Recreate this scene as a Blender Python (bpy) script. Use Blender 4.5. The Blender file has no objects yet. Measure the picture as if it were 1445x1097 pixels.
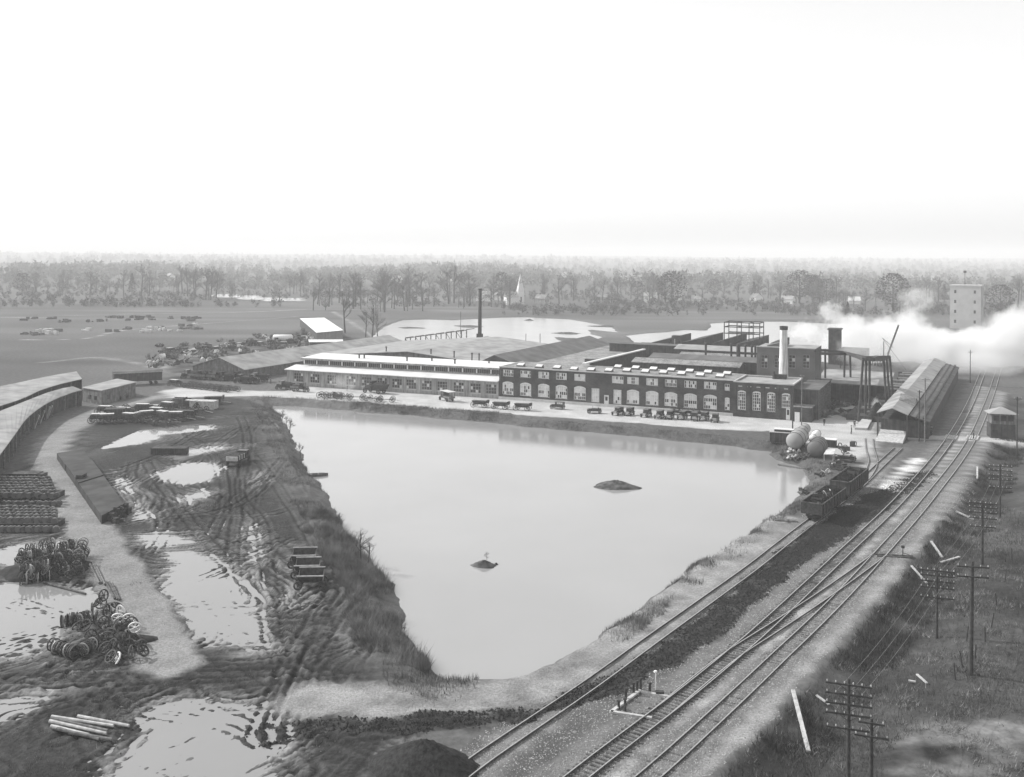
import bpy, math, random
import numpy as np
from mathutils import Vector, Matrix
rnd = random.Random(7)
nr = np.random.RandomState(5)
S = bpy.context.scene
C = S.collection
PI = math.pi

# ------------------------------------------------------------------ camera
FPX, CAMH, CX, H0, ROLL = 1400.0, 37.5, 722.5, 361.0, math.radians(0.4)
IW, IH = 1445.0, 1097.0
cam = bpy.data.cameras.new('camera')
cam.sensor_fit = 'HORIZONTAL'; cam.sensor_width = 36.0
cam.lens = 36.0 * FPX / IW
cam.shift_y = -(IH / 2 - H0) / IW
cam.clip_start = 0.5; cam.clip_end = 30000
camo = bpy.data.objects.new('camera', cam); C.objects.link(camo)
camo.location = (0, 0, CAMH)
camo.rotation_euler = (PI / 2, -ROLL, 0)
S.camera = camo

# ------------------------------------------------------------------ light
SUN_AZ = math.atan2(-0.93, 0.36)
SUN_EL = math.radians(36)
world = bpy.data.worlds.new('World'); S.world = world; world.use_nodes = True
nt = world.node_tree; nt.nodes.clear()
sky = nt.nodes.new('ShaderNodeTexSky'); sky.sky_type = 'NISHITA'; sky.sun_disc = False
sky.sun_elevation = SUN_EL; sky.sun_rotation = SUN_AZ % (2 * PI)
sky.air_density = 1.0; sky.dust_density = 2.5; sky.altitude = 0
bw = nt.nodes.new('ShaderNodeRGBToBW')
gm = nt.nodes.new('ShaderNodeMath'); gm.operation = 'POWER'; gm.inputs[1].default_value = 0.5   # film response of a hazy white sky
ml = nt.nodes.new('ShaderNodeMath'); ml.operation = 'MULTIPLY'; ml.inputs[1].default_value = 3.85
bg = nt.nodes.new('ShaderNodeBackground'); bg.inputs['Strength'].default_value = 0.15
wo = nt.nodes.new('ShaderNodeOutputWorld')
nt.links.new(sky.outputs[0], bw.inputs[0]); nt.links.new(bw.outputs[0], gm.inputs[0])
nt.links.new(gm.outputs[0], ml.inputs[0]); nt.links.new(ml.outputs[0], bg.inputs['Color'])
nt.links.new(bg.outputs[0], wo.inputs['Surface'])
sl = bpy.data.lights.new('sun', 'SUN'); sl.energy = 4.8; sl.angle = math.radians(0.6); sl.color = (1, 0.995, 0.985)
so = bpy.data.objects.new('sun', sl); C.objects.link(so)
sdir = Vector((math.sin(SUN_AZ) * math.cos(SUN_EL), math.cos(SUN_AZ) * math.cos(SUN_EL), math.sin(SUN_EL)))
so.rotation_euler = sdir.to_track_quat('Z', 'Y').to_euler()
S.view_settings.view_transform = 'Standard'
try: S.view_settings.look = 'None'
except Exception: pass
S.view_settings.gamma = 1.0; S.view_settings.use_curve_mapping = False
S.view_settings.exposure = 0.0
S.render.engine = 'CYCLES'
S.cycles.use_denoising = True
S.cycles.volume_bounces = 4
S.cycles.max_bounces = 6
S.cycles.volume_step_rate = 3.0
S.cycles.volume_max_steps = 128

# ------------------------------------------------------------------ survey: photo point -> place on the ground
def W(px, py, z=0.0):
    a = px - CX; b = H0 - py
    A = a * math.cos(ROLL) - b * math.sin(ROLL); B = a * math.sin(ROLL) + b * math.cos(ROLL)
    Y = FPX * (z - CAMH) / B
    return (A * Y / FPX, Y)
def W3(px, py, z=0.0):
    x, y = W(px, py, z); return Vector((x, y, z))
def ray(px, py):
    a = px - CX; b = H0 - py
    A = a * math.cos(ROLL) - b * math.sin(ROLL); B = a * math.sin(ROLL) + b * math.cos(ROLL)
    return Vector((A / FPX, 1.0, B / FPX))
def hgt(px, base, top, z0=0.0):
    x, y = W(px, base, z0)
    return CAMH + ray(px, top).z * y
FO = Vector(W(704.5, 563)); FC = Vector(W(1036, 587.5))
FU = (FC - FO).normalized(); FN = Vector((-FU.y, FU.x)); FA = math.atan2(FU.y, FU.x)
def st(px, py, z=0.0):
    d = Vector(W(px, py, z)) - FO
    return d.dot(FU), d.dot(FN)
def at_t(px, py, t):
    """sight line through the plane t metres behind the factory front -> (s, z)"""
    r = ray(px, py); r2 = Vector((r.x, r.y))
    k = (t + FO.dot(FN)) / r2.dot(FN)
    return (r2 * k - FO).dot(FU), CAMH + r.z * k

# ------------------------------------------------------------------ materials
MATS = {}
def mat(name, a, rough=0.8, var=0.12, scale=1.5, bump=0.0, bscale=8.0, metal=0.0, spec=0.12, kind=None):
    if name in MATS: return MATS[name]
    m = bpy.data.materials.new(name); m.use_nodes = True; n = m.node_tree; ns = n.nodes; lk = n.links
    b = ns['Principled BSDF']; b.inputs['Roughness'].default_value = rough; b.inputs['Metallic'].default_value = metal
    b.inputs['Specular IOR Level'].default_value = spec
    geo = ns.new('ShaderNodeNewGeometry')
    no = ns.new('ShaderNodeTexNoise'); no.inputs['Scale'].default_value = scale; no.inputs['Detail'].default_value = 5
    lk.new(geo.outputs['Position'], no.inputs['Vector'])
    mr = ns.new('ShaderNodeMapRange'); mr.inputs['From Min'].default_value = 0.3; mr.inputs['From Max'].default_value = 0.7
    mr.inputs['To Min'].default_value = a * (1 - var * 2); mr.inputs['To Max'].default_value = a * (1 + var * 2)
    lk.new(no.outputs[0], mr.inputs['Value']); last = mr.outputs[0]
    if kind == 'brick':
        tc = ns.new('ShaderNodeTexCoord'); br = ns.new('ShaderNodeTexBrick'); sp = ns.new('ShaderNodeSeparateXYZ'); cb = ns.new('ShaderNodeCombineXYZ')
        lk.new(tc.outputs['Object'], sp.inputs[0]); ad = ns.new('ShaderNodeMath'); ad.operation = 'ADD'
        lk.new(sp.outputs[0], ad.inputs[0]); lk.new(sp.outputs[1], ad.inputs[1]); lk.new(ad.outputs[0], cb.inputs[0]); lk.new(sp.outputs[2], cb.inputs[1])
        lk.new(cb.outputs[0], br.inputs['Vector']); br.inputs['Scale'].default_value = 1.0
        br.inputs['Brick Width'].default_value = 0.44; br.inputs['Row Height'].default_value = 0.16; br.inputs['Mortar Size'].default_value = 0.015
        br.inputs['Color1'].default_value = (0.7,) * 3 + (1,); br.inputs['Color2'].default_value = (1.3,) * 3 + (1,); br.inputs['Mortar'].default_value = (1.7,) * 3 + (1,)
        mm = ns.new('ShaderNodeMath'); mm.operation = 'MULTIPLY'; lk.new(br.outputs[0], mm.inputs[0]); lk.new(last, mm.inputs[1]); last = mm.outputs[0]
    if kind in ('boards', 'streak'):
        tc = ns.new('ShaderNodeTexCoord'); mp = ns.new('ShaderNodeMapping')
        mp.inputs['Scale'].default_value = (3.0, 3.0, 0.05) if kind == 'boards' else (1.2, 1.2, 0.12)
        n2 = ns.new('ShaderNodeTexNoise'); n2.inputs['Scale'].default_value = 1.6; n2.inputs['Detail'].default_value = 3
        lk.new(tc.outputs['Object'], mp.inputs[0]); lk.new(mp.outputs[0], n2.inputs['Vector'])
        m2 = ns.new('ShaderNodeMapRange'); m2.inputs['From Min'].default_value = 0.35; m2.inputs['From Max'].default_value = 0.65
        m2.inputs['To Min'].default_value = 0.7; m2.inputs['To Max'].default_value = 1.3
        mm = ns.new('ShaderNodeMath'); mm.operation = 'MULTIPLY'; lk.new(n2.outputs[0], m2.inputs['Value']); lk.new(m2.outputs[0], mm.inputs[0]); lk.new(last, mm.inputs[1]); last = mm.outputs[0]
    lk.new(last, b.inputs['Base Color'])
    if bump:
        n3 = ns.new('ShaderNodeTexNoise'); n3.inputs['Scale'].default_value = bscale; n3.inputs['Detail'].default_value = 4
        lk.new(geo.outputs['Position'], n3.inputs['Vector']); bp = ns.new('ShaderNodeBump'); bp.inputs['Strength'].default_value = bump; bp.inputs['Distance'].default_value = 0.1
        lk.new(n3.outputs[0], bp.inputs['Height']); lk.new(bp.outputs[0], b.inputs['Normal'])
    MATS[name] = m; return m
brick = mat('brick', 0.052, 0.85, 0.2, 0.4, kind='brick')
brick_grey = mat('cement_block', 0.13, 0.85, 0.12, 0.3)
plaster = mat('plaster_wall', 0.27, 0.85, 0.12, 0.5, kind='streak')
white_roof = mat('white_roof', 0.6, 0.7, 0.07, 0.25)
roof_grey = mat('felt_roof', 0.21, 0.8, 0.2, 0.35, kind='streak')
roof_light = mat('light_felt_roof', 0.27, 0.8, 0.14, 0.3)
roof_mid = mat('tar_roof', 0.12, 0.8, 0.14, 0.3)
roof_dark = mat('dark_tar_roof', 0.05, 0.8, 0.2, 0.4)
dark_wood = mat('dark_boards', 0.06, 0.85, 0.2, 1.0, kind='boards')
grey_wood = mat('weathered_boards', 0.14, 0.85, 0.2, 1.0, kind='boards')
pale_wood = mat('pale_wood', 0.42, 0.8, 0.15, 2.0)
pole_wood = mat('creosoted_wood', 0.05, 0.9, 0.2, 3.0)
pole_pale = mat('grey_pole_wood', 0.15, 0.9, 0.2, 3.0)
white_paint = mat('white_paint', 0.7, 0.6, 0.05, 2.0)
pane_pale = mat('pale_glass', 0.6, 0.15, 0.12, 0.9, spec=0.5)
pane_dark = mat('dark_glass', 0.045, 0.1, 0.3, 0.9, spec=0.5)
black = mat('black_paint', 0.03, 0.35, 0.2, 2.0, spec=0.5)
dark_iron = mat('dark_iron', 0.05, 0.6, 0.25, 3.0)
steel = mat('steel_frame', 0.06, 0.6, 0.2, 1.0)
rusty = mat('rust', 0.09, 0.8, 0.3, 2.0)
rail_side = mat('rail_web', 0.06, 0.7, 0.2, 3.0)
rail_top = mat('rail_head', 0.42, 0.3, 0.1, 3.0, metal=0.6)
tie_wood = mat('tie_wood', 0.08, 0.9, 0.3, 2.0)
canvas = mat('canvas', 0.5, 0.8, 0.1, 2.0)
bark = mat('bark', 0.07, 0.9, 0.2, 2.0)
twig = mat('twigs', 0.11, 0.9, 0.25, 0.2)
brush_m = mat('dry_brush', 0.15, 0.9, 0.35, 0.5)
grass_m = mat('dry_grass', 0.085, 0.9, 0.45, 0.25)
ever = mat('evergreen_needles', 0.045, 0.9, 0.25, 0.4)
coal = mat('coal', 0.022, 0.75, 0.3, 3.0, bump=0.8, bscale=5)
tank_light = mat('tank_grey_paint', 0.3, 0.45, 0.04, 0.6)
tank_dark = mat('tank_rusty_paint', 0.13, 0.5, 0.1, 0.5)
concrete = mat('concrete', 0.45, 0.85, 0.08, 0.6)
elev_m = mat('elevator_concrete', 0.42, 0.85, 0.05, 0.3)
skin_m = mat('skin', 0.4, 0.6, 0.05, 5)
cloth_d = mat('dark_cloth', 0.04, 0.9, 0.2, 5)
earth_m = mat('island_earth', 0.075, 0.95, 0.4, 1.0, bump=0.6, bscale=3)

# ------------------------------------------------------------------ mesh helpers
class MB:
    def __init__(s): s.v = []; s.f = []; s.m = []
    def poly(s, pts, m=0):
        k = len(s.v); s.v += [tuple(p) for p in pts]; s.f.append(tuple(range(k, k + len(pts)))); s.m.append(m); return s
    def hexa(s, p, m=0):  # 8 points: bottom 4 then top 4 (ccw)
        k = len(s.v); s.v += [tuple(q) for q in p]
        for f in ((3, 2, 1, 0), (4, 5, 6, 7), (0, 1, 5, 4), (1, 2, 6, 5), (2, 3, 7, 6), (3, 0, 4, 7)):
            s.f.append(tuple(k + i for i in f)); s.m.append(m)
        return s
    def box(s, x0, x1, y0, y1, z0, z1, m=0):
        return s.hexa([(x0, y0, z0), (x1, y0, z0), (x1, y1, z0), (x0, y1, z0), (x0, y0, z1), (x1, y0, z1), (x1, y1, z1), (x0, y1, z1)], m)
    def bar(s, a, b, w=0.1, h=None, m=0):
        a = Vector(a); b = Vector(b); h = h or w; d = (b - a)
        if d.length < 1e-6: return s
        d.normalize(); u = d.cross(Vector((0, 0, 1)))
        if u.length < 1e-3: u = Vector((1, 0, 0))
        u.normalize(); v = u.cross(d); u = u * w / 2; v = v * h / 2
        k = len(s.v)
        for q in (a, b):
            for c in (-u - v, u - v, u + v, -u + v): s.v.append(tuple(q + c))
        for f in ((0, 1, 2, 3), (7, 6, 5, 4), (0, 4, 5, 1), (1, 5, 6, 2), (2, 6, 7, 3), (3, 7, 4, 0)):
            s.f.append(tuple(k + i for i in f)); s.m.append(m)
        return s
    def cyl(s, a, b, r0, r1=None, n=8, m=0, caps=True):
        a = Vector(a); b = Vector(b); r1 = r0 if r1 is None else r1; d = (b - a).normalized()
        u = d.cross(Vector((0, 0, 1)))
        if u.length < 1e-3: u = Vector((1, 0, 0))
        u.normalize(); v = d.cross(u); k = len(s.v)
        for q, r in ((a, r0), (b, r1)):
            for i in range(n):
                t = 2 * PI * i / n; s.v.append(tuple(q + (u * math.cos(t) + v * math.sin(t)) * r))
        for i in range(n):
            j = (i + 1) % n; s.f.append((k + i, k + j, k + n + j, k + n + i)); s.m.append(m)
        if caps:
            s.f.append(tuple(k + i for i in reversed(range(n)))); s.m.append(m)
            s.f.append(tuple(k + n + i for i in range(n))); s.m.append(m)
        return s
    def lathe(s, prof, axis_a, axis_d, n=16, m=0):
        a = Vector(axis_a); d = Vector(axis_d).normalized(); u = d.cross(Vector((0, 0, 1)))
        if u.length < 1e-3: u = Vector((1, 0, 0))
        u.normalize(); v = d.cross(u); k = len(s.v)
        for h, r in prof:
            for i in range(n):
                t = 2 * PI * i / n; s.v.append(tuple(a + d * h + (u * math.cos(t) + v * math.sin(t)) * r))
        for j in range(len(prof) - 1):
            for i in range(n):
                i2 = (i + 1) % n; s.f.append((k + j * n + i, k + j * n + i2, k + (j + 1) * n + i2, k + (j + 1) * n + i)); s.m.append(m)
        return s
    def ring(s, c, axis, R, r, n=14, m=0):
        c = Vector(c); d = Vector(axis).normalized(); u = d.cross(Vector((0, 0, 1)))
        if u.length < 1e-3: u = Vector((1, 0, 0))
        u.normalize(); v = d.cross(u); k = len(s.v)
        for i in range(n):
            t = 2 * PI * i / n; e = u * math.cos(t) + v * math.sin(t)
            for a_, b_ in ((R - r, -r), (R + r, -r), (R + r, r), (R - r, r)): s.v.append(tuple(c + e * a_ + d * b_))
        for i in range(n):
            j = (i + 1) % n
            for q in range(4):
                q2 = (q + 1) % 4; s.f.append((k + i * 4 + q, k + j * 4 + q, k + j * 4 + q2, k + i * 4 + q2)); s.m.append(m)
        return s
    def mesh(s, name, mats):
        me = bpy.data.meshes.new(name); me.from_pydata(s.v, [], s.f)
        if not isinstance(mats, (list, tuple)): mats = [mats]
        for q in mats: me.materials.append(q)
        if len(mats) > 1: me.polygons.foreach_set('material_index', s.m)
        me.update(); return me
    def build(s, name, mats, parent=None, loc=(0, 0, 0), rz=0, smooth=False):
        me = s.mesh(name, mats)
        if smooth: me.shade_smooth()
        return link(name, me, parent, loc, rz)
def link(name, me, parent=None, loc=(0, 0, 0), rz=0):
    o = bpy.data.objects.new(name, me); C.objects.link(o); o.location = loc; o.rotation_euler = (0, 0, rz)
    if parent: o.parent = parent
    return o
def thing(name, label, cat, loc=(0, 0, 0), rz=0, group=None):
    return tag(link(name, None, None, loc, rz), label, cat, group)
def tag(o, label, cat, group=None):
    o['label'] = label; o['category'] = cat
    if group: o['group'] = group
    return o
def copy_tree(o, parent=None, kids=None):
    c = o.copy(); C.objects.link(c)
    if parent: c.parent = parent
    for ch in KIDS.get(o.name, None) or setkids(o): copy_tree(ch, c)
    return c
KIDS = {}
def setkids(o):
    KIDS[o.name] = list(o.children); return KIDS[o.name]
def struct(o): o['kind'] = 'structure'; return o
def stuff(o): o['kind'] = 'stuff'; return o
class Proto:
    """first use places the built thing itself, later uses place copies"""
    def __init__(s, root): s.root = root; s.used = False; setkids(root); [setkids(c) for c in root.children]
    def put(s, loc, rz=0, label=None, group=None, scale=1.0):
        if s.used: o = copy_tree(s.root)
        else: o = s.root; s.used = True
        o.location = loc; o.rotation_euler = (0, 0, rz)
        if scale != 1.0 or o is not s.root: o.scale = (scale,) * 3
        if label: o['label'] = label
        if group: o['group'] = group
        return o

# ------------------------------------------------------------------ terrain
LAT = [np.random.RandomState(100 + i).rand(256, 256) for i in range(6)]
def vnoise(x, y, sc, seed=0):
    L = LAT[seed % 6]; u = x / sc + 37.3 * seed; v = y / sc + 11.7 * seed
    iu = np.floor(u).astype(int); iv = np.floor(v).astype(int); fu = u - iu; fv = v - iv
    fu = fu * fu * (3 - 2 * fu); fv = fv * fv * (3 - 2 * fv); iu &= 255; iv &= 255; iu1 = (iu + 1) & 255; iv1 = (iv + 1) & 255
    return (L[iu, iv] * (1 - fu) + L[iu1, iv] * fu) * (1 - fv) + (L[iu, iv1] * (1 - fu) + L[iu1, iv1] * fu) * fv - 0.5
def fbm(x, y, sc, seed=0, o=4):
    r = 0; a = 1.0
    for i in range(o): r = r + a * vnoise(x, y, sc / 2 ** i, seed + i); a *= 0.5
    return r
def sdpoly(x, y, poly):
    d = np.full(x.shape, 1e18); s = np.ones(x.shape); n = len(poly)
    for i in range(n):
        ax, ay = poly[i]; bx, by = poly[i - 1]; ex = bx - ax; ey = by - ay; wx = x - ax; wy = y - ay
        t = np.clip((wx * ex + wy * ey) / (ex * ex + ey * ey + 1e-12), 0, 1)
        d = np.minimum(d, (wx - ex * t) ** 2 + (wy - ey * t) ** 2)
        c1 = y >= ay; c2 = y < by; c3 = ex * wy > ey * wx
        s = np.where((c1 & c2 & c3) | (~c1 & ~c2 & ~c3), -s, s)
    return s * np.sqrt(d)
def sdline(x, y, line):
    """signed lateral distance and unsigned distance to an open polyline"""
    d = np.full(x.shape, 1e18); sg = np.zeros(x.shape)
    for i in range(len(line) - 1):
        ax, ay = line[i]; bx, by = line[i + 1]; ex = bx - ax; ey = by - ay; wx = x - ax; wy = y - ay
        t = np.clip((wx * ex + wy * ey) / (ex * ex + ey * ey + 1e-12), 0, 1)
        q = (wx - ex * t) ** 2 + (wy - ey * t) ** 2
        m = q < d; d = np.where(m, q, d); sg = np.where(m, np.sign(ex * wy - ey * wx), sg)
    return sg * np.sqrt(d)
def smooth_line(pts, step=4.0):
    p = [Vector((q[0], q[1])) for q in pts]; p = [p[0] * 2 - p[1]] + p + [p[-1] * 2 - p[-2]]; out = []
    for i in range(1, len(p) - 2):
        n = max(1, int((p[i + 1] - p[i]).length / step))
        for k in range(n):
            t = k / n; a, b, c, d = p[i - 1], p[i], p[i + 1], p[i + 2]
            q = 0.5 * ((2 * b) + (c - a) * t + (2 * a - 5 * b + 4 * c - d) * t * t + (3 * b - a - 3 * c + d) * t ** 3)
            out.append((q.x, q.y))
    out.append((p[-2].x, p[-2].y)); return out
def WL(pp, z=0.0, step=4.0): return smooth_line([W(a, b, z) for a, b in pp], step)
def WP(pp, z=0.0): return [W(a, b, z) for a, b in pp]

POND_Z = -1.2
pond_px = [(382, 573), (420, 574), (500, 581), (600, 589), (700, 598), (760, 605), (860, 613), (960, 623), (1040, 631), (1083, 638), (1100, 649), (1120, 656), (1140, 668), (1143, 684), (1126, 700), (1106, 717), (1085, 731), (1060, 750), (1040, 766), (1010, 786), (975, 806), (945, 831), (915, 855), (880, 880), (840, 905), (800, 927), (765, 942), (735, 954), (700, 963), (660, 967), (630, 962), (608, 945), (590, 915), (578, 890), (572, 860), (556, 830), (532, 800), (505, 770), (482, 735), (462, 708), (455, 690), (434, 668), (425, 640), (410, 615), (396, 590)]
POND = WP(pond_px, POND_Z)
LAKE_A = WP([(536, 486), (530, 474), (541, 462), (567, 452), (600, 451), (640, 452), (700, 449), (740, 448), (800, 451), (834, 456), (868, 462), (874, 470), (850, 468), (830, 466), (832, 472), (850, 476), (845, 480), (800, 478), (782, 476), (800, 484), (780, 492), (730, 510), (690, 512), (600, 500)], -0.5)
LAKE_B = WP([(880, 474), (915, 470), (940, 469), (965, 466), (1000, 467), (1004, 457), (1060, 454), (1110, 454), (1170, 457), (1240, 459), (1330, 464), (1345, 480), (1320, 500), (1270, 512), (1200, 515), (1050, 505), (930, 500)], -0.5)
LAKE_C = WP([(302, 414), (350, 417), (390, 421), (427, 421), (427, 425), (380, 425), (330, 421), (304, 418)], -0.5)
YARD = WP([(-200, 1300), (-200, 760), (-60, 700), (40, 650), (70, 625), (140, 590), (210, 565), (330, 560), (385, 575), (410, 640), (440, 700), (500, 800), (545, 880), (570, 950), (650, 1010), (560, 1060), (480, 1300)])
PUD_Z = -0.09
puds = [[(78, 632), (80, 624), (110, 618), (130, 610), (215, 606), (300, 600), (300, 606), (230, 615), (215, 624), (150, 634), (120, 641)],
        [(218, 670), (260, 655), (300, 653), (320, 660), (300, 680), (265, 686), (235, 682)], [(248, 706), (285, 690), (300, 694), (268, 714)],
        [(182, 755), (230, 751), (275, 758), (282, 768), (230, 776), (195, 770)], [(222, 777), (270, 774), (332, 800), (372, 826), (376, 872), (350, 908), (300, 912), (268, 897), (252, 862), (232, 832), (233, 800)],
        [(18, 935), (-60, 900), (-30, 830), (60, 816), (100, 832), (132, 832), (165, 838), (135, 872), (90, 892), (70, 912)], [(150, 1100), (196, 1040), (190, 1012), (225, 992), (290, 983), (340, 988), (398, 996), (412, 1030), (404, 1066), (380, 1140)],
        [(398, 798), (412, 792), (428, 828), (434, 864), (420, 870), (406, 850)], [(496, 903), (520, 906), (540, 920), (520, 930), (503, 919)], [(-40, 790), (40, 766), (100, 762), (108, 774), (60, 788), (10, 800)],
        [(-40, 1000), (20, 982), (80, 972), (86, 980), (40, 1000), (-30, 1030)], [(180, 569), (200, 565), (222, 568), (220, 572), (190, 573)], [(350, 676), (365, 669), (392, 680), (362, 688)],
        [(162, 665), (188, 690), (212, 724), (210, 738), (190, 738), (178, 705)], [(345, 745), (358, 740), (372, 780), (362, 800), (350, 790)], [(300, 830), (330, 826), (380, 880), (385, 920), (350, 925)],
        [(240, 640), (300, 628), (330, 632), (250, 648)], [(60, 690), (80, 700), (110, 760), (96, 765)]]
PUDS = [WP(p, PUD_Z) for p in puds]
LANE = WL([(330, 552), (270, 556), (215, 562), (170, 573), (130, 588), (98, 606), (74, 628), (70, 650), (88, 690), (112, 725), (140, 765), (172, 820), (200, 865), (224, 905), (238, 935)])
ROAD = WP([(225, 552), (262, 546), (330, 551), (400, 552), (430, 545), (704, 562), (900, 574), (1145, 594), (1165, 590), (1185, 575), (1230, 560), (1240, 600), (1232, 640), (1200, 650), (1165, 640), (1110, 610), (1000, 606), (900, 598), (760, 588), (620, 578), (500, 569), (420, 563), (350, 560), (300, 560), (240, 562)])
CREST = WL([(440, 986), (550, 992), (660, 988), (740, 975), (800, 952), (850, 925), (910, 885), (965, 840), (1020, 800), (1075, 760), (1110, 735)])
COALL = WL([(380, 1036), (470, 1026), (560, 1024), (640, 1019), (700, 1010), (780, 992), (850, 970), (910, 940), (965, 908), (1015, 870), (1060, 832), (1110, 790), (1155, 752), (1200, 722), (1250, 700), (1300, 668)])
TRA = WL([(760, 1140), (848.5, 1069.5), (966, 980), (1038.5, 920), (1092, 873), (1171, 799), (1192, 779), (1274, 700), (1336, 625.5), (1368.5, 570), (1384, 532), (1400, 490), (1410, 465)], 0.2)
TRB = WL([(862, 1140), (944, 1070), (1042, 980), (1103, 922), (1147.5, 880), (1191.5, 836), (1243, 780), (1312.5, 700), (1367.5, 626), (1393, 570), (1406, 532), (1418, 490), (1426, 465)], 0.2)
TRC = WL([(590, 1140), (683, 1068), (764, 1013), (838.5, 962), (925, 899), (1006, 841), (1062.5, 800), (1098, 772), (1138, 741), (1175, 714), (1210, 687), (1240, 658), (1268, 632)], 0.2)
TRD = WL([(1206, 690), (1224, 670), (1232, 652), (1228, 635), (1226, 618)], 0.2)
XOV = WL([(1240, 783), (1230, 791), (1190, 820), (1142, 853), (1085, 890), (1037, 921), (994, 954), (945, 995), (920, 1016)], 0.2)
STREET = WL([(1195, 622), (1260, 616), (1340, 619), (1400, 621), (1600, 634)])

xs = np.concatenate([-np.geomspace(9000, 260, 40), np.arange(-250, -75, 2.0), np.arange(-75, -5, 0.2), np.arange(-5, 62, 0.45), np.arange(62, 260, 2.0), np.geomspace(265, 9000, 40)])
ys = np.concatenate([np.linspace(-400, 10, 14), np.arange(20, 66, 1.5), np.arange(66, 150, 0.23), np.arange(150, 240, 0.38), np.arange(240, 330, 1.0), np.arange(330, 700, 2.5), np.geomspace(710, 9200, 60)])
GX, GY = np.meshgrid(xs, ys, indexing='xy')
Hh = np.zeros(GX.shape)
Hh += 0.10 * fbm(GX, GY, 9.0, 1, 3)
wob = fbm(GX, GY, 5.0, 2, 3)
far = GY > 330
dp = sdpoly(GX, GY, POND) + 1.3 * wob
bank = np.clip(POND_Z + 0.45 * dp, -2.2, 0.0)
Hh = np.minimum(Hh, bank + 0.12 * wob) * (dp < 8) + Hh * (dp >= 8)
lb = np.exp(-((dp - 7.0) / 4.0) ** 2) * (GX < 0) * (dp > 0)
Hh += 0.35 * lb
alb = np.full(GX.shape, 0.098) * (1 + 0.5 * fbm(GX, GY, 60, 3, 3))
# field strips beyond the works
fs = vnoise(GX * 0.15, GY, 16, 4)
alb = np.where(GY > 300, alb * (1 + 0.5 * fs), alb)
lab = np.zeros(GX.shape, dtype=int)   # 0 field
dy_ = sdpoly(GX, GY, YARD)
yard = dy_ < 0
mud = 0.034 * (1 + 0.7 * fbm(GX, GY, 7, 0, 4))
sy = np.clip(-dy_ / 2.0, 0, 1)
alb = alb * (1 - sy) + mud * sy
Hh = np.where(yard, Hh + sy * (0.035 + 0.05 * fbm(GX, GY, 4.0, 3, 3) + 0.022 * fbm(GX, GY, 0.7, 1, 2)), Hh)
lab[yard] = 1
# sweeping wheel streaks: noise smeared along a winding field of driving directions
li0, li1 = np.searchsorted(xs, [-75.0, -4.0]); lj0, lj1 = np.searchsorted(ys, [64.0, 240.0])
LX = GX[lj0:lj1, li0:li1]; LY = GY[lj0:lj1, li0:li1]
def lic(off, sd1, sd2, nsd, L_):
    a = vnoise(LX, LY, 0.29, nsd).copy()
    for sg_ in (1.0, -1.0):
        px_, py_ = LX.copy(), LY.copy()
        for q_ in range(L_):
            th = off + 4.2 * vnoise(px_, py_, 21, sd1) + 2.6 * vnoise(px_, py_, 7.5, sd2); px_ += sg_ * np.cos(th) * 0.42; py_ += sg_ * np.sin(th) * 0.42; a += vnoise(px_, py_, 0.29, nsd)
    return a / a.std()
l1 = lic(1.75, 4, 1, 3, 11); l2 = lic(0.5, 2, 5, 0, 8); kx = np.clip(0.5 + 3.0 * fbm(LX, LY, 6.0, 3, 2), 0, 1)
acc = l1 * kx + l2 * (1 - kx) + 0.25 * l2 * kx
STK = np.zeros(GX.shape); STK[lj0:lj1, li0:li1] = acc
yr = sy * (0.35 + np.clip(0.6 + 2.2 * fbm(GX, GY, 13, 2, 2), 0, 1.1))
Hh = Hh + yr * 0.024 * np.clip(STK, -2.2, 2.2)
alb = alb * (1 + yr * 0.42 * np.clip(STK, -1.5, 2.5))
puddist = np.full(GX.shape, 1e3)
near = (GY < 330)
ix = near & (GX < 5) & (GX > -80)
gx = GX[ix]; gy = GY[ix]
pd = np.full(gx.shape, 1e3)
for p in PUDS: pd = np.minimum(pd, sdpoly(gx, gy, p))
pdw = pd + 1.5 * fbm(gx, gy, 7.0, 4, 3) + 0.55 * STK[ix] * np.clip(1.4 + pd * 0.25, 0.15, 1) - 0.1
tmp = Hh[ix]; tmp = tmp - 0.235 * np.clip(0.5 - pdw / 1.8, 0, 1) ; Hh[ix] = tmp
puddist[ix] = pdw
# tyre ruts
rl = np.random.RandomState(21)
tracks = [[(100, 960), (250, 955), (400, 950), (480, 960)], [(20, 1010), (150, 985), (300, 970), (420, 960)], [(20, 960), (120, 965), (260, 960)],
          [(410, 1000), (440, 930), (480, 870), (505, 830), (480, 760), (440, 690), (400, 620), (370, 590)], [(420, 985), (400, 940), (385, 880), (380, 800), (370, 740), (340, 700), (345, 660), (350, 620), (340, 590)],
          [(150, 742), (220, 735), (300, 725), (360, 700), (400, 650)], [(205, 650), (240, 700), (290, 760), (330, 800), (400, 860)], [(240, 600), (300, 640), (320, 700), (300, 760)],
          [(300, 600), (230, 640), (180, 660)], [(200, 700), (230, 740), (210, 780)], [(470, 840), (430, 900), (400, 960), (370, 1040)], [(330, 660), (335, 720), (330, 790), (350, 850)],
          [(20, 850), (80, 870), (150, 900)], [(160, 1000), (190, 1030), (170, 1060), (130, 1080)], [(210, 1000), (330, 1020), (400, 1060)], [(400, 1000), (395, 1040), (430, 1090)], [(420, 1040), (500, 1010), (560, 1000)],
          [(290, 630), (350, 640), (400, 700), (450, 780), (470, 850)], [(170, 620), (260, 612), (340, 600)], [(20, 900), (100, 880), (180, 850)]]
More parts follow.
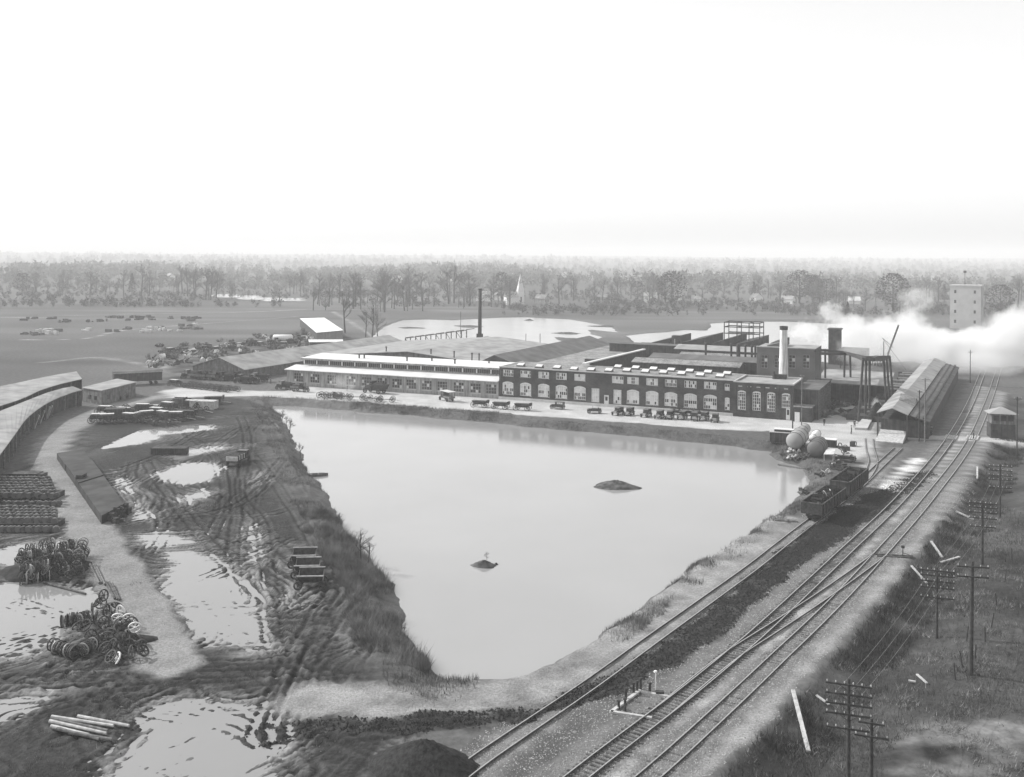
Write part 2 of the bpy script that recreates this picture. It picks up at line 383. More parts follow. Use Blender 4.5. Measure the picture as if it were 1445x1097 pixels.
for k in range(60):
    a = [rl.uniform(40, 480), rl.uniform(600, 1050)]; th = rl.uniform(0, 6.28); pts = [tuple(a)]
    for q in range(4):
        th += rl.normal(0, 0.45); sc = 8 + (a[1] - 560) * 0.13
        a = [a[0] + math.cos(th) * sc * 2.2, a[1] + math.sin(th) * sc * 0.9]; pts.append(tuple(a))
    if all(p[1] > 585 for p in pts): tracks.append(pts)
for k, tpx in enumerate(tracks):
    l = WL(tpx, 0, 2.0); la = np.array(l); x0, y0 = la.min(0) - 2.5; x1, y1 = la.max(0) + 2.5
    i0, i1 = np.searchsorted(xs, [x0, x1]); j0, j1 = np.searchsorted(ys, [y0, y1])
    if i1 <= i0 or j1 <= j0: continue
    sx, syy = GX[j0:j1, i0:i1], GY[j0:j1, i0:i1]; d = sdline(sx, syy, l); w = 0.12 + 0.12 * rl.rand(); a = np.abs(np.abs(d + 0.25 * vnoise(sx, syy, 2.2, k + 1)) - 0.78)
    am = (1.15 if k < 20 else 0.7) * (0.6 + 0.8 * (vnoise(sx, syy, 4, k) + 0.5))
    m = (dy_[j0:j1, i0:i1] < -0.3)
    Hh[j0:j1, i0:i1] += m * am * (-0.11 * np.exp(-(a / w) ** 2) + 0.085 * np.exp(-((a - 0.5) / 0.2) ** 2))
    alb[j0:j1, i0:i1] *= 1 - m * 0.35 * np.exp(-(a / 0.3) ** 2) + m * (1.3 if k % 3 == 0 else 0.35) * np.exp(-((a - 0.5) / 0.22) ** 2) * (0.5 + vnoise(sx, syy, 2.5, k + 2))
# pale drying silt in streaks round the puddles
silt = yard & (puddist < 3.0) & (puddist > -0.5)
sk_ = np.clip(1.0 - puddist / 3.0, 0, 1) * np.clip(0.15 + 0.4 * STK, 0, 0.85)
alb = np.where(silt, alb * (1 - sk_) + 0.30 * sk_, alb)
sk2 = np.clip((fbm(GX, GY, 9.0, 2, 3) - 0.22) * 1.6, 0, 0.8) * np.clip(0.2 + 0.45 * STK, 0, 1) * yard
alb = alb * (1 - sk2) + 0.20 * sk2
def paint(d, w, val, soft=0.8, lbl=None, hz=None, nz=0.25, seed=2, ns=4.0):
    global alb, Hh
    k = np.clip((w - d + 1.2 * fbm(GX, GY, 3.0, seed, 3)) / soft, 0, 1)
    alb = alb * (1 - k) + k * val * (1 + nz * 2 * fbm(GX, GY, ns, seed + 1, 4))
    if hz is not None: Hh = Hh * (1 - k) + k * hz(GX, GY)
    if lbl is not None: lab[k > 0.5] = lbl
# brushy strip along the west bank
db = np.where((dp > 0) & (GX < 0) & (GY < 215), dp, 1e3)
paint(np.abs(db - 4) , 4.5, 0.085, 3.0, 7, None, 0.3, 1, 5)
nf = lambda a: (lambda x, y: a + 0.05 * fbm(x, y, 1.5, 2, 3))
side = (GX > -20) & (GX < 140) & (GY < 420)
def sdl(line):
    r = np.full(GX.shape, 1e3); r[side] = sdline(GX[side], GY[side], line); return r
dA = sdl(TRA); dB = sdl(TRB); dC = sdl(TRC); dD = sdl(TRD); dX = sdl(COALL); dCr = np.abs(np.where(GY < 330, sdline(GX, GY, CREST), 1e3))
# north-east verge: rough grass east of the main line (dB < 0 is the east side)
east = (dB < 0) & side
vg = np.clip((-dB - 3.7 + 0.9 * fbm(GX, GY, 3.0, 1, 3)) / 1.3, 0, 1) * east
alb = alb * (1 - vg) + vg * 0.058 * (1 + 1.0 * fbm(GX, GY, 8, 2, 5))
Hh -= 1.0 * vg * np.exp(-((-dB - 8) / 4.0) ** 2); Hh += 0.22 * vg * fbm(GX, GY, 3.0, 0, 3)
lab[(vg > 0.4) & (GY < 230)] = 6
dPatch = sdpoly(GX, GY, WP([(1180, 1140), (1225, 1030), (1300, 1008), (1445, 990), (1700, 990), (1700, 1200)]))
paint(dPatch, 0.0, 0.12, 3.0, None, None, 0.7, 3, 3)
# made ground between siding and main line
btw = (dC < 2.5) & (dA > 3) & side & (GY < 180)
alb = np.where(btw, 0.095 * (1 + 0.5 * fbm(GX, GY, 5, 4, 4)), alb)
lab[btw] = 5
inl = np.abs(dC) < 40
paint(np.abs(dC), 2.3, 0.17, 1.4, 5, nf(0.03), 0.2, 4, 1.5)
paint(np.abs(dD), 2.0, 0.26, 1.4, 5, nf(0.03), 0.2, 4, 1.5)
for q in (dA, dB + 0.6): paint(np.abs(q), 3.6, 0.15, 1.5, 5, nf(0.02), 0.16, 3, 1.0)
paint(np.abs(dB + 2.7), 1.0, 0.27, 1.0, 5, nf(0.0), 0.12, 3, 1.0)
paint(np.abs((dA + dB) / 2) + 3 * (np.abs(dA - dB) > 12), 0.55, 0.36, 0.9, 5, nf(-0.02), 0.2, 3, 1.2)
paint(np.abs(np.where(side | (GX > -40), sdline(GX, GY, COALL), 1e3)) + 0 * GX, 2.3, 0.035, 1.2, 8, None, 0.5, 2, 1.8)
paint(sdpoly(GX, GY, WP([(1110, 775), (1150, 742), (1190, 722), (1208, 700), (1250, 690), (1300, 662), (1292, 690), (1235, 735), (1190, 765), (1130, 800)])), 0.2, 0.03, 1.5, 8, None, 0.5, 1, 2.0)  # coal ground right of the gondola cars, their cast shadow painted into its albedo
paint(dCr, 3.6, 0.23, 1.6, 3, nf(0.05), 0.3, 1, 2.0)
dcl = np.abs(np.where((GX > -40) & side, sdline(GX, GY, COALL), 1e3))
Hh += np.clip(1 - dcl / 3.2, 0, 1) * (0.2 * fbm(GX, GY, 1.2, 0, 3) + 0.09 * np.sin(dcl * 7.5 + 5 * fbm(GX, GY, 5, 1, 2)))
paint(np.abs(sdline(GX, GY, LANE)) + 1e3 * (GY > 330), 3.5, 0.215, 1.2, 2, nf(0.10), 0.16, 0, 2.5)
dr = sdpoly(GX, GY, ROAD)
paint(dr, 0.3, 0.42, 1.2, 4, nf(0.02), 0.14, 1, 3.0)
paint(np.abs(sdline(GX, GY, STREET)), 3.4, 0.38, 1.2, 4, nf(0.03), 0.15, 1, 3.0)
for pp, v, wd in (([(1297, 648), (1270, 668), (1247, 690)], 0.6, 1.2), ([(1306, 655), (1282, 678), (1262, 694)], 0.55, 0.8)):
    paint(np.abs(np.where(side, sdline(GX, GY, WL(pp)), 1e3)), wd, v, 1.0, None, None, 0.2, 4, 1.0)
for pp, v, wd in (([(20, 480), (120, 478), (170, 467), (260, 459), (420, 447)], 0.42, 1.1), ([(230, 520), (270, 505), (330, 495), (420, 478)], 0.3, 2.0), ([(470, 440), (500, 458), (530, 478), (560, 500)], 0.3, 1.6), ([(60, 512), (140, 505), (220, 520), (260, 545)], 0.2, 2.0),
                  ([(20, 448), (150, 444), (330, 441), (430, 437)], 0.24, 2.5)):
    paint(np.abs(np.where((GX < 0) & (GY > 200) & (GY < 900), sdline(GX, GY, WL(pp)), 1e3)), wd, v, 2.0, None, None, 0.4, 4, 6.0)
sb = sdpoly(GX, GY, WP([(200, 545), (240, 510), (330, 480), (430, 465), (540, 480), (560, 500), (330, 530), (260, 548)]))
paint(sb, 0, 0.065, 6.0, None, None, 0.8, 4, 4.0)
for L in (LAKE_A, LAKE_B, LAKE_C):
    m = (GY > 320) & (GY < 1100)
    d = np.full(GX.shape, 1e3); d[m] = sdpoly(GX[m], GY[m], L) + 3.0 * fbm(GX[m], GY[m], 22, 2, 3)
    Hh = np.where(d < 6, np.minimum(Hh, np.clip(-0.5 + 0.3 * d, -1.2, 0.3)), Hh)
# far hills
hf = np.clip((GY - 3200) / 4000, 0, 1)
Hh += hf * (16 + 38 * (vnoise(GX, GY, 1500, 1) + 0.5) * 0.8)
alb = np.where(GY > 900, 0.08 * (1 + 0.7 * vnoise(GX * 0.4, GY, 120, 3)), alb)
alb = np.clip(alb, 0.02, 0.75)
def ground(x, y):
    i = min(max(np.searchsorted(xs, x) - 1, 0), len(xs) - 2); j = min(max(np.searchsorted(ys, y) - 1, 0), len(ys) - 2)
    u = min(max((x - xs[i]) / (xs[i + 1] - xs[i]), 0), 1); v = min(max((y - ys[j]) / (ys[j + 1] - ys[j]), 0), 1)
    return float((Hh[j, i] * (1 - u) + Hh[j, i + 1] * u) * (1 - v) + (Hh[j + 1, i] * (1 - u) + Hh[j + 1, i + 1] * u) * v)
def G3(px, py, dz=0.0):
    x, y = W(px, py); return Vector((x, y, ground(x, y) + dz))

def ground_mat(name, rough, bump, bscale, fine):
    m = bpy.data.materials.new(name); m.use_nodes = True; n = m.node_tree; ns = n.nodes; lk = n.links
    b = ns['Principled BSDF']; b.inputs['Roughness'].default_value = rough; b.inputs['Specular IOR Level'].default_value = 0.08
    at = ns.new('ShaderNodeAttribute'); at.attribute_name = 'albedo'
    geo = ns.new('ShaderNodeNewGeometry')
    n1 = ns.new('ShaderNodeTexNoise'); n1.inputs['Scale'].default_value = fine; n1.inputs['Detail'].default_value = 6; n1.inputs['Roughness'].default_value = 0.7
    lk.new(geo.outputs['Position'], n1.inputs['Vector'])
    mr = ns.new('ShaderNodeMapRange'); mr.inputs['From Min'].default_value = 0.3; mr.inputs['From Max'].default_value = 0.7; mr.inputs['To Min'].default_value = 0.62; mr.inputs['To Max'].default_value = 1.38
    lk.new(n1.outputs[0], mr.inputs['Value'])
    mm = ns.new('ShaderNodeMath'); mm.operation = 'MULTIPLY'; lk.new(at.outputs['Fac'], mm.inputs[0]); lk.new(mr.outputs[0], mm.inputs[1]); lk.new(mm.outputs[0], b.inputs['Base Color'])
    n3 = ns.new('ShaderNodeTexNoise'); n3.inputs['Scale'].default_value = bscale; n3.inputs['Detail'].default_value = 5
    lk.new(geo.outputs['Position'], n3.inputs['Vector']); bp = ns.new('ShaderNodeBump'); bp.inputs['Strength'].default_value = bump; bp.inputs['Distance'].default_value = 0.15
    lk.new(n3.outputs[0], bp.inputs['Height']); lk.new(bp.outputs[0], b.inputs['Normal'])
    return m
NY, NX = GX.shape
fl = lab[:-1, :-1]
idx = np.arange(NY * NX).reshape(NY, NX)
quads = np.stack([idx[:-1, :-1], idx[:-1, 1:], idx[1:, 1:], idx[1:, :-1]], -1)
co = np.stack([GX, GY, Hh], -1).reshape(-1, 3).astype(np.float32)
alf = alb.reshape(-1).astype(np.float32)
def sheet(name, labels, m):
    mask = np.isin(fl, labels); q = quads[mask]
    if len(q) == 0: return None
    u, inv = np.unique(q.reshape(-1), return_inverse=True)
    me = bpy.data.meshes.new(name); me.vertices.add(len(u)); me.vertices.foreach_set('co', co[u].reshape(-1))
    nq = len(q); me.loops.add(nq * 4); me.loops.foreach_set('vertex_index', inv.reshape(-1).astype(np.int32))
    me.polygons.add(nq); me.polygons.foreach_set('loop_start', np.arange(0, nq * 4, 4, dtype=np.int32))
    me.update(calc_edges=True); me.shade_smooth()
    at = me.attributes.new('albedo', 'FLOAT', 'POINT'); at.data.foreach_set('value', alf[u])
    me.materials.append(m)
    return struct(link(name, me))
g_field = ground_mat('field_soil', 0.95, 0.5, 2.0, 0.9)
g_mud = ground_mat('wet_mud', 0.8, 0.9, 3.0, 1.6)
g_grav = ground_mat('gravel', 0.9, 0.7, 7.0, 4.0)
sheet('ground', [0], g_field)
sheet('mud_yard', [1], g_mud)
sheet('dirt_lane', [2], g_grav)
sheet('gravel_path', [3], g_grav)
sheet('factory_road', [4], g_grav)
sheet('railway_ballast', [5], g_grav)
sheet('grass_verge', [6], g_field)
sheet('pond_bank', [7], g_field)
sheet('cinder_road_and_shadow', [8], g_mud)

def water_mat(name, a, rough, bump, bs, ior=1.33):
    m = bpy.data.materials.new(name); m.use_nodes = True; n = m.node_tree; ns = n.nodes; lk = n.links
    b = ns['Principled BSDF']; b.inputs['Roughness'].default_value = rough; b.inputs['IOR'].default_value = ior; b.inputs['Specular IOR Level'].default_value = 0.5
    geo = ns.new('ShaderNodeNewGeometry'); no = ns.new('ShaderNodeTexNoise'); no.inputs['Scale'].default_value = 0.05; no.inputs['Detail'].default_value = 4
    lk.new(geo.outputs['Position'], no.inputs['Vector']); mr = ns.new('ShaderNodeMapRange'); mr.inputs['From Min'].default_value = 0.3; mr.inputs['From Max'].default_value = 0.7
    mr.inputs['To Min'].default_value = a * 0.95; mr.inputs['To Max'].default_value = a * 1.05; lk.new(no.outputs[0], mr.inputs['Value']); lk.new(mr.outputs[0], b.inputs['Base Color'])
    n3 = ns.new('ShaderNodeTexNoise'); n3.inputs['Scale'].default_value = bs; n3.inputs['Detail'].default_value = 3
    lk.new(geo.outputs['Position'], n3.inputs['Vector']); bp = ns.new('ShaderNodeBump'); bp.inputs['Strength'].default_value = bump; bp.inputs['Distance'].default_value = 0.1
    lk.new(n3.outputs[0], bp.inputs['Height']); lk.new(bp.outputs[0], b.inputs['Normal'])
    return m
w_pond = water_mat('silty_water', 0.27, 0.06, 0.07, 2.0, 1.75)
w_pud = water_mat('puddle_water', 0.22, 0.05, 0.03, 1.5, 1.45)
def offset_poly(p, d):
    n = len(p); area = sum(p[i][0] * p[(i + 1) % n][1] - p[(i + 1) % n][0] * p[i][1] for i in range(n)); sg = 1 if area > 0 else -1; out = []
    for i in range(n):
        a = Vector(p[i - 1]); b = Vector(p[i]); c = Vector(p[(i + 1) % n]); e1 = (b - a).normalized(); e2 = (c - b).normalized()
        n1 = Vector((e1.y, -e1.x)) * sg; n2 = Vector((e2.y, -e2.x)) * sg; m = (n1 + n2)
        if m.length < 0.3: m = n1
        m.normalize(); out.append((b.x + m.x * d, b.y + m.y * d))
    return out
from mathutils.geometry import tessellate_polygon
def water(name, poly, z, off, m):
    p = offset_poly(poly, off); tri = tessellate_polygon([[Vector((a, b, 0)) for a, b in p]])
    me = bpy.data.meshes.new(name); me.from_pydata([(a, b, z) for a, b in p], [], [tuple(t) for t in tri]); me.materials.append(m)
    me.update()
    if me.polygons[0].normal.z < 0: me.flip_normals()
    return struct(link(name, me))
water('pond_water', POND, POND_Z, 2.0, w_pond)
w_lake = water_mat('rippled_lake_water', 0.34, 0.22, 0.3, 1.2, 1.45)
for L in (LAKE_A, LAKE_B, LAKE_C): water('lake_water', L, -0.5, 5.0, w_lake)
water('puddle', YARD, PUD_Z - 0.045, -2.6, w_pud)
for i_, p in enumerate(PUDS): water('puddle', p, PUD_Z - 0.004 * i_ * 0.5, 0.9, w_pud)

# ------------------------------------------------------------------ railway
def track(name, label, line, z=0.0, ties=0, tie_all=True, rails_name='rail', gauge=1.435, tw=2.5):
    root = thing(name, label, 'railway track', (line[0][0], line[0][1], 0))
    ox, oy = line[0]; L = smooth_line(line, 1.6); n = len(L)
    nor = []
    for i in range(n):
        a = Vector(L[max(0, i - 1)]); b = Vector(L[min(n - 1, i + 1)]); d = (b - a).normalized(); nor.append(Vector((-d.y, d.x)))
    for sd in (-1, 1):
        mb = MB(); prof = ((-0.07, 0.02), (0.07, 0.02), (0.04, 0.10), (0.05, 0.19), (-0.05, 0.19), (-0.04, 0.10)); k0 = 0
        for i in range(n):
            c = Vector(L[i]) + nor[i] * sd * (gauge / 2 + 0.035)
            for o_, h_ in prof: mb.v.append((c.x + nor[i].x * o_ - ox, c.y + nor[i].y * o_ - oy, z + 0.06 + h_))
        for i in range(n - 1):
            for q in range(6):
                q2 = (q + 1) % 6; mb.f.append((i * 6 + q, (i + 1) * 6 + q, (i + 1) * 6 + q2, i * 6 + q2)); mb.m.append(1 if q == 3 else 0)
        mb.build('rail', [rail_side, rail_top], root)
    # ties
    if tie_all:
        acc = 0.0; pts = []
        for i in range(1, n):
            a = Vector(L[i - 1]); b = Vector(L[i]); seg = (b - a).length
            while acc < seg:
                pts.append((a + (b - a) * (acc / seg), math.atan2((b - a).y, (b - a).x))); acc += 0.56
            acc -= seg
        tm = MB().box(-0.11, 0.11, -tw / 2, tw / 2, -0.1, 0.075).mesh('tie', tie_wood)
        far_mb = MB(); cnt = 0
        for c, a in pts:
            if c.y < 66 or c.y > 250: continue
            a2 = a + rnd.uniform(-0.03, 0.03); dz = z + rnd.uniform(-0.035, 0.02); sh = rnd.uniform(-0.12, 0.12)
            if cnt < ties:
                o = link('tie', tm, root, (c.x - ox - math.sin(a) * sh, c.y - oy + math.cos(a) * sh, dz), a2); cnt += 1
            else:
                ca, sa = math.cos(a2), math.sin(a2); P = []
                for zz in (-0.1, 0.075):
                    for u, v in ((-0.11, -tw / 2), (0.11, -tw / 2), (0.11, tw / 2), (-0.11, tw / 2)):
                        P.append((c.x - ox + u * ca - v * sa, c.y - oy + u * sa + v * ca, dz + zz - 0.055))
                far_mb.hexa(P)
        if far_mb.v: stuff(far_mb.build('ties', tie_wood, root))
    return root
track('railway_track', 'main line nearer the pond running from lower centre up to the grade crossing', TRA, 0.0, 150)
track('railway_track', 'right hand main line edged by the pale gravel shoulder and grass slope', TRB, -0.06, 150)
track('railway_track', 'siding beside the pond bank carrying the loaded gondola cars', TRC, 0.0, 0, False)
track('railway_track', 'short curved spur bending off the pond siding towards the gantry crane', TRD, 0.0, 0, False)
track('railway_track', 'diagonal crossover linking the two main lines below the switch stand', XOV, -0.02, 0, False)
# grade crossing planks
cr = thing('plank_crossing', 'pale plank grade crossing where the street crosses both main lines', 'crossing', (*W(1352, 620), 0))
cx0, cy0 = W(1352, 620)
for ln, zz in ((TRA, 0.0), (TRB, 0.0)):
    best = min(range(len(ln)), key=lambda i: abs(Vector(ln[i]).y - W(1350, 620)[1])); c = Vector(ln[best]); d = (Vector(ln[min(best + 1, len(ln) - 1)]) - Vector(ln[best - 1])).normalized(); nn = Vector((-d.y, d.x))
    for k in range(-3, 4):
        o_ = k * 0.42 if abs(k) < 3 else k * 0.34
        if abs(abs(o_) - 0.75) < 0.12: continue
        a = c + nn * o_ - d * 2.6; b = c + nn * o_ + d * 2.6
        MB().bar((a.x - cx0, a.y - cy0, 0.2), (b.x - cx0, b.y - cy0, 0.2), 0.3, 0.1).build('plank', pale_wood, cr)
# switch stand
def on(line, py):
    yy = W(1000, py)[1]; return Vector(min(line, key=lambda q: abs(q[1] - yy)))
p = G3(1274, 786); ss = thing('switch_stand', 'dark switch stand on long head ties right of the main lines', 'switch stand', p, 0)
MB().cyl((0, 0, 0.1), (0, 0, 1.2), 0.07, 0.05).build('stand_post', dark_iron, ss)
MB().lathe([(0, 0.0), (0.02, 0.22), (0.3, 0.22), (0.36, 0)], (0, 0, 1.1), (0, 0, 1), 10).build('lamp', dark_iron, ss)
MB().bar((0, 0, 0.5), (0.7, -0.3, 0.35), 0.06).build('lever', dark_iron, ss)
for dy in (-0.45, 0.25): MB().bar((-3.2, dy + 0.5, 0.09), (1.3, dy - 0.2, 0.09), 0.26, 0.16).build('head_tie', tie_wood, ss)
# ground frame with posts beside the near main line
p = G3(905, 985); gf = thing('signal_pulley_frame', 'timber ground frame with stub posts left of the near main line', 'signal frame', p, 0)
def rel(px, py, z=0.0): q = W3(px, py, z); return (q.x - p.x, q.y - p.y, z + 0.05)
for a, b in (((862, 1006), (903, 975)), ((905, 977), (945, 984)), ((862, 1005), (920, 1014))): MB().bar(rel(*a, 0.05), rel(*b, 0.05), 0.3, 0.16).build('sill_beam', pale_wood, gf)
for a, h in (((883, 988), 0.9), ((894, 980), 0.9), ((899, 977), 0.9), ((904, 973), 0.9), ((917, 978), 0.8), ((882, 1004), 1.0), ((873, 1000), 0.6)):
    q = rel(*a); MB().cyl(q, (q[0], q[1], h), 0.11, 0.11, 8).cyl((q[0], q[1], h), (q[0], q[1], h + 0.12), 0.17, 0.12, 8).build('stub_post', dark_iron, gf)
q = rel(925, 976); MB().cyl(q, (q[0], q[1], 1.6), 0.04).lathe([(0, 0), (0.05, 0.14), (0.2, 0.14), (0.25, 0)], (q[0], q[1], 1.6), (0, 0, 1), 8).build('signal_lamp', white_paint, gf)
q = rel(931, 981); MB().box(q[0] - 0.35, q[0] + 0.35, q[1] - 0.2, q[1] + 0.2, 0.05, 0.35).build('crank_box', dark_iron, gf)

# ------------------------------------------------------------------ buildings
def frame_thing(name, label, cat='factory'):
    return thing(name, label, cat, (FO.x, FO.y, 0), FA)
def window_mesh(w, h, cols, rows, arched=False, bar=0.09, rim=0.13):
    """frame mesh in the plane y=0, sill at z=0, centred on x"""
    m = MB(); rise = 0.28 * w * 0.5 if arched else 0
    m.box(-w / 2, w / 2, -0.05, 0.05, 0, rim); m.box(-w / 2, -w / 2 + rim, -0.05, 0.05, rim, h - rise); m.box(w / 2 - rim, w / 2, -0.05, 0.05, rim, h - rise)
    if arched:
        n = 6
        for i in range(n):
            t0 = -1 + 2 * i / n; t1 = -1 + 2 * (i + 1) / n
            z0 = h - rise * t0 * t0; z1 = h - rise * t1 * t1
            m.hexa([(t0 * w / 2, -0.05, z0 - 0.32), (t1 * w / 2, -0.05, z1 - 0.32), (t1 * w / 2, 0.05, z1 - 0.32), (t0 * w / 2, 0.05, z0 - 0.32), (t0 * w / 2, -0.05, z0), (t1 * w / 2, -0.05, z1), (t1 * w / 2, 0.05, z1), (t0 * w / 2, 0.05, z0)])
    else: m.box(-w / 2, w / 2, -0.05, 0.05, h - rim, h)
    for i in range(1, cols):
        x = -w / 2 + w * i / cols; b = bar * (1.6 if cols > 4 and i % 2 == 0 else 1.0); m.box(x - b / 2, x + b / 2, -0.04, 0.04, rim, h - rim * (1 + (1 if arched else 0)))
    for j in range(1, rows):
        z = h * j / rows; m.box(-w / 2 + rim, w / 2 - rim, -0.035, 0.035, z - bar / 2, z + bar / 2)
    return m
def glass_mesh(w, h, cols, rows, dark_cells, arched=False):
    m = MB(); rise = 0.28 * w * 0.5 if arched else 0
    for i in range(cols):
        for j in range(rows):
            x0 = -w / 2 + w * i / cols; x1 = -w / 2 + w * (i + 1) / cols; z0 = h * j / rows; z1 = h * (j + 1) / rows
            if arched and j == rows - 1:
                za = h - rise * (2 * x0 / w) ** 2 - 0.02; zb = h - rise * (2 * x1 / w) ** 2 - 0.02
            else: za = zb = z1
            m.poly([(x0, 0.0, z0), (x1, 0.0, z0), (x1, 0.0, zb), (x0, 0.0, za)], 1 if (i, j) in dark_cells else 0)
    return m
WINC = {}
def window(parent, key, s, t, z, w, h, cols, rows, dark, arched=False, rz=0, fmat=white_paint, sill=True):
    k = (key, w, h, cols, rows, tuple(sorted(dark)), arched)
    if k not in WINC: WINC[k] = (window_mesh(w, h, cols, rows, arched).mesh('window', fmat), glass_mesh(w, h, cols, rows, set(dark), arched).mesh('glass', [pane_pale, pane_dark]),
                                 MB().box(-w / 2 - 0.1, w / 2 + 0.1, -0.2, 0.04, -0.16, -0.003).mesh('sill', concrete))
    a, b, c = WINC[k]
    o = link('window', a, parent, (s, t, z), rz); link('glass', b, o, (0, 0.02, 0))
    if sill: link('sill', c, o, (0, 0, 0))
    return o
def holed_wall(m, s0, s1, z0, z1, t0, t1, holes, mi=0):
    """wall slab between t0 (front) and t1 with rectangular openings [(a,b,c,d)] sorted; front faces only plus reveals"""
    xs_ = sorted({s0, s1, *[h[0] for h in holes], *[h[1] for h in holes]}); zs_ = sorted({z0, z1, *[h[2] for h in holes], *[h[3] for h in holes]})
    for i in range(len(xs_) - 1):
        for j in range(len(zs_) - 1):
            cx_, cz_ = (xs_[i] + xs_[i + 1]) / 2, (zs_[j] + zs_[j + 1]) / 2
            if any(h[0] < cx_ < h[1] and h[2] < cz_ < h[3] for h in holes): continue
            m.poly([(xs_[i], t0, zs_[j]), (xs_[i + 1], t0, zs_[j]), (xs_[i + 1], t0, zs_[j + 1]), (xs_[i], t0, zs_[j + 1])], mi)
    for a, b, c, d in holes:
        m.poly([(a, t0, c), (a, t1, c), (a, t1, d), (a, t0, d)], mi); m.poly([(b, t1, c), (b, t0, c), (b, t0, d), (b, t1, d)], mi)
        m.poly([(a, t0, d), (a, t1, d), (b, t1, d), (b, t0, d)], mi); m.poly([(a, t0, c), (b, t0, c), (b, t1, c), (a, t1, c)], mi)
def shell(m, s0, s1, t0, t1, z0, z1, mi=0, front=False):
    m.poly([(s1, t0, z0), (s1, t1, z0), (s1, t1, z1), (s1, t0, z1)], mi); m.poly([(s1, t1, z0), (s0, t1, z0), (s0, t1, z1), (s1, t1, z1)], mi)
    m.poly([(s0, t1, z0), (s0, t0, z0), (s0, t0, z1), (s0, t1, z1)], mi)
    if front: m.poly([(s0, t0, z0), (s1, t0, z0), (s1, t0, z1), (s0, t0, z1)], mi)

# --- brick works
B = frame_thing('brick_factory', 'long dark brick two storey factory with arched ground floor windows and skylit roof')
BH = 8.3
up_px = [(717, 530), (741.5, 531.5), (767, 533), (792, 535), (818, 536.5), (871.5, 540), (893, 542), (920, 544), (946.5, 545), (974, 547), (1002, 548.5)]
lo_px = [(716.5, 552), (741.5, 554), (767, 556), (792, 558), (818, 559.5), (893, 565), (920, 567), (946.5, 570), (974, 572), (1002, 574)]
holes = []; wins = []
for i, (a, b) in enumerate(up_px):
    s, z = at_t(a, b, 0); w = 3.0; h = 1.75; z = 6.0
    dk = [[(0, 0), (1, 0), (2, 0), (3, 0), (4, 0), (5, 0), (1, 1), (2, 1), (3, 1), (5, 1)], [(0, 1), (2, 1), (3, 1), (5, 0), (5, 1), (4, 0)], [(2, 0), (3, 0), (2, 1), (4, 1)], [(0, 0), (1, 0), (2, 0), (0, 1), (1, 1), (3, 0), (3, 1), (4, 1)], [(2, 1)],
          [(4, 1), (5, 1), (2, 1)], [(2, 0), (3, 0), (2, 1), (3, 1)], [(2, 0), (3, 0), (3, 1)], [(0, 0), (1, 0), (2, 0), (3, 0), (5, 0), (0, 1), (3, 1), (5, 1), (4, 0)], [(0, 0), (2, 0), (3, 0), (5, 0), (0, 1), (2, 1), (4, 1)], [(1, 0), (2, 0), (4, 1), (5, 1), (2, 1)]][i]
    holes.append((s - w / 2, s + w / 2, z, z + h)); wins.append((s, z, w, h, 6, 2, dk, False))
for i, (a, b) in enumerate(lo_px):
    s, z = at_t(a, b, 0); w = 3.2; h = 3.45; z = 1.25
    r2 = random.Random(i * 7 + 1); dk = [(c, r) for c in range(6) for r in range(2) if r2.random() < (0.35 if i not in (0, 4, 8, 9) else 0.7)] + [(c, 2) for c in range(6) if r2.random() < 0.12 or i == 9]
    holes.append((s - w / 2, s + w / 2, z, z + h)); wins.append((s, z, w, h, 6, 4, dk, True))
s, _ = at_t(840, 561, 0); holes.append((s - 1.05, s + 1.05, 0.9, 4.4)); wins.append((s, 0.9, 2.1, 3.5, 4, 4, [], False))
s, _ = at_t(871, 563.5, 0); holes.append((s - 1.05, s + 1.05, 0.9, 4.4)); wins.append((s, 0.9, 2.1, 3.5, 4, 4, [(1, 0), (2, 1)], False))
s, _ = at_t(1026, 549, 0); holes.append((s - 0.6, s + 0.6, 5.9, 7.5)); wins.append((s, 5.9, 1.2, 1.6, 2, 2, [(0, 1), (1, 1)], False))
s, _ = at_t(1026, 576, 0); holes.append((s - 0.6, s + 0.6, 1.3, 4.3)); wins.append((s, 1.3, 1.2, 3.0, 2, 4, [(0, 0), (1, 1)], True))
sd_, _ = at_t(855.5, 568, 0); holes.append((sd_ - 0.65, sd_ + 0.65, 0.15, 2.9))
m = MB(); holed_wall(m, 0, 61.2, 0, BH, 0, 0.35, holes); shell(m, 0, 61.2, 0, 15, 0, BH)
for k in range(12):  # shallow piers between bays
    s = 0.35 + k * 5.1
    if all(not (h[0] - 0.45 < s < h[1] + 0.45) for h in holes): m.box(s - 0.35, s + 0.35, -0.14, -0.003, 0, BH - 0.5)
m.build('wall', brick, B)
for s, z, w, h, c, r, dk, ar in wins: window(B, 'b', s, 0.2, z, w, h, c, r, dk, ar)
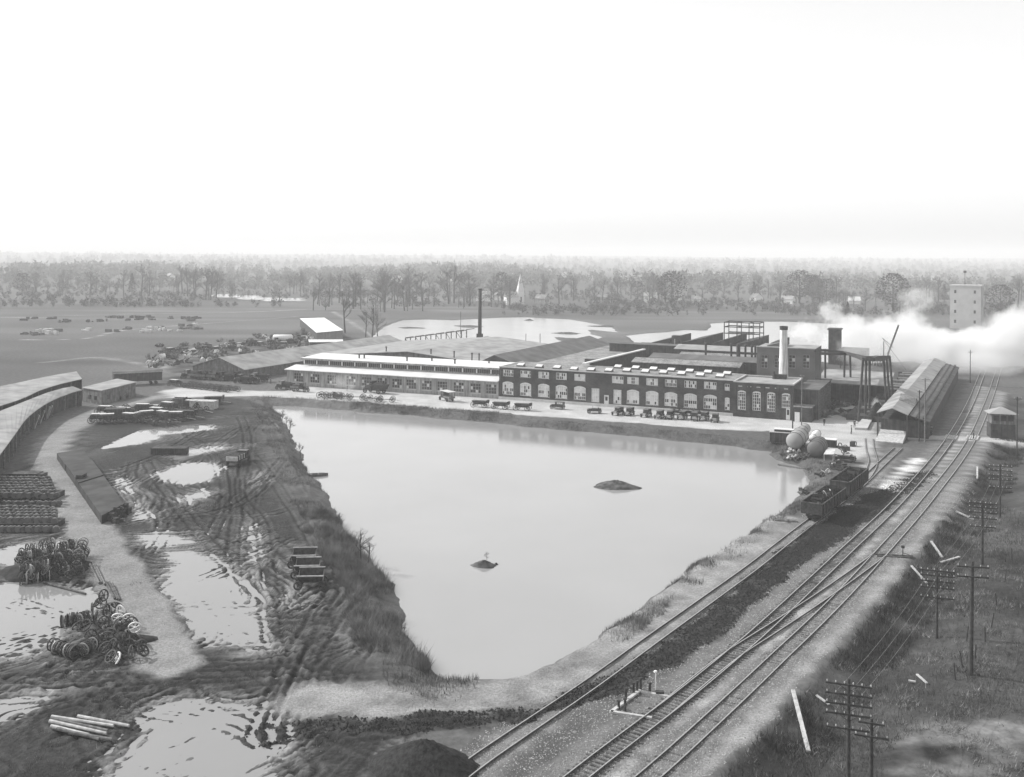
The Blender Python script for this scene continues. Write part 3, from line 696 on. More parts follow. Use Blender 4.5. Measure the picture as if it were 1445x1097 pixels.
# brick spandrels filling the arch shoulders
am = MB()
for s, z, w, h, c, r, dk, ar in wins:
    if not ar: continue
    rise = 0.28 * w * 0.5; n = 6
    for i in range(n):
        t0_ = -1 + 2 * i / n; t1_ = -1 + 2 * (i + 1) / n
        am.poly([(s + t0_ * w / 2, 0.06, z + h - rise * t0_ * t0_), (s + t1_ * w / 2, 0.06, z + h - rise * t1_ * t1_), (s + t1_ * w / 2, 0.06, z + h + 0.01), (s + t0_ * w / 2, 0.06, z + h + 0.01)])
am.build('arch_brickwork', brick, B)
dd = MB().box(sd_ - 0.62, sd_ + 0.62, 0.15, 0.24, 0.15, 2.88).build('door', white_paint, B)
MB().box(sd_ - 0.3, sd_ + 0.3, 0.10, 0.147, 1.5, 2.5).build('pane', pane_dark, dd)
MB().box(-0.1, 61.3, -0.22, 0.12, BH, BH + 0.22).box(-0.1, 0.25, 0.13, 15, BH, BH + 0.2).build('coping', concrete, B)
MB().box(-0.02, 61.15, -0.5, -0.15, 0.0, 0.7).build('plinth', concrete, B)
MB().box(0.26, 61.15, 0.13, 15.0, BH - 0.2, BH + 0.05).build('roof', roof_grey, B)
sk_f = [(704, 514), (735, 515), (761, 517), (786, 518.5), (810, 520.5), (834, 521.5), (859, 522.5), (884.5, 522.5), (910.5, 524), (936, 525.5), (961.5, 527), (988, 529), (1016, 530.5)]
sk_b = [(872, 517.5), (897, 519), (922, 520.5), (947, 522), (973, 523.5), (999, 525), (1026, 527)]
for a, b in sk_f[1:] + sk_b:
    s, t = st(a, b, BH + 0.5)
    if not (0.8 < t < 14 and 1 < s < 60.5): t = min(max(t, 1.2), 13.5)
    o = MB().hexa([(s - 1.0, t - 0.8, BH + .05), (s + 1.0, t - 0.8, BH + .05), (s + 1.0, t + 0.8, BH + .05), (s - 1.0, t + 0.8, BH + .05), (s - 0.95, t - 0.75, BH + 0.45), (s + 0.95, t - 0.75, BH + 0.45), (s + 0.95, t + 0.75, BH + 0.95), (s - 0.95, t + 0.75, BH + 0.95)]).build('skylight', roof_mid, B)
    MB().poly([(s - 0.9, t - 0.7, BH + 0.475), (s + 0.9, t - 0.7, BH + 0.475), (s + 0.9, t + 0.7, BH + 0.945), (s - 0.9, t + 0.7, BH + 0.945)]).build('glazing', white_roof, o)
# --- power house
PHs0, PHs1, PHt = 61.25, 75.0, 13.5; PH = 8.1
B2 = frame_thing('brick_power_house', 'brick corner block with four tall multi pane windows and pale flat roof', 'power house')
holes = []; wins = []
for k, a in enumerate((1046.5, 1067.5, 1088, 1109)):
    s, _ = at_t(a, 572, -0.3); holes.append((s - 0.95, s + 0.95, 1.7 if k < 3 else 0.1, 6.2)); wins.append((s, 1.7 if k < 3 else 2.9, 1.9, 4.5 if k < 3 else 3.3, 4, 6 if k < 3 else 4, [(c, r) for c in range(4) for r in range(6) if (c * 7 + r * 5 + k * 3) % 11], True))
m = MB(); holed_wall(m, PHs0, PHs1, 0, PH, -0.3, 0.1, holes); shell(m, PHs0, PHs1, -0.3, PHt, 0, PH)
for k in range(5):
    s = PHs0 + 0.35 + k * 3.28; m.box(s - 0.3, s + 0.3, -0.42, -0.303, 0, PH - 0.4)
m.build('wall', brick, B2)
for s, z, w, h, c, r, dk, ar in wins: window(B2, 'p', s, -0.1, z, w, h, c, r, dk, ar)
s = wins[3][0]
MB().box(s - 0.93, s - 0.02, -0.05, 0.05, 0.1, 2.85).build('open_doorway', pane_dark, B2); d2 = MB().box(s + 0.02, s + 0.93, -0.12, -0.04, 0.1, 2.85).build('door', white_paint, B2)
MB().box(s + 0.22, s + 0.72, -0.16, -0.125, 1.2, 2.4).build('pane', pane_dark, d2)
MB().box(PHs0, PHs1 + 0.12, -0.5, -0.1, PH, PH + 0.3).box(PHs1 - 0.3, PHs1 + 0.12, -0.1, PHt, PH, PH + 0.3).box(PHs0, PHs0 + 0.3, -0.1, PHt, PH, PH + 0.3).box(PHs0 + 0.3, PHs1 - 0.3, PHt - 0.3, PHt, PH, PH + 0.3).build('coping', concrete, B2)
MB().box(PHs0 + 0.31, PHs1 - 0.31, -0.09, PHt - 0.31, PH - 0.4, PH - 0.1).build('roof', roof_light, B2)
MB().box(68.2, 71.5, 11.2, 12.4, PH - 0.1, PH + 1.0).cyl((68.6, 10.9, PH), (68.6, 10.9, PH + 1.7), 0.35).build('roof_ventilator', dark_iron, B2)
for k in range(6): MB().box(62.4 + k * 2.1, 63.3 + k * 2.1, -0.36, -0.305, 7.1, 7.32).build('stone_inset', concrete, B2)
for k in range(7): MB().box(PHs1 + 0.003, PHs1 + 0.06, 0.8 + k * 1.8, 1.7 + k * 1.8, 2.8, 7.0).build('side_window', pane_dark, B2)
an = thing('brick_lean_to', 'small brick annex with white door at the power house right corner', 'annex', (FO.x, FO.y, 0), FA)
MB().box(75.02, 79.2, -1.4, 3.2, 0, 3.3).build('wall', brick, an); MB().box(74.99, 79.35, -1.55, 3.3, 3.303, 3.5).build('roof', roof_grey, an)
MB().box(75.5, 76.6, -1.47, -1.403, 0.05, 2.2).build('door', white_paint, an)
# trestle like dark side building behind the annex
sd2 = frame_thing('corrugated_side_shop', 'dark ribbed shop wall with vertical posts behind the power house', 'workshop')
MB().box(75.03, 80.0, 3.4, 26, 0, 6.8).build('wall', dark_wood, sd2); MB().box(75.02, 80.3, 3.3, 26.2, 6.803, 7.0).build('roof', roof_mid, sd2)
for k in range(12): MB().box(80.003, 80.2, 3.6 + k * 1.95, 3.8 + k * 1.95, 0, 6.8).build('post', pole_pale, sd2)
# --- pale clerestory building, own front line slightly forward at the far end
wl = Vector(W(405, 543.7)); wr = FO; wu = (wr - wl).normalized(); WA = math.atan2(wu.y, wu.x); WLn = (wr - wl).length
def at_w(px, py):
    r = ray(px, py); r2 = Vector((r.x, r.y)); wn = Vector((-wu.y, wu.x)); k = wl.dot(wn) / r2.dot(wn); return (r2 * k - wl).dot(wu), CAMH + r.z * k
Wb = thing('white_roofed_factory', 'long pale one storey shop with bright white stepped roofs and clerestory glazing', 'factory', (wl.x, wl.y, 0), WA)
LE = WLn - 0.2; EH = 4.4
bx = [421, 444, 468, 495, 517, 539, 560, 580, 602, 624, 647, 671, 693]
holes = []; wins = []
for i, a in enumerate(bx):
    s, _ = at_w(a, 540); w = 3.1
    if s + w / 2 > LE - 0.3: continue
    holes.append((s - w / 2, s + w / 2, 1.1, 3.7)); wins.append((s, 1.1, w, 2.6, 4, 3, [(c, r) for c in range(4) for r in range(3) if (c * 5 + r * 3 + i) % 7], False))
m = MB(); holed_wall(m, 0, LE, 0, EH, 0, 0.3, holes); shell(m, 0, LE, 0, 5.0, 0, EH); shell(m, 1.5, LE, 5.0, 16, 0, 5.6)
for i in range(len(wins) - 1):
    s = (wins[i][0] + wins[i + 1][0]) / 2; m.box(s - 0.5, s + 0.5, -0.12, -0.003, 0, EH - 0.1)
m.build('wall', plaster, Wb)
greyf = mat('grey_window_frame', 0.3, 0.7, 0.05)
for s, z, w, h, c, r, dk, ar in wins: window(Wb, 'w', s, 0.15, z, w, h, c, r, dk, ar, fmat=greyf)
MB().hexa([(-0.5, -0.7, EH + 0.005), (LE, -0.7, EH + 0.005), (LE, 5.2, EH + 0.75), (-0.5, 5.2, EH + 0.75), (-0.5, -0.7, EH + 0.2), (LE, -0.7, EH + 0.2), (LE, 5.2, EH + 1.0), (-0.5, 5.2, EH + 1.0)]).build('lower_roof', white_roof, Wb)
ncl = 15; cw = (LE - 2.5) / ncl
MB().box(2.2, LE, 5.205, 5.4, EH + 1.0, EH + 1.35).box(2.2, LE, 5.1, 5.4, EH + 2.45, EH + 2.62).build('clerestory_sill', plaster, Wb)
for k in range(ncl):
    s0 = 2.3 + k * cw
    g = MB().box(s0 + 0.2, s0 + cw - 0.2, 5.3, 5.38, EH + 1.352, EH + 2.448).build('clerestory_window', pane_dark, Wb)
    mm_ = MB()
    for q in range(1, 6): x_ = s0 + 0.2 + (cw - 0.4) * q / 6; mm_.box(x_ - 0.035, x_ + 0.035, 5.25, 5.298, EH + 1.352, EH + 2.448)
    mm_.build('glazing_bar', greyf, g)
    MB().box(s0 - 0.17, s0 + 0.17, 5.2, 5.45, EH + 1.352, EH + 2.448).build('clerestory_post', white_paint, Wb)
# side posts left end
MB().hexa([(1.6, 4.3, EH + 2.623), (LE, 4.3, EH + 2.623), (LE, 15.8, EH + 3.1), (1.6, 15.8, EH + 3.1), (1.6, 4.3, EH + 3.1), (LE, 4.3, EH + 3.1), (LE, 15.8, EH + 3.5), (1.6, 15.8, EH + 3.5)]).build('upper_roof', white_roof, Wb)
MB().box(1.65, LE, 4.22, 4.297, EH + 2.63, EH + 3.02).build('fascia', plaster, Wb)
for a, t_ in ((0.28, 9), (0.3, 9.6), (0.52, 8.5), (0.62, 11), (0.75, 8), (0.88, 12)): MB().cyl((LE * a, t_, EH + 3.1), (LE * a, t_, EH + 4.3), 0.22).cyl((LE * a, t_, EH + 4.3), (LE * a, t_, EH + 4.55), 0.38).build('roof_vent', dark_iron, Wb)

def gable_t(name, label, s0, s1, t0, t1, ze, zr, wall_m, roof_m, cat='shed', ov=0.4, sr=None, windows=0):
    """gabled building whose ridge runs away from the factory front"""
    r = frame_thing(name, label, cat); sm = (s0 + s1) / 2 if sr is None else sr; m = MB()
    for t in (t0, t1): m.poly([(s0, t, 0), (s1, t, 0), (s1, t, ze), (sm, t, zr), (s0, t, ze)] if t == t0 else [(s1, t, 0), (s0, t, 0), (s0, t, ze), (sm, t, zr), (s1, t, ze)])
    m.poly([(s1, t0, 0), (s1, t1, 0), (s1, t1, ze), (s1, t0, ze)]); m.poly([(s0, t1, 0), (s0, t0, 0), (s0, t0, ze), (s0, t1, ze)]); m.build('wall', wall_m, r)
    for a, sgn in ((s0, -1), (s1, 1)):
        sl_ = (zr - ze) / abs(sm - a); e = a + sgn * ov; ez = ze - ov * sl_ + 0.01
        P = [(sm, t0 - ov, zr + 0.01), (e, t0 - ov, ez), (e, t1 + ov, ez), (sm, t1 + ov, zr + 0.01)]
        if sgn > 0: P = [P[0], P[1], P[2], P[3]]
        b_ = [Vector(p_) for p_ in P]
        if sgn < 0: b_ = b_[::-1]
        MB().hexa(b_ + [v_ + Vector((0, 0, 0.16)) for v_ in b_]).build('roof', roof_m, r)
    for k in range(windows):
        t = t0 + (t1 - t0) * (k + 0.5) / windows; MB().box(s1 + 0.003, s1 + 0.06, t - 0.9, t + 0.9, ze * 0.35, ze * 0.8).build('window', pane_dark, r)
    return r
def span_s(name, label, s0, s1, t0, t1, ze, zr, wall_m, roof_m, cat='shop', ov=0.3):
    """long building parallel to the front, ridge along s"""
    r = frame_thing(name, label, cat); tm = (t0 + t1) / 2; m = MB()
    m.poly([(s0, t0, 0), (s1, t0, 0), (s1, t0, ze), (s0, t0, ze)]); m.poly([(s1, t1, 0), (s0, t1, 0), (s0, t1, ze), (s1, t1, ze)])
    m.poly([(s1, t0, 0), (s1, t1, 0), (s1, t1, ze), (s1, tm, zr), (s1, t0, ze)]); m.poly([(s0, t1, 0), (s0, t0, 0), (s0, t0, ze), (s0, tm, zr), (s0, t1, ze)]); m.build('wall', wall_m, r)
    P = [Vector(v) for v in ((s0 - ov, t0 - ov, ze - 0.05), (s1 + ov, t0 - ov, ze - 0.05), (s1 + ov, tm, zr), (s0 - ov, tm, zr))]; MB().hexa(P + [v + Vector((0, 0, 0.15)) for v in P]).build('roof', roof_m, r)
    P = [Vector(v) for v in ((s0 - ov, tm, zr), (s1 + ov, tm, zr), (s1 + ov, t1 + ov, ze - 0.05), (s0 - ov, t1 + ov, ze - 0.05))]; MB().hexa(P + [v + Vector((0, 0, 0.15)) for v in P]).build('roof', roof_m, r)
    return r
# --- left gabled warehouse: gable end towards the lane
gt = st(345, 537)[1]
sA, zA = at_t(310, 505, gt); sB, zB = at_t(345, 522.5, gt); sC, _ = at_t(272, 512, gt)
gable_t('gabled_warehouse', 'broad boarded warehouse with pale low gable roof left of the white roofed shop', sC, sB, gt, gt + 95, max(3.2, zB), zA, grey_wood, roof_light, 'warehouse', 0.5, sr=sA)
# --- wide felt roofs behind the white shop
gable_t('wide_felt_roof_shop', 'wide shop with smooth pale felt roof behind the white clerestory roofs', -75.5, -4.5, 17.5, 78, 6.0, 9.0, grey_wood, roof_light, 'workshop', 0.5, sr=-38)
for px, py in ((545, 498), (622, 508), (650, 509), (668, 508), (556, 512)):
    s, t = st(px, py, 8.0); o = tag(MB().cyl((0, 0, 0), (0, 0, 1.9), 0.18, 0.18, 8).cyl((0, 0, 1.9), (0, 0, 2.2), 0.35, 0.2, 8).build('roof_flue', dark_iron), 'thin dark flue pipe standing on the pale felt roof', 'flue', 'flues on the pale felt roof')
    if t < 18: t = 19
    q = FO + FU * s + FN * t; o.location = (q.x, q.y, 8.0 - abs(s + 38) * 0.03)
# --- dark boiler gable and tall iron chimney
sg, zg = at_t(671, 478, 82); s1_, z1_ = at_t(655, 487, 82); s2_, z2_ = at_t(686, 489, 82)
gable_t('dark_gable_boiler_house', 'small dark gable end poking above the pale felt roof by the iron chimney', s1_, s2_, 82, 92, z1_, zg, dark_wood, roof_light, 'boiler house', 0.3, sr=sg)
s_, zt = at_t(661, 407.5, 84); _, zb = at_t(661, 480, 84); q = FO + FU * (s_ - 0.3) + FN * 94
ch = thing('iron_chimney', 'tall thin dark iron chimney rising in front of the rear lake', 'chimney', (q.x, q.y, 0))
k_ = q.y / (FO + FU * s_ + FN * 84).y; zt = CAMH - (CAMH - zt) * k_
MB().cyl((0, 0, 0), (0, 0, zt), 0.75, 0.62, 14).build('flue', dark_iron, ch, smooth=True); MB().box(-1.2, 1.2, -1.2, 1.2, 0, 8.5).build('base', dark_iron, ch); MB().ring((0, 0, zt - 0.1), (0, 0, 1), 0.72, 0.12, 14).build('rim', dark_iron, ch)
# --- D1 long dark shed running back
s0_, z0_ = at_t(693.5, 501.5, 16); s3_, z3_ = at_t(719, 512.5, 16)
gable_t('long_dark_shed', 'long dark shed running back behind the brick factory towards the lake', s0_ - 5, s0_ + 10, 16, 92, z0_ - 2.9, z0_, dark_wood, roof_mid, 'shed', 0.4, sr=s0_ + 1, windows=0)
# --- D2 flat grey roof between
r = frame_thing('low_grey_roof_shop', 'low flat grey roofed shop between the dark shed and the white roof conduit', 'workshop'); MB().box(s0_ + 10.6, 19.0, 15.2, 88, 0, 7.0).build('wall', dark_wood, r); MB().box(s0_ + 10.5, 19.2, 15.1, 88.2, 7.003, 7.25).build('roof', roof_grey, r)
for a, b in (((815, 510), 0), ((822, 511), 0)): pass
MB().box(12.5, 16.5, 30, 31.5, 7.26, 8.3).build('roof_ventilator', dark_iron, r)
# conduit
a0 = st(809, 519, 9.0); a1 = st(909, 494.5, 9.0); cd = frame_thing('roof_gangway', 'pale narrow raised gangway running back across the shop roofs', 'gangway')
MB().bar((a0[0], max(a0[1], 10), 9.3), (a1[0], a1[1], 9.3), 1.1, 0.3).build('deck', white_roof, cd)
MB().box(19.4, 20.6, 15.3, 62, 0, 9.0).build('support_wall', dark_wood, cd)
# --- D3 transverse dark shop
sL, zL = at_t(860, 484.5, 66); sR, zR = at_t(975, 493.5, 66)
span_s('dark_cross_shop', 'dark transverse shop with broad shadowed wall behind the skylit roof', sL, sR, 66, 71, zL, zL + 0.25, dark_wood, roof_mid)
# --- rows of low monitor roofs
rows = [((893, 511), (1042, 519.5), 8.7, 'nearest'), ((915, 505.5), (1068, 511.8), 9.2, 'second'), ((960, 500), (1068, 505), 9.4, 'third'), ((951, 493), (1068, 497.5), 10.6, 'farthest')]
for k, (a, b, z, nm) in enumerate(rows):
    sa, ta = st(a[0], a[1], z); sb_, tb = st(b[0], b[1], z); t_ = (ta + tb) / 2
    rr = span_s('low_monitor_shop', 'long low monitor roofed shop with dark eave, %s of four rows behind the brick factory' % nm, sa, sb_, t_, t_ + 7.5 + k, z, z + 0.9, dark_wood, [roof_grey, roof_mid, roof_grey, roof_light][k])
for k, px in enumerate((996, 1032, 1042, 1052, 1061, 1066)):
    s, z = at_t(px, 488 + k * 0.9, 40); q = FO + FU * s + FN * 40; o = MB().cyl((0, 0, 8), (0, 0, z + 0.5), 0.3 if k != 2 else 0.55, 0.3 if k != 2 else 0.55, 10).cyl((0, 0, z + 0.5), (0, 0, z + 0.9), 0.55, 0.3, 10).build('roof_stack', dark_iron, None, (q.x, q.y, 0))
    tag(o, 'short dark stack standing among the low monitor roofs', 'stack', 'stacks among the monitor roofs')
# --- sawtooth shop
sw = frame_thing('sawtooth_shop', 'rear shop with a row of dark sawtooth roof peaks against the lake', 'workshop')
teeth = [((917.5, 484), (945.5, 478)), ((960.7, 484), (994, 477)), ((1004, 485), (1029.5, 478)), ((1033, 487), (1063, 481)), ((1076, 489), (1094, 484.5))]
zb_ = 8.0
for a, b in teeth:
    sa, za = at_t(a[0], a[1], 92); sb_, zb2 = at_t(b[0], b[1], 92); zb_ = za
    tt = MB(); P = [(sa, 92, 0), (sb_, 92, 0), (sb_, 92, zb2), (sa, 92, za)]; Q = [(x_, 120, z_) for x_, y_, z_ in P]
    tt.hexa([P[0], P[1], Q[1], Q[0], P[3], P[2], Q[2], Q[3]]); tt.build('roof_tooth', roof_dark, sw)
MB().box(at_t(905, 488, 91)[0], at_t(1100, 488, 91)[0], 88, 91.9, 0, zb_ - 0.4).build('wall', dark_wood, sw)
s, z = at_t(953.5, 474, 88); s0v, _ = at_t(947.5, 474, 88); s1v, _ = at_t(959.5, 474, 88)
v = frame_thing('roof_hopper', 'dark boxy hopper standing above the rear roofs before the lake', 'hopper'); MB().box(s0v, s1v, 88.2, 90.5, 4, z).build('box', dark_wood, v); MB().cyl((s0v + 1.2, 87.8, 5), (s0v + 1.2, 87.8, z - 1), 0.12).build('pipe', pale_wood, v)
# --- grey upper block with four windows
tB = 22.0; a0_, zt0 = at_t(1068, 489, tB); a1_, zt1 = at_t(1150, 494, tB); zt_ = (zt0 + zt1) / 2
gb = frame_thing('grey_block_building', 'plain grey block building with four dark windows behind the power house', 'workshop')
holes = []
for px in (1078.5, 1097.5, 1117.5, 1137.5):
    s, z = at_t(px, 510.5, tB); holes.append((s - 0.85, s + 0.85, z - 1.7, z + 1.7))
m = MB(); holed_wall(m, a0_, a1_, 0, zt_, tB, tB + 0.4, holes); shell(m, a0_, a1_, tB, tB + 12, 0, zt_); m.build('wall', brick_grey, gb)
for h in holes: window(gb, 'g', (h[0] + h[1]) / 2, tB + 0.25, h[2], 1.7, 3.4, 2, 4, [(c, r) for c in range(2) for r in range(4) if not (c == 1 and r == 2)], fmat=greyf)
MB().box(a0_ - 0.1, a1_ + 0.1, tB - 0.1, tB + 0.3, zt_ + 0.003, zt_ + 0.25).build('coping', concrete, gb); MB().box(a0_ + 0.01, a1_ - 0.01, tB + 0.31, tB + 12, zt_ - 0.3, zt_ + 0.02).build('roof', roof_light, gb)
MB().hexa([(a0_ + 2, tB + 3, zt_ + .03), (a0_ + 6.5, tB + 3, zt_ + .03), (a0_ + 6.5, tB + 9, zt_ + .03), (a0_ + 2, tB + 9, zt_ + .03), (a0_ + 2, tB + 3, zt_ + 0.2), (a0_ + 6.5, tB + 3, zt_ + 1.3), (a0_ + 6.5, tB + 9, zt_ + 1.3), (a0_ + 2, tB + 9, zt_ + 0.2)]).build('sawtooth_light', roof_mid, gb)
# --- white stack
s_, zt = at_t(1106, 460.5, 17.5); q = FO + FU * s_ + FN * 17.5; ws = thing('white_smokestack', 'short pale smokestack with dark sooty rim in front of the grey block', 'smokestack', (q.x, q.y, 0))
MB().lathe([(0, 1.25), (zt * 0.5, 1.1), (zt - 0.9, 0.85)], (0, 0, 0), (0, 0, 1), 20).build('shaft', mat('stack_paint', 0.6, 0.6, 0.06, 0.8, kind='streak'), ws, smooth=True)
MB().lathe([(zt - 0.9, 0.86), (zt - 0.9, 0.98), (zt, 1.0), (zt, 0.7), (zt - 1.2, 0.7)], (0, 0, 0), (0, 0, 1), 20).build('sooty_rim', dark_iron, ws)
# --- steel skeleton behind
sk = frame_thing('open_steel_frame', 'tall open steel framework standing over the rear lake shore', 'steel frame')
tf = 96; xs_f = [at_t(px, 470, tf)[0] for px in (1022, 1040, 1057, 1072)]; zf = at_t(1040, 455.5, tf)[1]; z_2 = at_t(1040, 462, tf)[1]
for dt in (0, 7):
    for x in xs_f: MB().box(x - 0.13, x + 0.13, tf + dt - 0.13, tf + dt + 0.13, 0, zf).build('column', steel, sk)
    for z in (zf, z_2, (z_2 + 6) / 2 + 2): MB().bar((xs_f[0], tf + dt, z), (xs_f[-1], tf + dt, z), 0.3, 0.3).build('beam', steel, sk)
for x in xs_f:
    for z in (zf, z_2): MB().bar((x, tf, z - 0.02), (x, tf + 7, z - 0.02), 0.2, 0.25).build('cross_beam', steel, sk)
# --- timber trestle in the rear lake
tr = frame_thing('timber_trestle', 'rising open timber trestle standing over the rear lake', 'trestle')
tt_ = 84
for row, dt in enumerate((0, 6)):
    prev = None
    for k in range(13):
        px = 572 + k * 7.2; py = 478 - k * 0.95; s, z = at_t(px, py, tt_ + dt); MB().box(s - 0.14, s + 0.14, tt_ + dt - 0.14, tt_ + dt + 0.14, 0, z).build('trestle_post', grey_wood, tr)
        if prev:
            MB().bar((prev[0], tt_ + dt, prev[1] + 0.1), (s, tt_ + dt, z + 0.1), 0.35, 0.3).build('stringer', grey_wood, tr)
            if k % 2: MB().bar((prev[0], tt_ + dt, prev[1]), (s, tt_ + dt, z - 3.0), 0.15).build('brace', grey_wood, tr)
        prev = (s, z)
for k in range(0, 13, 2):
    s, z = at_t(572 + k * 7.2, 478 - k * 0.95, tt_); MB().bar((s, tt_, z + 0.3), (s, tt_ + 6, z + 0.3), 0.25).build('cap_beam', grey_wood, tr)
# --- gantry runway
gy = thing('gantry_crane_runway', 'tall dark steel gantry crane runway on paired legs beside the freight shed', 'crane runway', (0, 0, 0))
def topz(px, base, top): return hgt(px, base, top)
legs = [((1211, 598), (1218, 507)), ((1221.5, 592), (1222, 505)), ((1227, 590), (1227, 507)), ((1190.6, 566), (1192, 498)), ((1201, 566), (1199.5, 500)), ((1164.5, 566), (1164.5, 494.5)), ((1252, 585), (1247, 508)), ((1257, 583), (1251, 506)), ((1262, 580), (1255.5, 504))]
tops = []
for (bx_, by_), (tx_, ty_) in legs:
    g_ = G3(bx_, by_); r_ = ray(tx_, ty_); k_ = g_.y; tp = Vector((r_.x * k_, k_, CAMH + r_.z * k_)); tops.append(tp)
    lg = MB().bar(g_ + Vector((0, 0, -0.2)), tp, 0.42, 0.42).build('leg', steel, gy)
    MB().box(g_.x - 0.6, g_.x + 0.6, g_.y - 0.6, g_.y + 0.6, -0.2, 0.45).build('footing', concrete, lg)
hb = FO + FU * a1_ + FN * tB
b0 = Vector((hb.x, hb.y, zt_ - 0.3))
def bm(a, b, w=0.5, h=0.7): return MB().bar(a, b, w, h).build('runway_beam', steel, gy)
bm(b0, tops[5]); bm(tops[5], tops[3]); bm(tops[3], tops[1]); bm(tops[1], tops[8]); bm(tops[4], tops[0]); bm(tops[0], tops[6]); bm(tops[2], tops[7]); bm(b0 + Vector((0.5, -3, -0.4)), tops[4]); bm(tops[0], tops[1], .3, .4); bm(tops[6], tops[8], .3, .4)
for i in range(12):
    a = tops[0].lerp(tops[6], i / 12); b = tops[0].lerp(tops[6], (i + 0.5) / 12); MB().bar(a + Vector((0, 0, -1.4 if i % 2 else 0)), b + Vector((0, 0, 0 if i % 2 else -1.4)), 0.12).build('lattice_bar', steel, gy)
for i in range(1, 5):  # ladder like bracing
    MB().bar(tops[6] * (i / 6) + Vector(G3(1252, 585)) * (1 - i / 6), tops[8] * (i / 6) + Vector(G3(1262, 580)) * (1 - i / 6), 0.12).build('lattice_bar', steel, gy)
MB().bar(tops[0].lerp(tops[6], 0.45), tops[1].lerp(tops[8], 0.45), 0.9, 0.9).build('crane_trolley', dark_iron, gy)
cp = thing('concrete_crane_footing', 'pale concrete pad under the near crane legs', 'platform', G3(1220, 598), 0)
P = [W3(a, b, 0.12) - cp.location for a, b in ((1206, 606), (1224, 607), (1234, 588), (1223, 586))]; P = [Vector((v_.x, v_.y, 0)) for v_ in P]; MB().hexa([v_ for v_ in P] + [v_ + Vector((0, 0, 0.5)) for v_ in P]).build('slab', concrete, cp)
# yard shed behind the gantry
ys_ = frame_thing('pale_roof_yard_shed', 'open shed with broad pale roof seen through the gantry legs', 'shed')
q0 = at_t(1150, 536, 32); s0y, s1y = at_t(1152, 540, 32)[0], at_t(1256, 545, 32)[0]
zf_ = at_t(1200, 541.5, 32)[1]
MB().hexa([(s0y, 31, zf_ - 0.1), (s1y, 31, zf_ - 0.1), (s1y, 48, zf_ + 1.5), (s0y, 48, zf_ + 1.5), (s0y, 31, zf_ + 0.1), (s1y, 31, zf_ + 0.1), (s1y, 48, zf_ + 1.7), (s0y, 48, zf_ + 1.7)]).build('roof', roof_light, ys_)
MB().box(s0y, s1y - 1, 36, 47.5, 0, zf_ - 0.15).build('wall', dark_wood, ys_)
for k in range(7): x = s0y + 0.3 + k * (s1y - s0y - 0.8) / 6; MB().box(x - 0.15, x + 0.15, 31.2, 31.5, 0, zf_ - 0.12).build('post', dark_wood, ys_)
q = G3(1238, 594); hp = tag(MB().build('coal_heap', coal, None, q), 'black coal heap between the gantry legs and the freight shed', 'coal heap')
def mound(o, R, h, sq=1.0, n=24, rings=9, rough=0.25, seed=0, mt=coal, rz=0.0):
    rr = random.Random(seed); ph = [rr.uniform(0, 6.28) for _ in range(6)]; mb = MB(); mb.v.append((0, 0, h))
    for j in range(1, rings + 1):
        f = j / rings
        for i in range(n):
            a = 2 * PI * i / n; k = 1 + rough * (math.sin(2 * a + ph[0]) * 0.4 + math.sin(3 * a + ph[1]) * 0.3 + math.sin(5 * a + ph[2]) * 0.2) + rr.uniform(-1, 1) * 0.05
            z = h * (1 - f) ** 1.0 * (1 + 0.5 * f * (1 - f)) * (1 + rough * rr.uniform(-0.4, 0.4)) - 0.15 * (f > 0.98)
            mb.v.append((math.cos(a) * R * f * k, math.sin(a) * R * f * k * sq, z))
    for i in range(n): mb.f.append((0, 1 + i, 1 + (i + 1) % n)); mb.m.append(0)
    for j in range(rings - 1):
        for i in range(n):
            a = 1 + j * n + i; b = 1 + j * n + (i + 1) % n; mb.f.append((a, a + n, b + n, b)); mb.m.append(0)
    me = mb.mesh(o.name, mt); me.shade_smooth(); o.data = me; o.rotation_euler.z = rz
mound(hp, 3.0, 4.2, 1.0, seed=3)
# --- freight shed along the tracks
fs0 = W3(1259, 577, 6.2); fs1 = W3(1313, 513, 6.2); fd = Vector((fs1.x - fs0.x, fs1.y - fs0.y)); FL = 118.0; fa = math.atan2(fd.y, fd.x)
fr = thing('freight_shed', 'long freight shed with pale gabled roof and open front beside the main lines', 'freight shed', (fs0.x, fs0.y, 0), fa)
def loc_fr(px, py, z): v_ = Vector(W(px, py, z)) - Vector((fs0.x, fs0.y)); v_.rotate(Matrix.Rotation(-fa, 2)); return v_
# local x along shed (away), y to the left
hw = 3.1
for sg in (1, -1):
    P = [Vector((0, 0, 6.2)), Vector((FL, 0, 6.2)), Vector((FL, sg * hw, 5.0)), Vector((0, sg * hw, 5.0))]
    if sg > 0: P = P
    MB().hexa(([P[0], P[1], P[2], P[3]] if sg > 0 else [P[3], P[2], P[1], P[0]]) + [v_ + Vector((0, 0, 0.15)) for v_ in ([P[0], P[1], P[2], P[3]] if sg > 0 else [P[3], P[2], P[1], P[0]])]).build('roof', roof_light, fr)
P = [Vector((14, 0, 6.4)), Vector((20, 0, 6.4)), Vector((20, -hw, 5.3)), Vector((14, -hw, 5.3))]
MB().poly([(13, 0, 6.36), (17, 0, 7.4), (17, -hw - 0.2, 6.6)]).poly([(13, 0, 6.36), (17, -hw - 0.2, 6.6), (13.6, -hw - 0.2, 5.2)]).poly([(17, 0, 7.4), (22, 0, 6.4), (22, -hw, 5.2), (17, -hw - 0.2, 6.6)]).build('roof_dormer', roof_grey, fr)
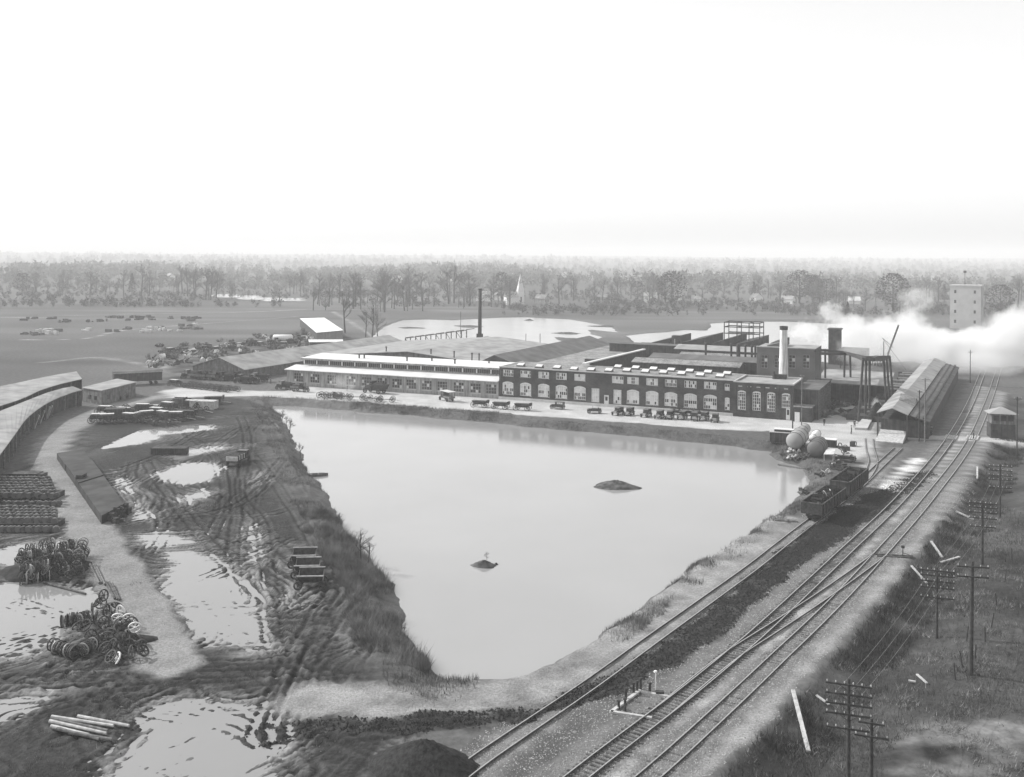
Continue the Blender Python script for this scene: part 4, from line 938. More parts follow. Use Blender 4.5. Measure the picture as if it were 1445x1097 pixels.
MB().hexa([(2, -hw - 4.0, 3.6), (FL, -hw - 4.0, 3.6), (FL, -hw - 0.1, 4.7), (2, -hw - 0.1, 4.7), (2, -hw - 4.0, 3.75), (FL, -hw - 4.0, 3.75), (FL, -hw - 0.1, 4.85), (2, -hw - 0.1, 4.85)]).build('lean_to_roof', roof_mid, fr)
for k in range(14): MB().box(2.2 + k * 8, 2.5 + k * 8, -hw - 3.9, -hw - 0.2, 3.72, 3.82).build('purlin', dark_wood, fr)
for yy in (-hw - 1.4, -hw - 2.8): MB().hexa([(2, yy - 0.15, 4.15 if yy > -6 else 3.98), (FL, yy - 0.15, 4.15 if yy > -6 else 3.98), (FL, yy + 0.15, 4.2 if yy > -6 else 4.03), (2, yy + 0.15, 4.2 if yy > -6 else 4.03), (2, yy - 0.15, 4.55 if yy > -6 else 4.2), (FL, yy - 0.15, 4.55 if yy > -6 else 4.2), (FL, yy + 0.15, 4.6 if yy > -6 else 4.25), (2, yy + 0.15, 4.6 if yy > -6 else 4.25)]).build('roof_rail', dark_wood, fr)
MB().box(3.0, FL - 1, -hw - 3.7, hw - 0.6, 0, 3.55).build('wall', dark_wood, fr)
for k in range(16): MB().box(0.2 + k * 7.3, 0.5 + k * 7.3, hw - 0.4, hw - 0.1, 0, 4.95).build('post', dark_wood, fr)
MB().box(0.2, 0.5, -hw + 0.1, -hw + 0.4, 0, 4.95).build('post', dark_wood, fr)
MB().hexa([(-5.5, -2.6, 0), (2.9, -2.6, 0), (2.9, 2.6, 0), (-5.5, 2.6, 0), (-5.5, -2.6, 0.2), (2.9, -2.6, 1.3), (2.9, 2.6, 1.3), (-5.5, 2.6, 0.2)]).build('loading_ramp', pale_wood, fr)
# roof racks left of the freight shed : stacked stock
pk = thing('lumber_deck', 'long open deck of stacked dark stock left of the freight shed', 'stock deck', (fs0.x, fs0.y, 0), fa)
MB().box(20, 112, hw + 1.0, hw + 9, 0, 1.2).build('deck', dark_wood, pk)
for k in range(26):
    MB().box(21 + k * 3.4, 23.5 + k * 3.4, hw + 1.3, hw + 4.4 + rnd.uniform(0, 3.5), 1.203, 1.9 + rnd.uniform(0, 1.0)).build('stack', [grey_wood, dark_wood, pole_pale][k % 3], pk)
# --- crossing watchman cabin
q = G3(1414, 617); wc = thing('watchman_cabin', 'two storey dark crossing cabin with pale hipped roof at the right end of the street', 'cabin', q, FA + 0.2)
MB().box(-2.6, 2.2, -1.8, 1.8, 0, 3.4).build('wall', dark_wood, wc); MB().box(-2.4, 2.0, -1.6, 1.6, 3.4, 5.6).build('upper_storey', grey_wood, wc)
for k in range(3): MB().box(-2.0 + k * 1.4, -1.0 + k * 1.4, -1.68, -1.603, 4.1, 5.2).build('window', pane_dark, wc)
MB().poly([(-3.1, -2.3, 5.6), (2.7, -2.3, 5.6), (-0.2, 0, 6.9)]).poly([(2.7, -2.3, 5.6), (2.7, 2.3, 5.6), (-0.2, 0, 6.9)]).poly([(2.7, 2.3, 5.6), (-3.1, 2.3, 5.6), (-0.2, 0, 6.9)]).poly([(-3.1, 2.3, 5.6), (-3.1, -2.3, 5.6), (-0.2, 0, 6.9)]).build('roof', roof_light, wc)
MB().box(-2.3, -1.2, -1.88, -1.803, 0.05, 2.2).build('door', pane_dark, wc)
# --- elevator tower
q = G3(1364, 463); ev = thing('grain_elevator_tower', 'tall pale windowed tower standing beyond the steam at right', 'tower', (q.x, q.y, 0), -0.52)
eh = hgt(1364, 463, 404); ew = 7.6
holes = []
for px_ in (-0.66, 0.6):
    for k in range(4): z = eh * (0.13 + 0.235 * k); holes.append((px_ * ew - 0.55, px_ * ew + 0.55, z, z + 1.7))
m = MB(); holed_wall(m, -ew, ew, 0, eh, -ew, -ew + 0.5, holes); shell(m, -ew, ew, -ew, ew, 0, eh); m.build('wall', elev_m, ev)
for h in holes: MB().box(h[0] + 0.02, h[1] - 0.02, -ew + 0.3, -ew + 0.4, h[2], h[3]).build('window', pane_dark, ev)
MB().box(-ew - 0.3, ew + 0.3, -ew - 0.3, ew + 0.3, eh + 0.003, eh + 0.7).build('cornice', elev_m, ev); MB().box(ew + 0.003, ew + 0.4, -4, -3.2, 0, eh).build('downpipe', elev_m, ev)
MB().cyl((-1, 0, eh + 0.7), (-1, 0, eh + 7), 0.15, 0.1, 6).lathe([(0, 0), (0.3, 0.8), (1.2, 0.8), (1.5, 0)], (-1, 0, eh + 7), (0, 0, 1), 8).build('mast', steel, ev)
# derrick boom beyond the freight shed
q = W3(1256, 522, 0); dk_ = thing('derrick_boom', 'slanting derrick boom with guy lines sticking up out of the steam', 'derrick', (q.x, q.y, 0))
def rel2(px, py): r_ = ray(px, py); return Vector((r_.x * q.y - q.x, 0, CAMH + r_.z * q.y))
MB().bar((0, 0, 0), rel2(1253, 500), 0.4).bar(rel2(1253, 500), rel2(1268, 459), 0.45, 0.45).build('boom', steel, dk_); MB().bar(rel2(1247, 520), rel2(1247, 482), 0.25).build('mast', steel, dk_)
MB().bar(rel2(1245, 477), rel2(1282, 527), 0.12).bar(rel2(1245, 477), rel2(1262, 492), 0.12).build('guy_line', steel, dk_)
# dark hoist house in the steam
s, z = at_t(1180, 466, 130); s0h = at_t(1169, 466, 130)[0]; s1h = at_t(1185, 466, 130)[0]; hz_ = frame_thing('hoist_house', 'dark boxy hoist house half hidden in white steam', 'hoist house')
MB().box(s0h, s1h, 130, 136, 0, z).build('wall', dark_wood, hz_); MB().box(s0h - 0.4, s1h + 0.4, 129.6, 136.4, z + 0.003, z + 0.4).build('roof', roof_dark, hz_)
MB().box(s1h, s1h + 9, 128, 140, 0, z * 0.45).build('lower_wing', dark_wood, hz_)

# --- left curved sheds
def curved_shed(name, label, up, lo, zu, zl, roof_m, posts):
    a = WL(up, zu, 6.0); b = WL(lo, zl, 6.0); n = 24
    def samp(L, f): x = f * (len(L) - 1); i = min(int(x), len(L) - 2); return Vector(L[i]).lerp(Vector(L[i + 1]), x - i)
    o0 = samp(b, 0.5); r = thing(name, label, 'shed', (o0.x, o0.y, 0)); A = [samp(a, i / n) - o0 for i in range(n + 1)]; Bq = [samp(b, i / n) - o0 for i in range(n + 1)]
    m = MB(); m2 = MB()
    for i in range(n):
        P = [(Bq[i].x, Bq[i].y, zl), (Bq[i + 1].x, Bq[i + 1].y, zl), (A[i + 1].x, A[i + 1].y, zu), (A[i].x, A[i].y, zu)]; m.hexa(P + [(x_, y_, z_ + 0.15) for x_, y_, z_ in P])
        wa = A[i].lerp(Bq[i], 0.12); wb = A[i + 1].lerp(Bq[i + 1], 0.12); m2.poly([(wa.x, wa.y, 0), (wb.x, wb.y, 0), (wb.x, wb.y, zu - 0.3), (wa.x, wa.y, zu - 0.3)])
        c1 = A[i].lerp(Bq[i], 0.55); c2 = A[i + 1].lerp(Bq[i + 1], 0.55)
        m2.poly([(c1.x, c1.y, 0), (c2.x, c2.y, 0), (c2.x, c2.y, (zu + zl) / 2 - 0.2), (c1.x, c1.y, (zu + zl) / 2 - 0.2)])
    m.build('roof', roof_m, r); m2.build('back_wall', dark_wood, r)
    e = n; P = [Bq[e], A[e]]; MB().poly([(P[0].x, P[0].y, 0), (P[1].x, P[1].y, 0), (P[1].x, P[1].y, zu - 0.02), (P[0].x, P[0].y, zl - 0.02)]).build('end_wall', grey_wood, r)
    pm = MB().box(-0.12, 0.12, -0.12, 0.12, 0, zl - 0.01).mesh('post', pole_pale)
    for k in range(posts): c = samp(b, (k + 0.5) / posts) - o0; c = c.lerp(samp(a, (k + 0.5) / posts) - o0, 0.06); link('post', pm, r, (c.x, c.y, 0))
    return r
curved_shed('curved_open_shed', 'curved open fronted shed with pale felt roof beside the lane at left edge', [(-140, 640), (-60, 605), (23.5, 572), (68.5, 554.5), (89, 548.7), (103, 546.2)], [(-90, 760), (-20, 670), (23.5, 611), (36.6, 592.5), (54.6, 577.6), (75.4, 565), (97.6, 556), (115.6, 551.2)], 4.6, 3.8, roof_light, 22)
curved_shed('curved_rear_shed', 'rear curved shed with grey roof behind the open fronted one', [(-120, 575), (-50, 556), (23.5, 541.5), (54.6, 534.6), (78, 530), (108, 525)], [(-120, 620), (-50, 590), (23.5, 566.5), (47.7, 556), (56, 551.8), (82, 543.5), (115.6, 535.6)], 4.8, 4.0, roof_light, 12)
# leaning boards in the open shed
for px, py in ((47, 603), (55, 596), (63, 590), (66, 588)):
    b_ = G3(px, py + 3); o = MB().hexa([(-0.6, 0, 0), (0.6, 0, 0), (0.6, 0.15, 0), (-0.6, 0.15, 0), (-0.6, 1.0, 2.9), (0.6, 1.0, 2.9), (0.6, 1.15, 2.9), (-0.6, 1.15, 2.9)]).build('leaning_board', pale_wood, None, b_, -0.9)
    tag(o, 'pale upright board leaning in the mouth of the curved shed', 'board', 'boards leaning in the curved shed')
# small flat-roofed shed
def quad_building(name, label, cat, roof_px, z_top, z_low, wall_m, roof_m, inset=0.5, doors=()):
    P = [W3(a, b, z_low if i in (0, 3) else z_top) for i, (a, b) in enumerate(roof_px)]; c = sum(P, Vector()) / 4; r = thing(name, label, cat, (c.x, c.y, 0)); Q = [v_ - Vector((c.x, c.y, 0)) for v_ in P]
    MB().hexa(Q + [v_ + Vector((0, 0, 0.2)) for v_ in Q]).build('roof', roof_m, r)
    cc = sum(Q, Vector()) / 4; I = [v_ + (cc - v_).normalized() * inset for v_ in Q]
    wmesh = MB().hexa([Vector((v_.x, v_.y, -0.1)) for v_ in I] + [Vector((I[i].x, I[i].y, Q[i].z - 0.02)) for i in range(4)]).build('wall', wall_m, r)
    for (i, j, f0, f1, z0_, z1_, mt) in doors:
        a = I[i].lerp(I[j], f0); b = I[i].lerp(I[j], f1); d = (b - a); nn = Vector((d.y, -d.x, 0)).normalized() * 0.05
        MB().hexa([Vector((a.x, a.y, z0_)) + nn, Vector((b.x, b.y, z0_)) + nn, Vector((b.x, b.y, z0_)) - nn, Vector((a.x, a.y, z0_)) - nn, Vector((a.x, a.y, z1_)) + nn, Vector((b.x, b.y, z1_)) + nn, Vector((b.x, b.y, z1_)) - nn, Vector((a.x, a.y, z1_)) - nn]).build('door' if mt is not pane_dark else 'window', mt, r)
    return r
quad_building('flat_roofed_shed', 'small boarded shed with pale flat roof at the head of the lane', 'shed', [(115.6, 548), (143.3, 552.4), (193, 540.2), (165.4, 535.5)], 3.5, 3.4, grey_wood, roof_light, 0.3,
              [(1, 2, 0.5, 0.56, 0, 2.4, pane_dark), (1, 2, 0.6, 0.66, 0, 2.4, pole_pale), (1, 2, 0.7, 0.78, 0, 2.4, pane_dark), (1, 2, 0.15, 0.22, 1.2, 2.2, pane_dark), (0, 1, 0.3, 0.45, 1.0, 2.0, pane_dark), (0, 1, 0.6, 0.75, 1.0, 2.0, pane_dark)])
# boxcar behind it
g_ = G3(194, 543); bcx = thing('boxcar', 'dark wooden boxcar standing behind the flat roofed shed', 'railway car', g_, FA + 0.95)
MB().box(-6.5, 6.5, -1.45, 1.45, 1.1, 3.7).build('body', dark_wood, bcx); MB().hexa([(-6.7, -1.55, 3.7), (6.7, -1.55, 3.7), (6.7, 1.55, 3.7), (-6.7, 1.55, 3.7), (-6.7, -0.6, 4.1), (6.7, -0.6, 4.1), (6.7, 0.6, 4.1), (-6.7, 0.6, 4.1)]).build('roof', roof_mid, bcx)
MB().box(-6.6, 6.6, -1.5, -1.455, 3.5, 3.7).build('side_board', pale_wood, bcx)
for x in (-5, -3.6, 3.6, 5): MB().cyl((x, -0.8, 0.45), (x, 0.8, 0.45), 0.42, 0.42, 10).build('wheel', dark_iron, bcx)
# white roofed shed with lean tank at back left
quad_building('white_roofed_barn', 'white sheet roofed barn among the junk beyond the warehouse', 'barn', [(446.5, 470), (484, 466.5), (457.6, 449), (423, 450)], 6.5, 4.0, dark_wood, white_roof, 0.6)
quad_building('low_white_shed', 'low narrow pale roofed shed in front of the white barn', 'shed', [(436, 483.5), (484, 483.2), (484, 479.8), (435, 480)], 2.6, 2.2, dark_wood, white_roof, 0.4)
g_ = G3(399, 484); tk = thing('oil_tank', 'white horizontal cylinder tank beside the barn junk', 'tank', g_, 0); MB().lathe([(-4.2, 0), (-4.0, 1.2), (-3.7, 1.5), (3.7, 1.5), (4.0, 1.2), (4.2, 0)], (0, 0, 2.0), (1, 0.1, 0), 16).build('shell', white_paint, tk, smooth=True)
for x in (-2.4, 2.4): MB().box(x - 0.2, x + 0.2, -1, 1, 0, 1.2).build('saddle', dark_wood, tk)
# long low dark shed by the lane
P = [W3(a, b, 1.6) for a, b in ((153, 738), (184, 722), (117, 633), (80, 636))]
r = thing('long_tarpaper_shed', 'long low black tarpaper roof alongside the dirt lane', 'shed', (P[0].x, P[0].y, 0)); Q = [v_ - Vector((P[0].x, P[0].y, 0)) for v_ in P]
cuts = [0.0, 0.13, 0.52, 0.56, 0.9, 1.0]
for k, (f0, f1, hh) in enumerate(((0.10, 0.50, 1.6), (0.50, 0.78, 1.75), (0.79, 1.0, 1.5))):
    A0 = Q[0].lerp(Q[3], f0); A1 = Q[0].lerp(Q[3], f1 - 0.005); B0 = Q[1].lerp(Q[2], f0); B1 = Q[1].lerp(Q[2], f1 - 0.005)
    for v_ in (A0, A1, B0, B1): v_.z = 0
    hv = Vector((0, 0, hh)); MB().hexa([A0, B0, B1, A1, A0 + hv * 0.8, B0 + hv, B1 + hv, A1 + hv * 0.8]).build('roof_section', roof_dark, r)
    pass
c = (Q[0].lerp(Q[3], 0.55) * 0.8 + Q[1].lerp(Q[2], 0.55) * 0.2); MB().box(c.x - 0.5, c.x + 0.5, c.y - 0.9, c.y + 0.9, 1.2, 2.0).build('hatch', pole_wood, r)

# --- far church and houses
def house(px, py, w, l, h, rz, wm, rm, label, group=None, chimney=True):
    q = G3(px, py); r = thing('house', label, 'house', q, rz, group)
    m = MB(); m.poly([(-w, -l, 0), (w, -l, 0), (w, -l, h), (0, -l, h + w * 0.8), (-w, -l, h)]).poly([(w, l, 0), (-w, l, 0), (-w, l, h), (0, l, h + w * 0.8), (w, l, h)]).poly([(w, -l, 0), (w, l, 0), (w, l, h), (w, -l, h)]).poly([(-w, l, 0), (-w, -l, 0), (-w, -l, h), (-w, l, h)]); m.build('wall', wm, r)
    for sg in (-1, 1):
        P = [Vector((0, -l - 0.4, h + w * 0.8)), Vector((0, l + 0.4, h + w * 0.8)), Vector((sg * (w + 0.5), l + 0.4, h - 0.4)), Vector((sg * (w + 0.5), -l - 0.4, h - 0.4))]
        if sg > 0: P = P[::-1]
        MB().hexa(P + [v_ + Vector((0, 0, 0.2)) for v_ in P]).build('roof', rm, r)
    for x in (-w * 0.5, w * 0.5): MB().box(x - 0.5, x + 0.5, -l - 0.05, -l - 0.003, 1.0, 2.6).build('window', pane_dark, r)
    if chimney: MB().box(-0.4, 0.4, l * 0.3, l * 0.3 + 0.8, h + w * 0.6, h + w * 0.8 + 1.4).build('chimney', brick, r)
house(918, 427, 3.5, 5, 5.5, 1.2, white_paint, roof_light, 'bright white house with pale roof at the wood edge right of the lake'); house(950, 424, 3, 7, 2.6, 1.5, white_paint, roof_light, 'long low white building just right of the bright white house')
house(984, 429, 3, 4, 4, 1.1, white_paint, roof_grey, 'small grey roofed white house standing alone in front of the wood'); house(1067, 428, 3.5, 4, 5, 0.4, white_paint, roof_grey, 'white house with grey roof left of the bare trees at right')
house(1112, 429, 3, 5, 4, 0.9, white_paint, roof_light, 'pale house with light roof directly above the white smokestack'); house(1205, 429, 3.5, 4.5, 3, 1.4, white_paint, white_roof, 'white roofed cottage among dark trees right of centre')
house(1275, 438, 4, 5, 4.5, 0.8, plaster, roof_grey, 'grey walled house in the trees above the steam cloud'); house(708, 424, 4, 5, 5, 0.6, plaster, roof_light, 'pale walled house left of the church steeple')
house(684, 425, 4, 6, 5, 1.2, white_paint, roof_light, 'white house behind the tip of the iron chimney'); house(765, 428, 3.5, 4.5, 4, 1.0, plaster, roof_grey, 'grey house just right of the church')
house(848, 424, 3, 5, 3, 1.4, plaster, roof_grey, 'low grey house on the far lake road'); house(530, 395, 4, 6, 6, 0.4, white_paint, roof_light, 'distant white house far off in the haze above the bare trees left of centre')
for k in range(18):
    px = [100, 240, 560, 618, 660, 700, 719, 745, 775, 798, 830, 640, 880, 1010, 1060, 1180, 1290, 1320][k]; py = [392, 396, 399, 392, 389, 388, 390, 388, 386, 392, 396, 396, 398, 392, 394, 396, 392, 398][k]
    house(px, py, 4.5, 6, 6, rnd.uniform(0.2, 1.4), white_paint, roof_light, 'tiny far white house in the hazy town beyond the woods', 'far houses of the hazy town', False)
q = G3(734, 430); chh = thing('church', 'white church with tall pointed steeple above the lake shore', 'church', q, 0.3); sh_ = hgt(734, 430, 386)
MB().box(-2.4, 2.4, -2.4, 2.4, 0, sh_ * 0.42).build('tower', white_paint, chh); MB().poly([(-2.5, -2.5, sh_ * .42), (2.5, -2.5, sh_ * .42), (0, 0, sh_)]).poly([(2.5, -2.5, sh_ * .42), (2.5, 2.5, sh_ * .42), (0, 0, sh_)]).poly([(2.5, 2.5, sh_ * .42), (-2.5, 2.5, sh_ * .42), (0, 0, sh_)]).poly([(-2.5, 2.5, sh_ * .42), (-2.5, -2.5, sh_ * .42), (0, 0, sh_)]).build('spire', white_roof, chh)
MB().box(-12, -2.5, -4, 4, 0, 6).build('nave', white_paint, chh); MB().hexa([(-12.3, -4.5, 6.003), (-2.5, -4.5, 6.003), (-2.5, 4.5, 6.003), (-12.3, 4.5, 6.003), (-12.3, -0.1, 10), (-2.5, -0.1, 10), (-2.5, 0.1, 10), (-12.3, 0.1, 10)]).build('nave_roof', roof_light, chh)
MB().box(-0.5, 0.5, -2.5, -2.405, 2, 6).build('window', pane_dark, chh)

# ------------------------------------------------------------------ vehicles
def wheel_mb(R=0.42, w=0.1, spokes=8, n=14):
    m = MB().ring((0, 0, 0), (0, 1, 0), R - w / 2, w / 2, n)
    for k in range(spokes): a = 2 * PI * k / spokes; m.bar((0.06 * math.cos(a), 0, 0.06 * math.sin(a)), ((R - w) * math.cos(a), 0, (R - w) * math.sin(a)), 0.05)
    m.cyl((0, -0.1, 0), (0, 0.1, 0), 0.09, 0.09, 6); return m
car_wheel = wheel_mb().mesh('wheel', dark_iron); big_wheel = wheel_mb(0.68, 0.1, 10, 16).mesh('wheel', mat('wheel_wood', 0.07, 0.8, 0.2)); truck_wheel = wheel_mb(0.5, 0.16, 8).mesh('wheel', dark_iron)
def wheels(root, me, xs_, w, z):
    for x in xs_:
        for y in (-w, w): link('wheel', me, root, (x, y, z))
PARK = (0, -60, 0)
def make_car(top=True):
    r = thing('parked_car', 'black open touring car', 'car')
    MB().hexa([(-1.5, -0.62, 0.55), (0.55, -0.62, 0.55), (0.55, 0.62, 0.55), (-1.5, 0.62, 0.55), (-1.6, -0.7, 1.15), (0.5, -0.7, 1.15), (0.5, 0.7, 1.15), (-1.6, 0.7, 1.15)]).build('body', black, r)
    MB().hexa([(0.5, -0.42, 0.55), (1.55, -0.33, 0.6), (1.55, 0.33, 0.6), (0.5, 0.42, 0.55), (0.5, -0.42, 1.15), (1.55, -0.28, 1.08), (1.55, 0.28, 1.08), (0.5, 0.42, 1.15)]).build('hood', black, r)
    MB().box(1.55, 1.62, -0.33, 0.33, 0.55, 1.12).build('radiator', rail_top, r)
    wheels(r, car_wheel, (-1.2, 1.35), 0.72, 0.42)
    for x in (-1.2, 1.35):
        for y in (-0.72, 0.72): MB().hexa([(x - 0.55, y - 0.13, 0.6), (x + 0.5, y - 0.13, 0.6), (x + 0.5, y + 0.13, 0.6), (x - 0.55, y + 0.13, 0.6), (x - 0.3, y - 0.13, 0.92), (x + 0.3, y - 0.13, 0.92), (x + 0.3, y + 0.13, 0.92), (x - 0.3, y + 0.13, 0.92)]).build('fender', black, r)
    for y in (-0.4, 0.4): MB().cyl((1.5, y, 0.95), (1.68, y, 0.95), 0.12, 0.14, 8).build('headlight', rail_top, r)
    for y in (-0.72, 0.72): MB().box(-0.7, 0.85, y - 0.14, y + 0.14, 0.38, 0.43).build('running_board', black, r)
    MB().box(0.45, 0.5, -0.6, 0.6, 1.16, 1.72).build('windscreen', pane_dark, r)
    if top:
        MB().hexa([(-1.65, -0.72, 1.72), (0.6, -0.7, 1.78), (0.6, 0.7, 1.78), (-1.65, 0.72, 1.72), (-1.55, -0.66, 1.86), (0.5, -0.62, 1.9), (0.5, 0.62, 1.9), (-1.55, 0.66, 1.86)]).build('roof', mat('car_top_canvas', 0.13, 0.7, 0.15, 2), r)
        m = MB()
        for x in (-1.5, -0.5): [m.bar((x, y, 1.15), (x, y, 1.75), 0.05) for y in (-0.66, 0.66)]
        m.build('roof_bow', black, r); MB().box(-1.6, -1.56, -0.66, 0.66, 1.16, 1.72).build('rear_curtain', black, r)
    else: MB().box(-1.0, -0.8, -0.6, 0.6, 1.16, 1.4).build('seat', black, r)
    return r
def make_truck(kind):
    r = thing('truck', 'old motor truck', 'truck')
    MB().box(-2.6, 2.3, -0.45, 0.45, 0.65, 0.85).build('chassis', dark_iron, r)
    MB().hexa([(1.2, -0.45, 0.85), (2.4, -0.4, 0.85), (2.4, 0.4, 0.85), (1.2, 0.45, 0.85), (1.2, -0.45, 1.55), (2.4, -0.36, 1.45), (2.4, 0.36, 1.45), (1.2, 0.45, 1.55)]).build('hood', black, r)
    c = MB().box(0.25, 1.2, -0.8, 0.8, 0.85, 1.5).box(0.2, 1.35, -0.85, 0.85, 2.3, 2.4); [c.bar((x, y, 1.5), (x, y, 2.3), 0.07) for x in (0.3, 1.15) for y in (-0.76, 0.76)]; c.box(0.2, 0.27, -0.8, 0.8, 1.5, 2.3); c.build('cab', black, r)
    wheels(r, truck_wheel, (-1.6, 1.9), 0.85, 0.5)
    for y in (-0.42, 0.42): MB().cyl((2.35, y, 1.3), (2.52, y, 1.3), 0.12, 0.14, 8).build('headlight', rail_top, r)
    if kind == 'dump':
        b = MB(); b.hexa([(-2.7, -0.7, 0.95), (0.1, -0.7, 0.95), (0.1, 0.7, 0.95), (-2.7, 0.7, 0.95), (-3.0, -1.0, 1.9), (0.15, -1.0, 1.9), (0.15, 1.0, 1.9), (-3.0, 1.0, 1.9)]); b.build('dump_body', dark_iron, r)
        MB().hexa([(-2.6, -0.8, 1.9), (0.0, -0.8, 1.9), (0.0, 0.8, 1.9), (-2.6, 0.8, 1.9), (-1.9, -0.2, 2.2), (-0.6, -0.2, 2.25), (-0.6, 0.2, 2.25), (-1.9, 0.2, 2.2)]).build('load', coal, r)
    elif kind == 'canopy':
        MB().box(-2.8, 0.15, -0.9, 0.9, 0.9, 1.35).build('bed', grey_wood, r); m = MB(); [m.bar((x, y, 1.35), (x, y, 2.5), 0.07) for x in (-2.7, -1.3, 0.05) for y in (-0.85, 0.85)]; m.build('canopy_post', dark_iron, r)
        MB().box(-3.0, 1.7, -1.05, 1.05, 2.5, 2.62).build('canopy_roof', canvas, r)
    else:
        MB().box(-2.8, 0.15, -0.95, 0.95, 0.9, 1.0).build('bed', grey_wood, r)
        for y in (-0.95, 0.95): MB().box(-2.8, 0.1, y - 0.03, y + 0.03, 1.003, 1.5).build('side_board', grey_wood, r)
        MB().box(-2.4, -0.2, -0.7, 0.7, 1.003, 1.8).build('load', dark_wood, r)
    return r
def make_wagon(kind='dump'):
    r = thing('wagon', 'wooden wagon', 'wagon')
    wm_ = big_wheel
    if kind == 'dump':
        MB().hexa([(-1.3, -0.35, 0.75), (1.3, -0.35, 0.75), (1.3, 0.35, 0.75), (-1.3, 0.35, 0.75), (-1.9, -0.85, 1.65), (1.9, -0.85, 1.65), (1.9, 0.85, 1.65), (-1.9, 0.85, 1.65)]).build('hopper_body', dark_wood, r)
        MB().box(1.9, 2.3, -0.7, 0.7, 1.2, 1.9).build('seat', dark_wood, r)
    elif kind == 'box':
        m = MB().box(-1.7, 1.7, -0.65, 0.65, 0.85, 0.92)
        for y in (-0.65, 0.65): m.box(-1.7, 1.7, y - 0.03, y + 0.03, 0.923, 1.5)
        for x in (-1.7, 1.7): m.box(x - 0.03, x + 0.03, -0.61, 0.61, 0.923, 1.5)
        m.build('box_body', dark_wood, r); MB().box(-1.5, 0.9, -0.55, 0.55, 0.923, 1.75).build('load', grey_wood, r); MB().box(-1.55, 1.0, -0.6, 0.6, 1.753, 1.82).build('load_cover', canvas, r)
    else:
        MB().box(-1.7, 1.7, -0.06, 0.06, 0.6, 0.75).box(-1.5, -1.3, -0.6, 0.6, 0.755, 0.9).box(1.3, 1.5, -0.6, 0.6, 0.755, 0.9).build('reach_pole', grey_wood, r)
    for x in (-1.45, 1.45): MB().bar((x, -0.9, 0.66), (x, 0.9, 0.66), 0.1).build('axle', dark_iron, r)
    wheels(r, wm_, (-1.45, 1.45), 0.92, 0.68)
    MB().bar((1.6, 0, 0.6), (3.6, 0.2, 0.25), 0.09).build('tongue', pale_wood, r)
    return r
P_car = Proto(make_car(True)); P_open = Proto(make_car(False)); P_dump = Proto(make_truck('dump')); P_can = Proto(make_truck('canopy')); P_load = Proto(make_truck('load'))
P_wd = Proto(make_wagon('dump')); P_wb = Proto(make_wagon('box')); P_wr = Proto(make_wagon('run'))
row = 'cars parked in front of the brick factory'
parked = [(872, 586, 'small black car with folded top at the left end of the parked row', 1.75), (888, 586.6, 'second black car of the parked row, close to the white factory door', 1.6), (912, 588.7, 'black car with square top before the arched window right of the white door', 1.65), (930.6, 590.7, 'pale topped car fourth from the left in the parked row', 1.55),
          (945, 591.5, 'dark car tucked beside the pale topped one in mid row', 1.5), (963, 592, 'broad topped black car in the middle of the parked row', 1.6), (980, 593.6, 'black car seventh in the row, slightly turned to the left', 1.35), (994, 593.2, 'black car squeezed in next to last of the parked row', 1.6), (1009, 595.8, 'black car nearest the power house at the right end of the row', 1.45)]
for px, py, lb, a in parked: P_car.put(G3(px, py), FA - a, lb, row)
for px, py in ((956, 586), (969, 586.5), (984, 587.5)): P_open.put(G3(px, py), FA + 0.1 + rnd.uniform(-.2, .2), ['low open car backed against the factory wall behind the parked row', 'open car against the wall behind the broad topped car', 'open car against the wall near the right end of the row'][int((px - 956) / 13)], 'cars against the factory wall')
P_car.put(G3(787, 577.6), FA + PI, 'black covered car parked broadside between the wagons and the row', None); P_open.put(G3(839, 583.5), FA + PI + 0.4, 'open roadster nosed towards the factory left of the white door')
P_open.put(G3(722, 563.5), FA, 'low open car drawn up against the second arched window'); P_car.put(G3(1304, 614), FA + PI, 'black touring car waiting at the street crossing poles')
for k, (px, py) in enumerate(((677, 575), (706, 577.5), (737, 579.5))): P_wd.put(G3(px, py), FA + 0.1, ['leftmost big dump wagon with pale wheels on the pond side road', 'middle dump wagon with sloped dark hopper on the pond road', 'dump wagon with pale wheels nearest the first arched windows'][k], 'dump wagons on the pond road')
P_can.put(G3(630, 566), FA + 2.6, 'truck with flat white canopy standing in front of the pale shop'); P_dump.put(G3(529, 555), FA + 3.0, 'large dark dump truck parked broadside before the pale shop', None, 1.35)
P_load.put(G3(424, 553), FA, 'loaded dark truck at the left corner of the pale shop'); P_dump.put(G3(401, 550), FA + PI, 'dark dump truck just left of the pale shop corner')
for k, (px, py) in enumerate(((460, 561.5), (467, 562), (474, 562.5), (481, 563), (503, 564.5), (527, 566.5), (545, 568))): P_wr.put(G3(px, py), FA + rnd.uniform(-.5, .5), ['bare wagon running gear at the left end of the line before the pale shop', 'second bare running gear in the cluster on the bank road', 'third bare running gear in the cluster on the bank road', 'rightmost running gear of the close cluster', 'single running gear standing alone below the big dump truck', 'running gear right of the big dump truck', 'last running gear to the right before the open paved stretch'][k], 'running gears along the bank road', 1.1)
wh = [(306.5, 537.5), (317, 537.6), (329, 537), (343, 541.5), (353, 541), (364, 539), (280, 535.5), (268, 534.5), (290, 536)]
for k, (px, py) in enumerate(wh): (P_dump if k % 2 else P_load).put(G3(px, py), FA + 0.2 * (k % 3) + (PI if k % 2 else 0), 'dark truck number parked before the gabled warehouse'.replace(' number', ['', ' nearest the gable door', ', second from the gable door', ' at the right corner', ' beside the corner one', ' farthest right', ' left of the gable', ' farthest left', ' under the gable middle'][k]), 'trucks before the warehouse gable', 1.1)
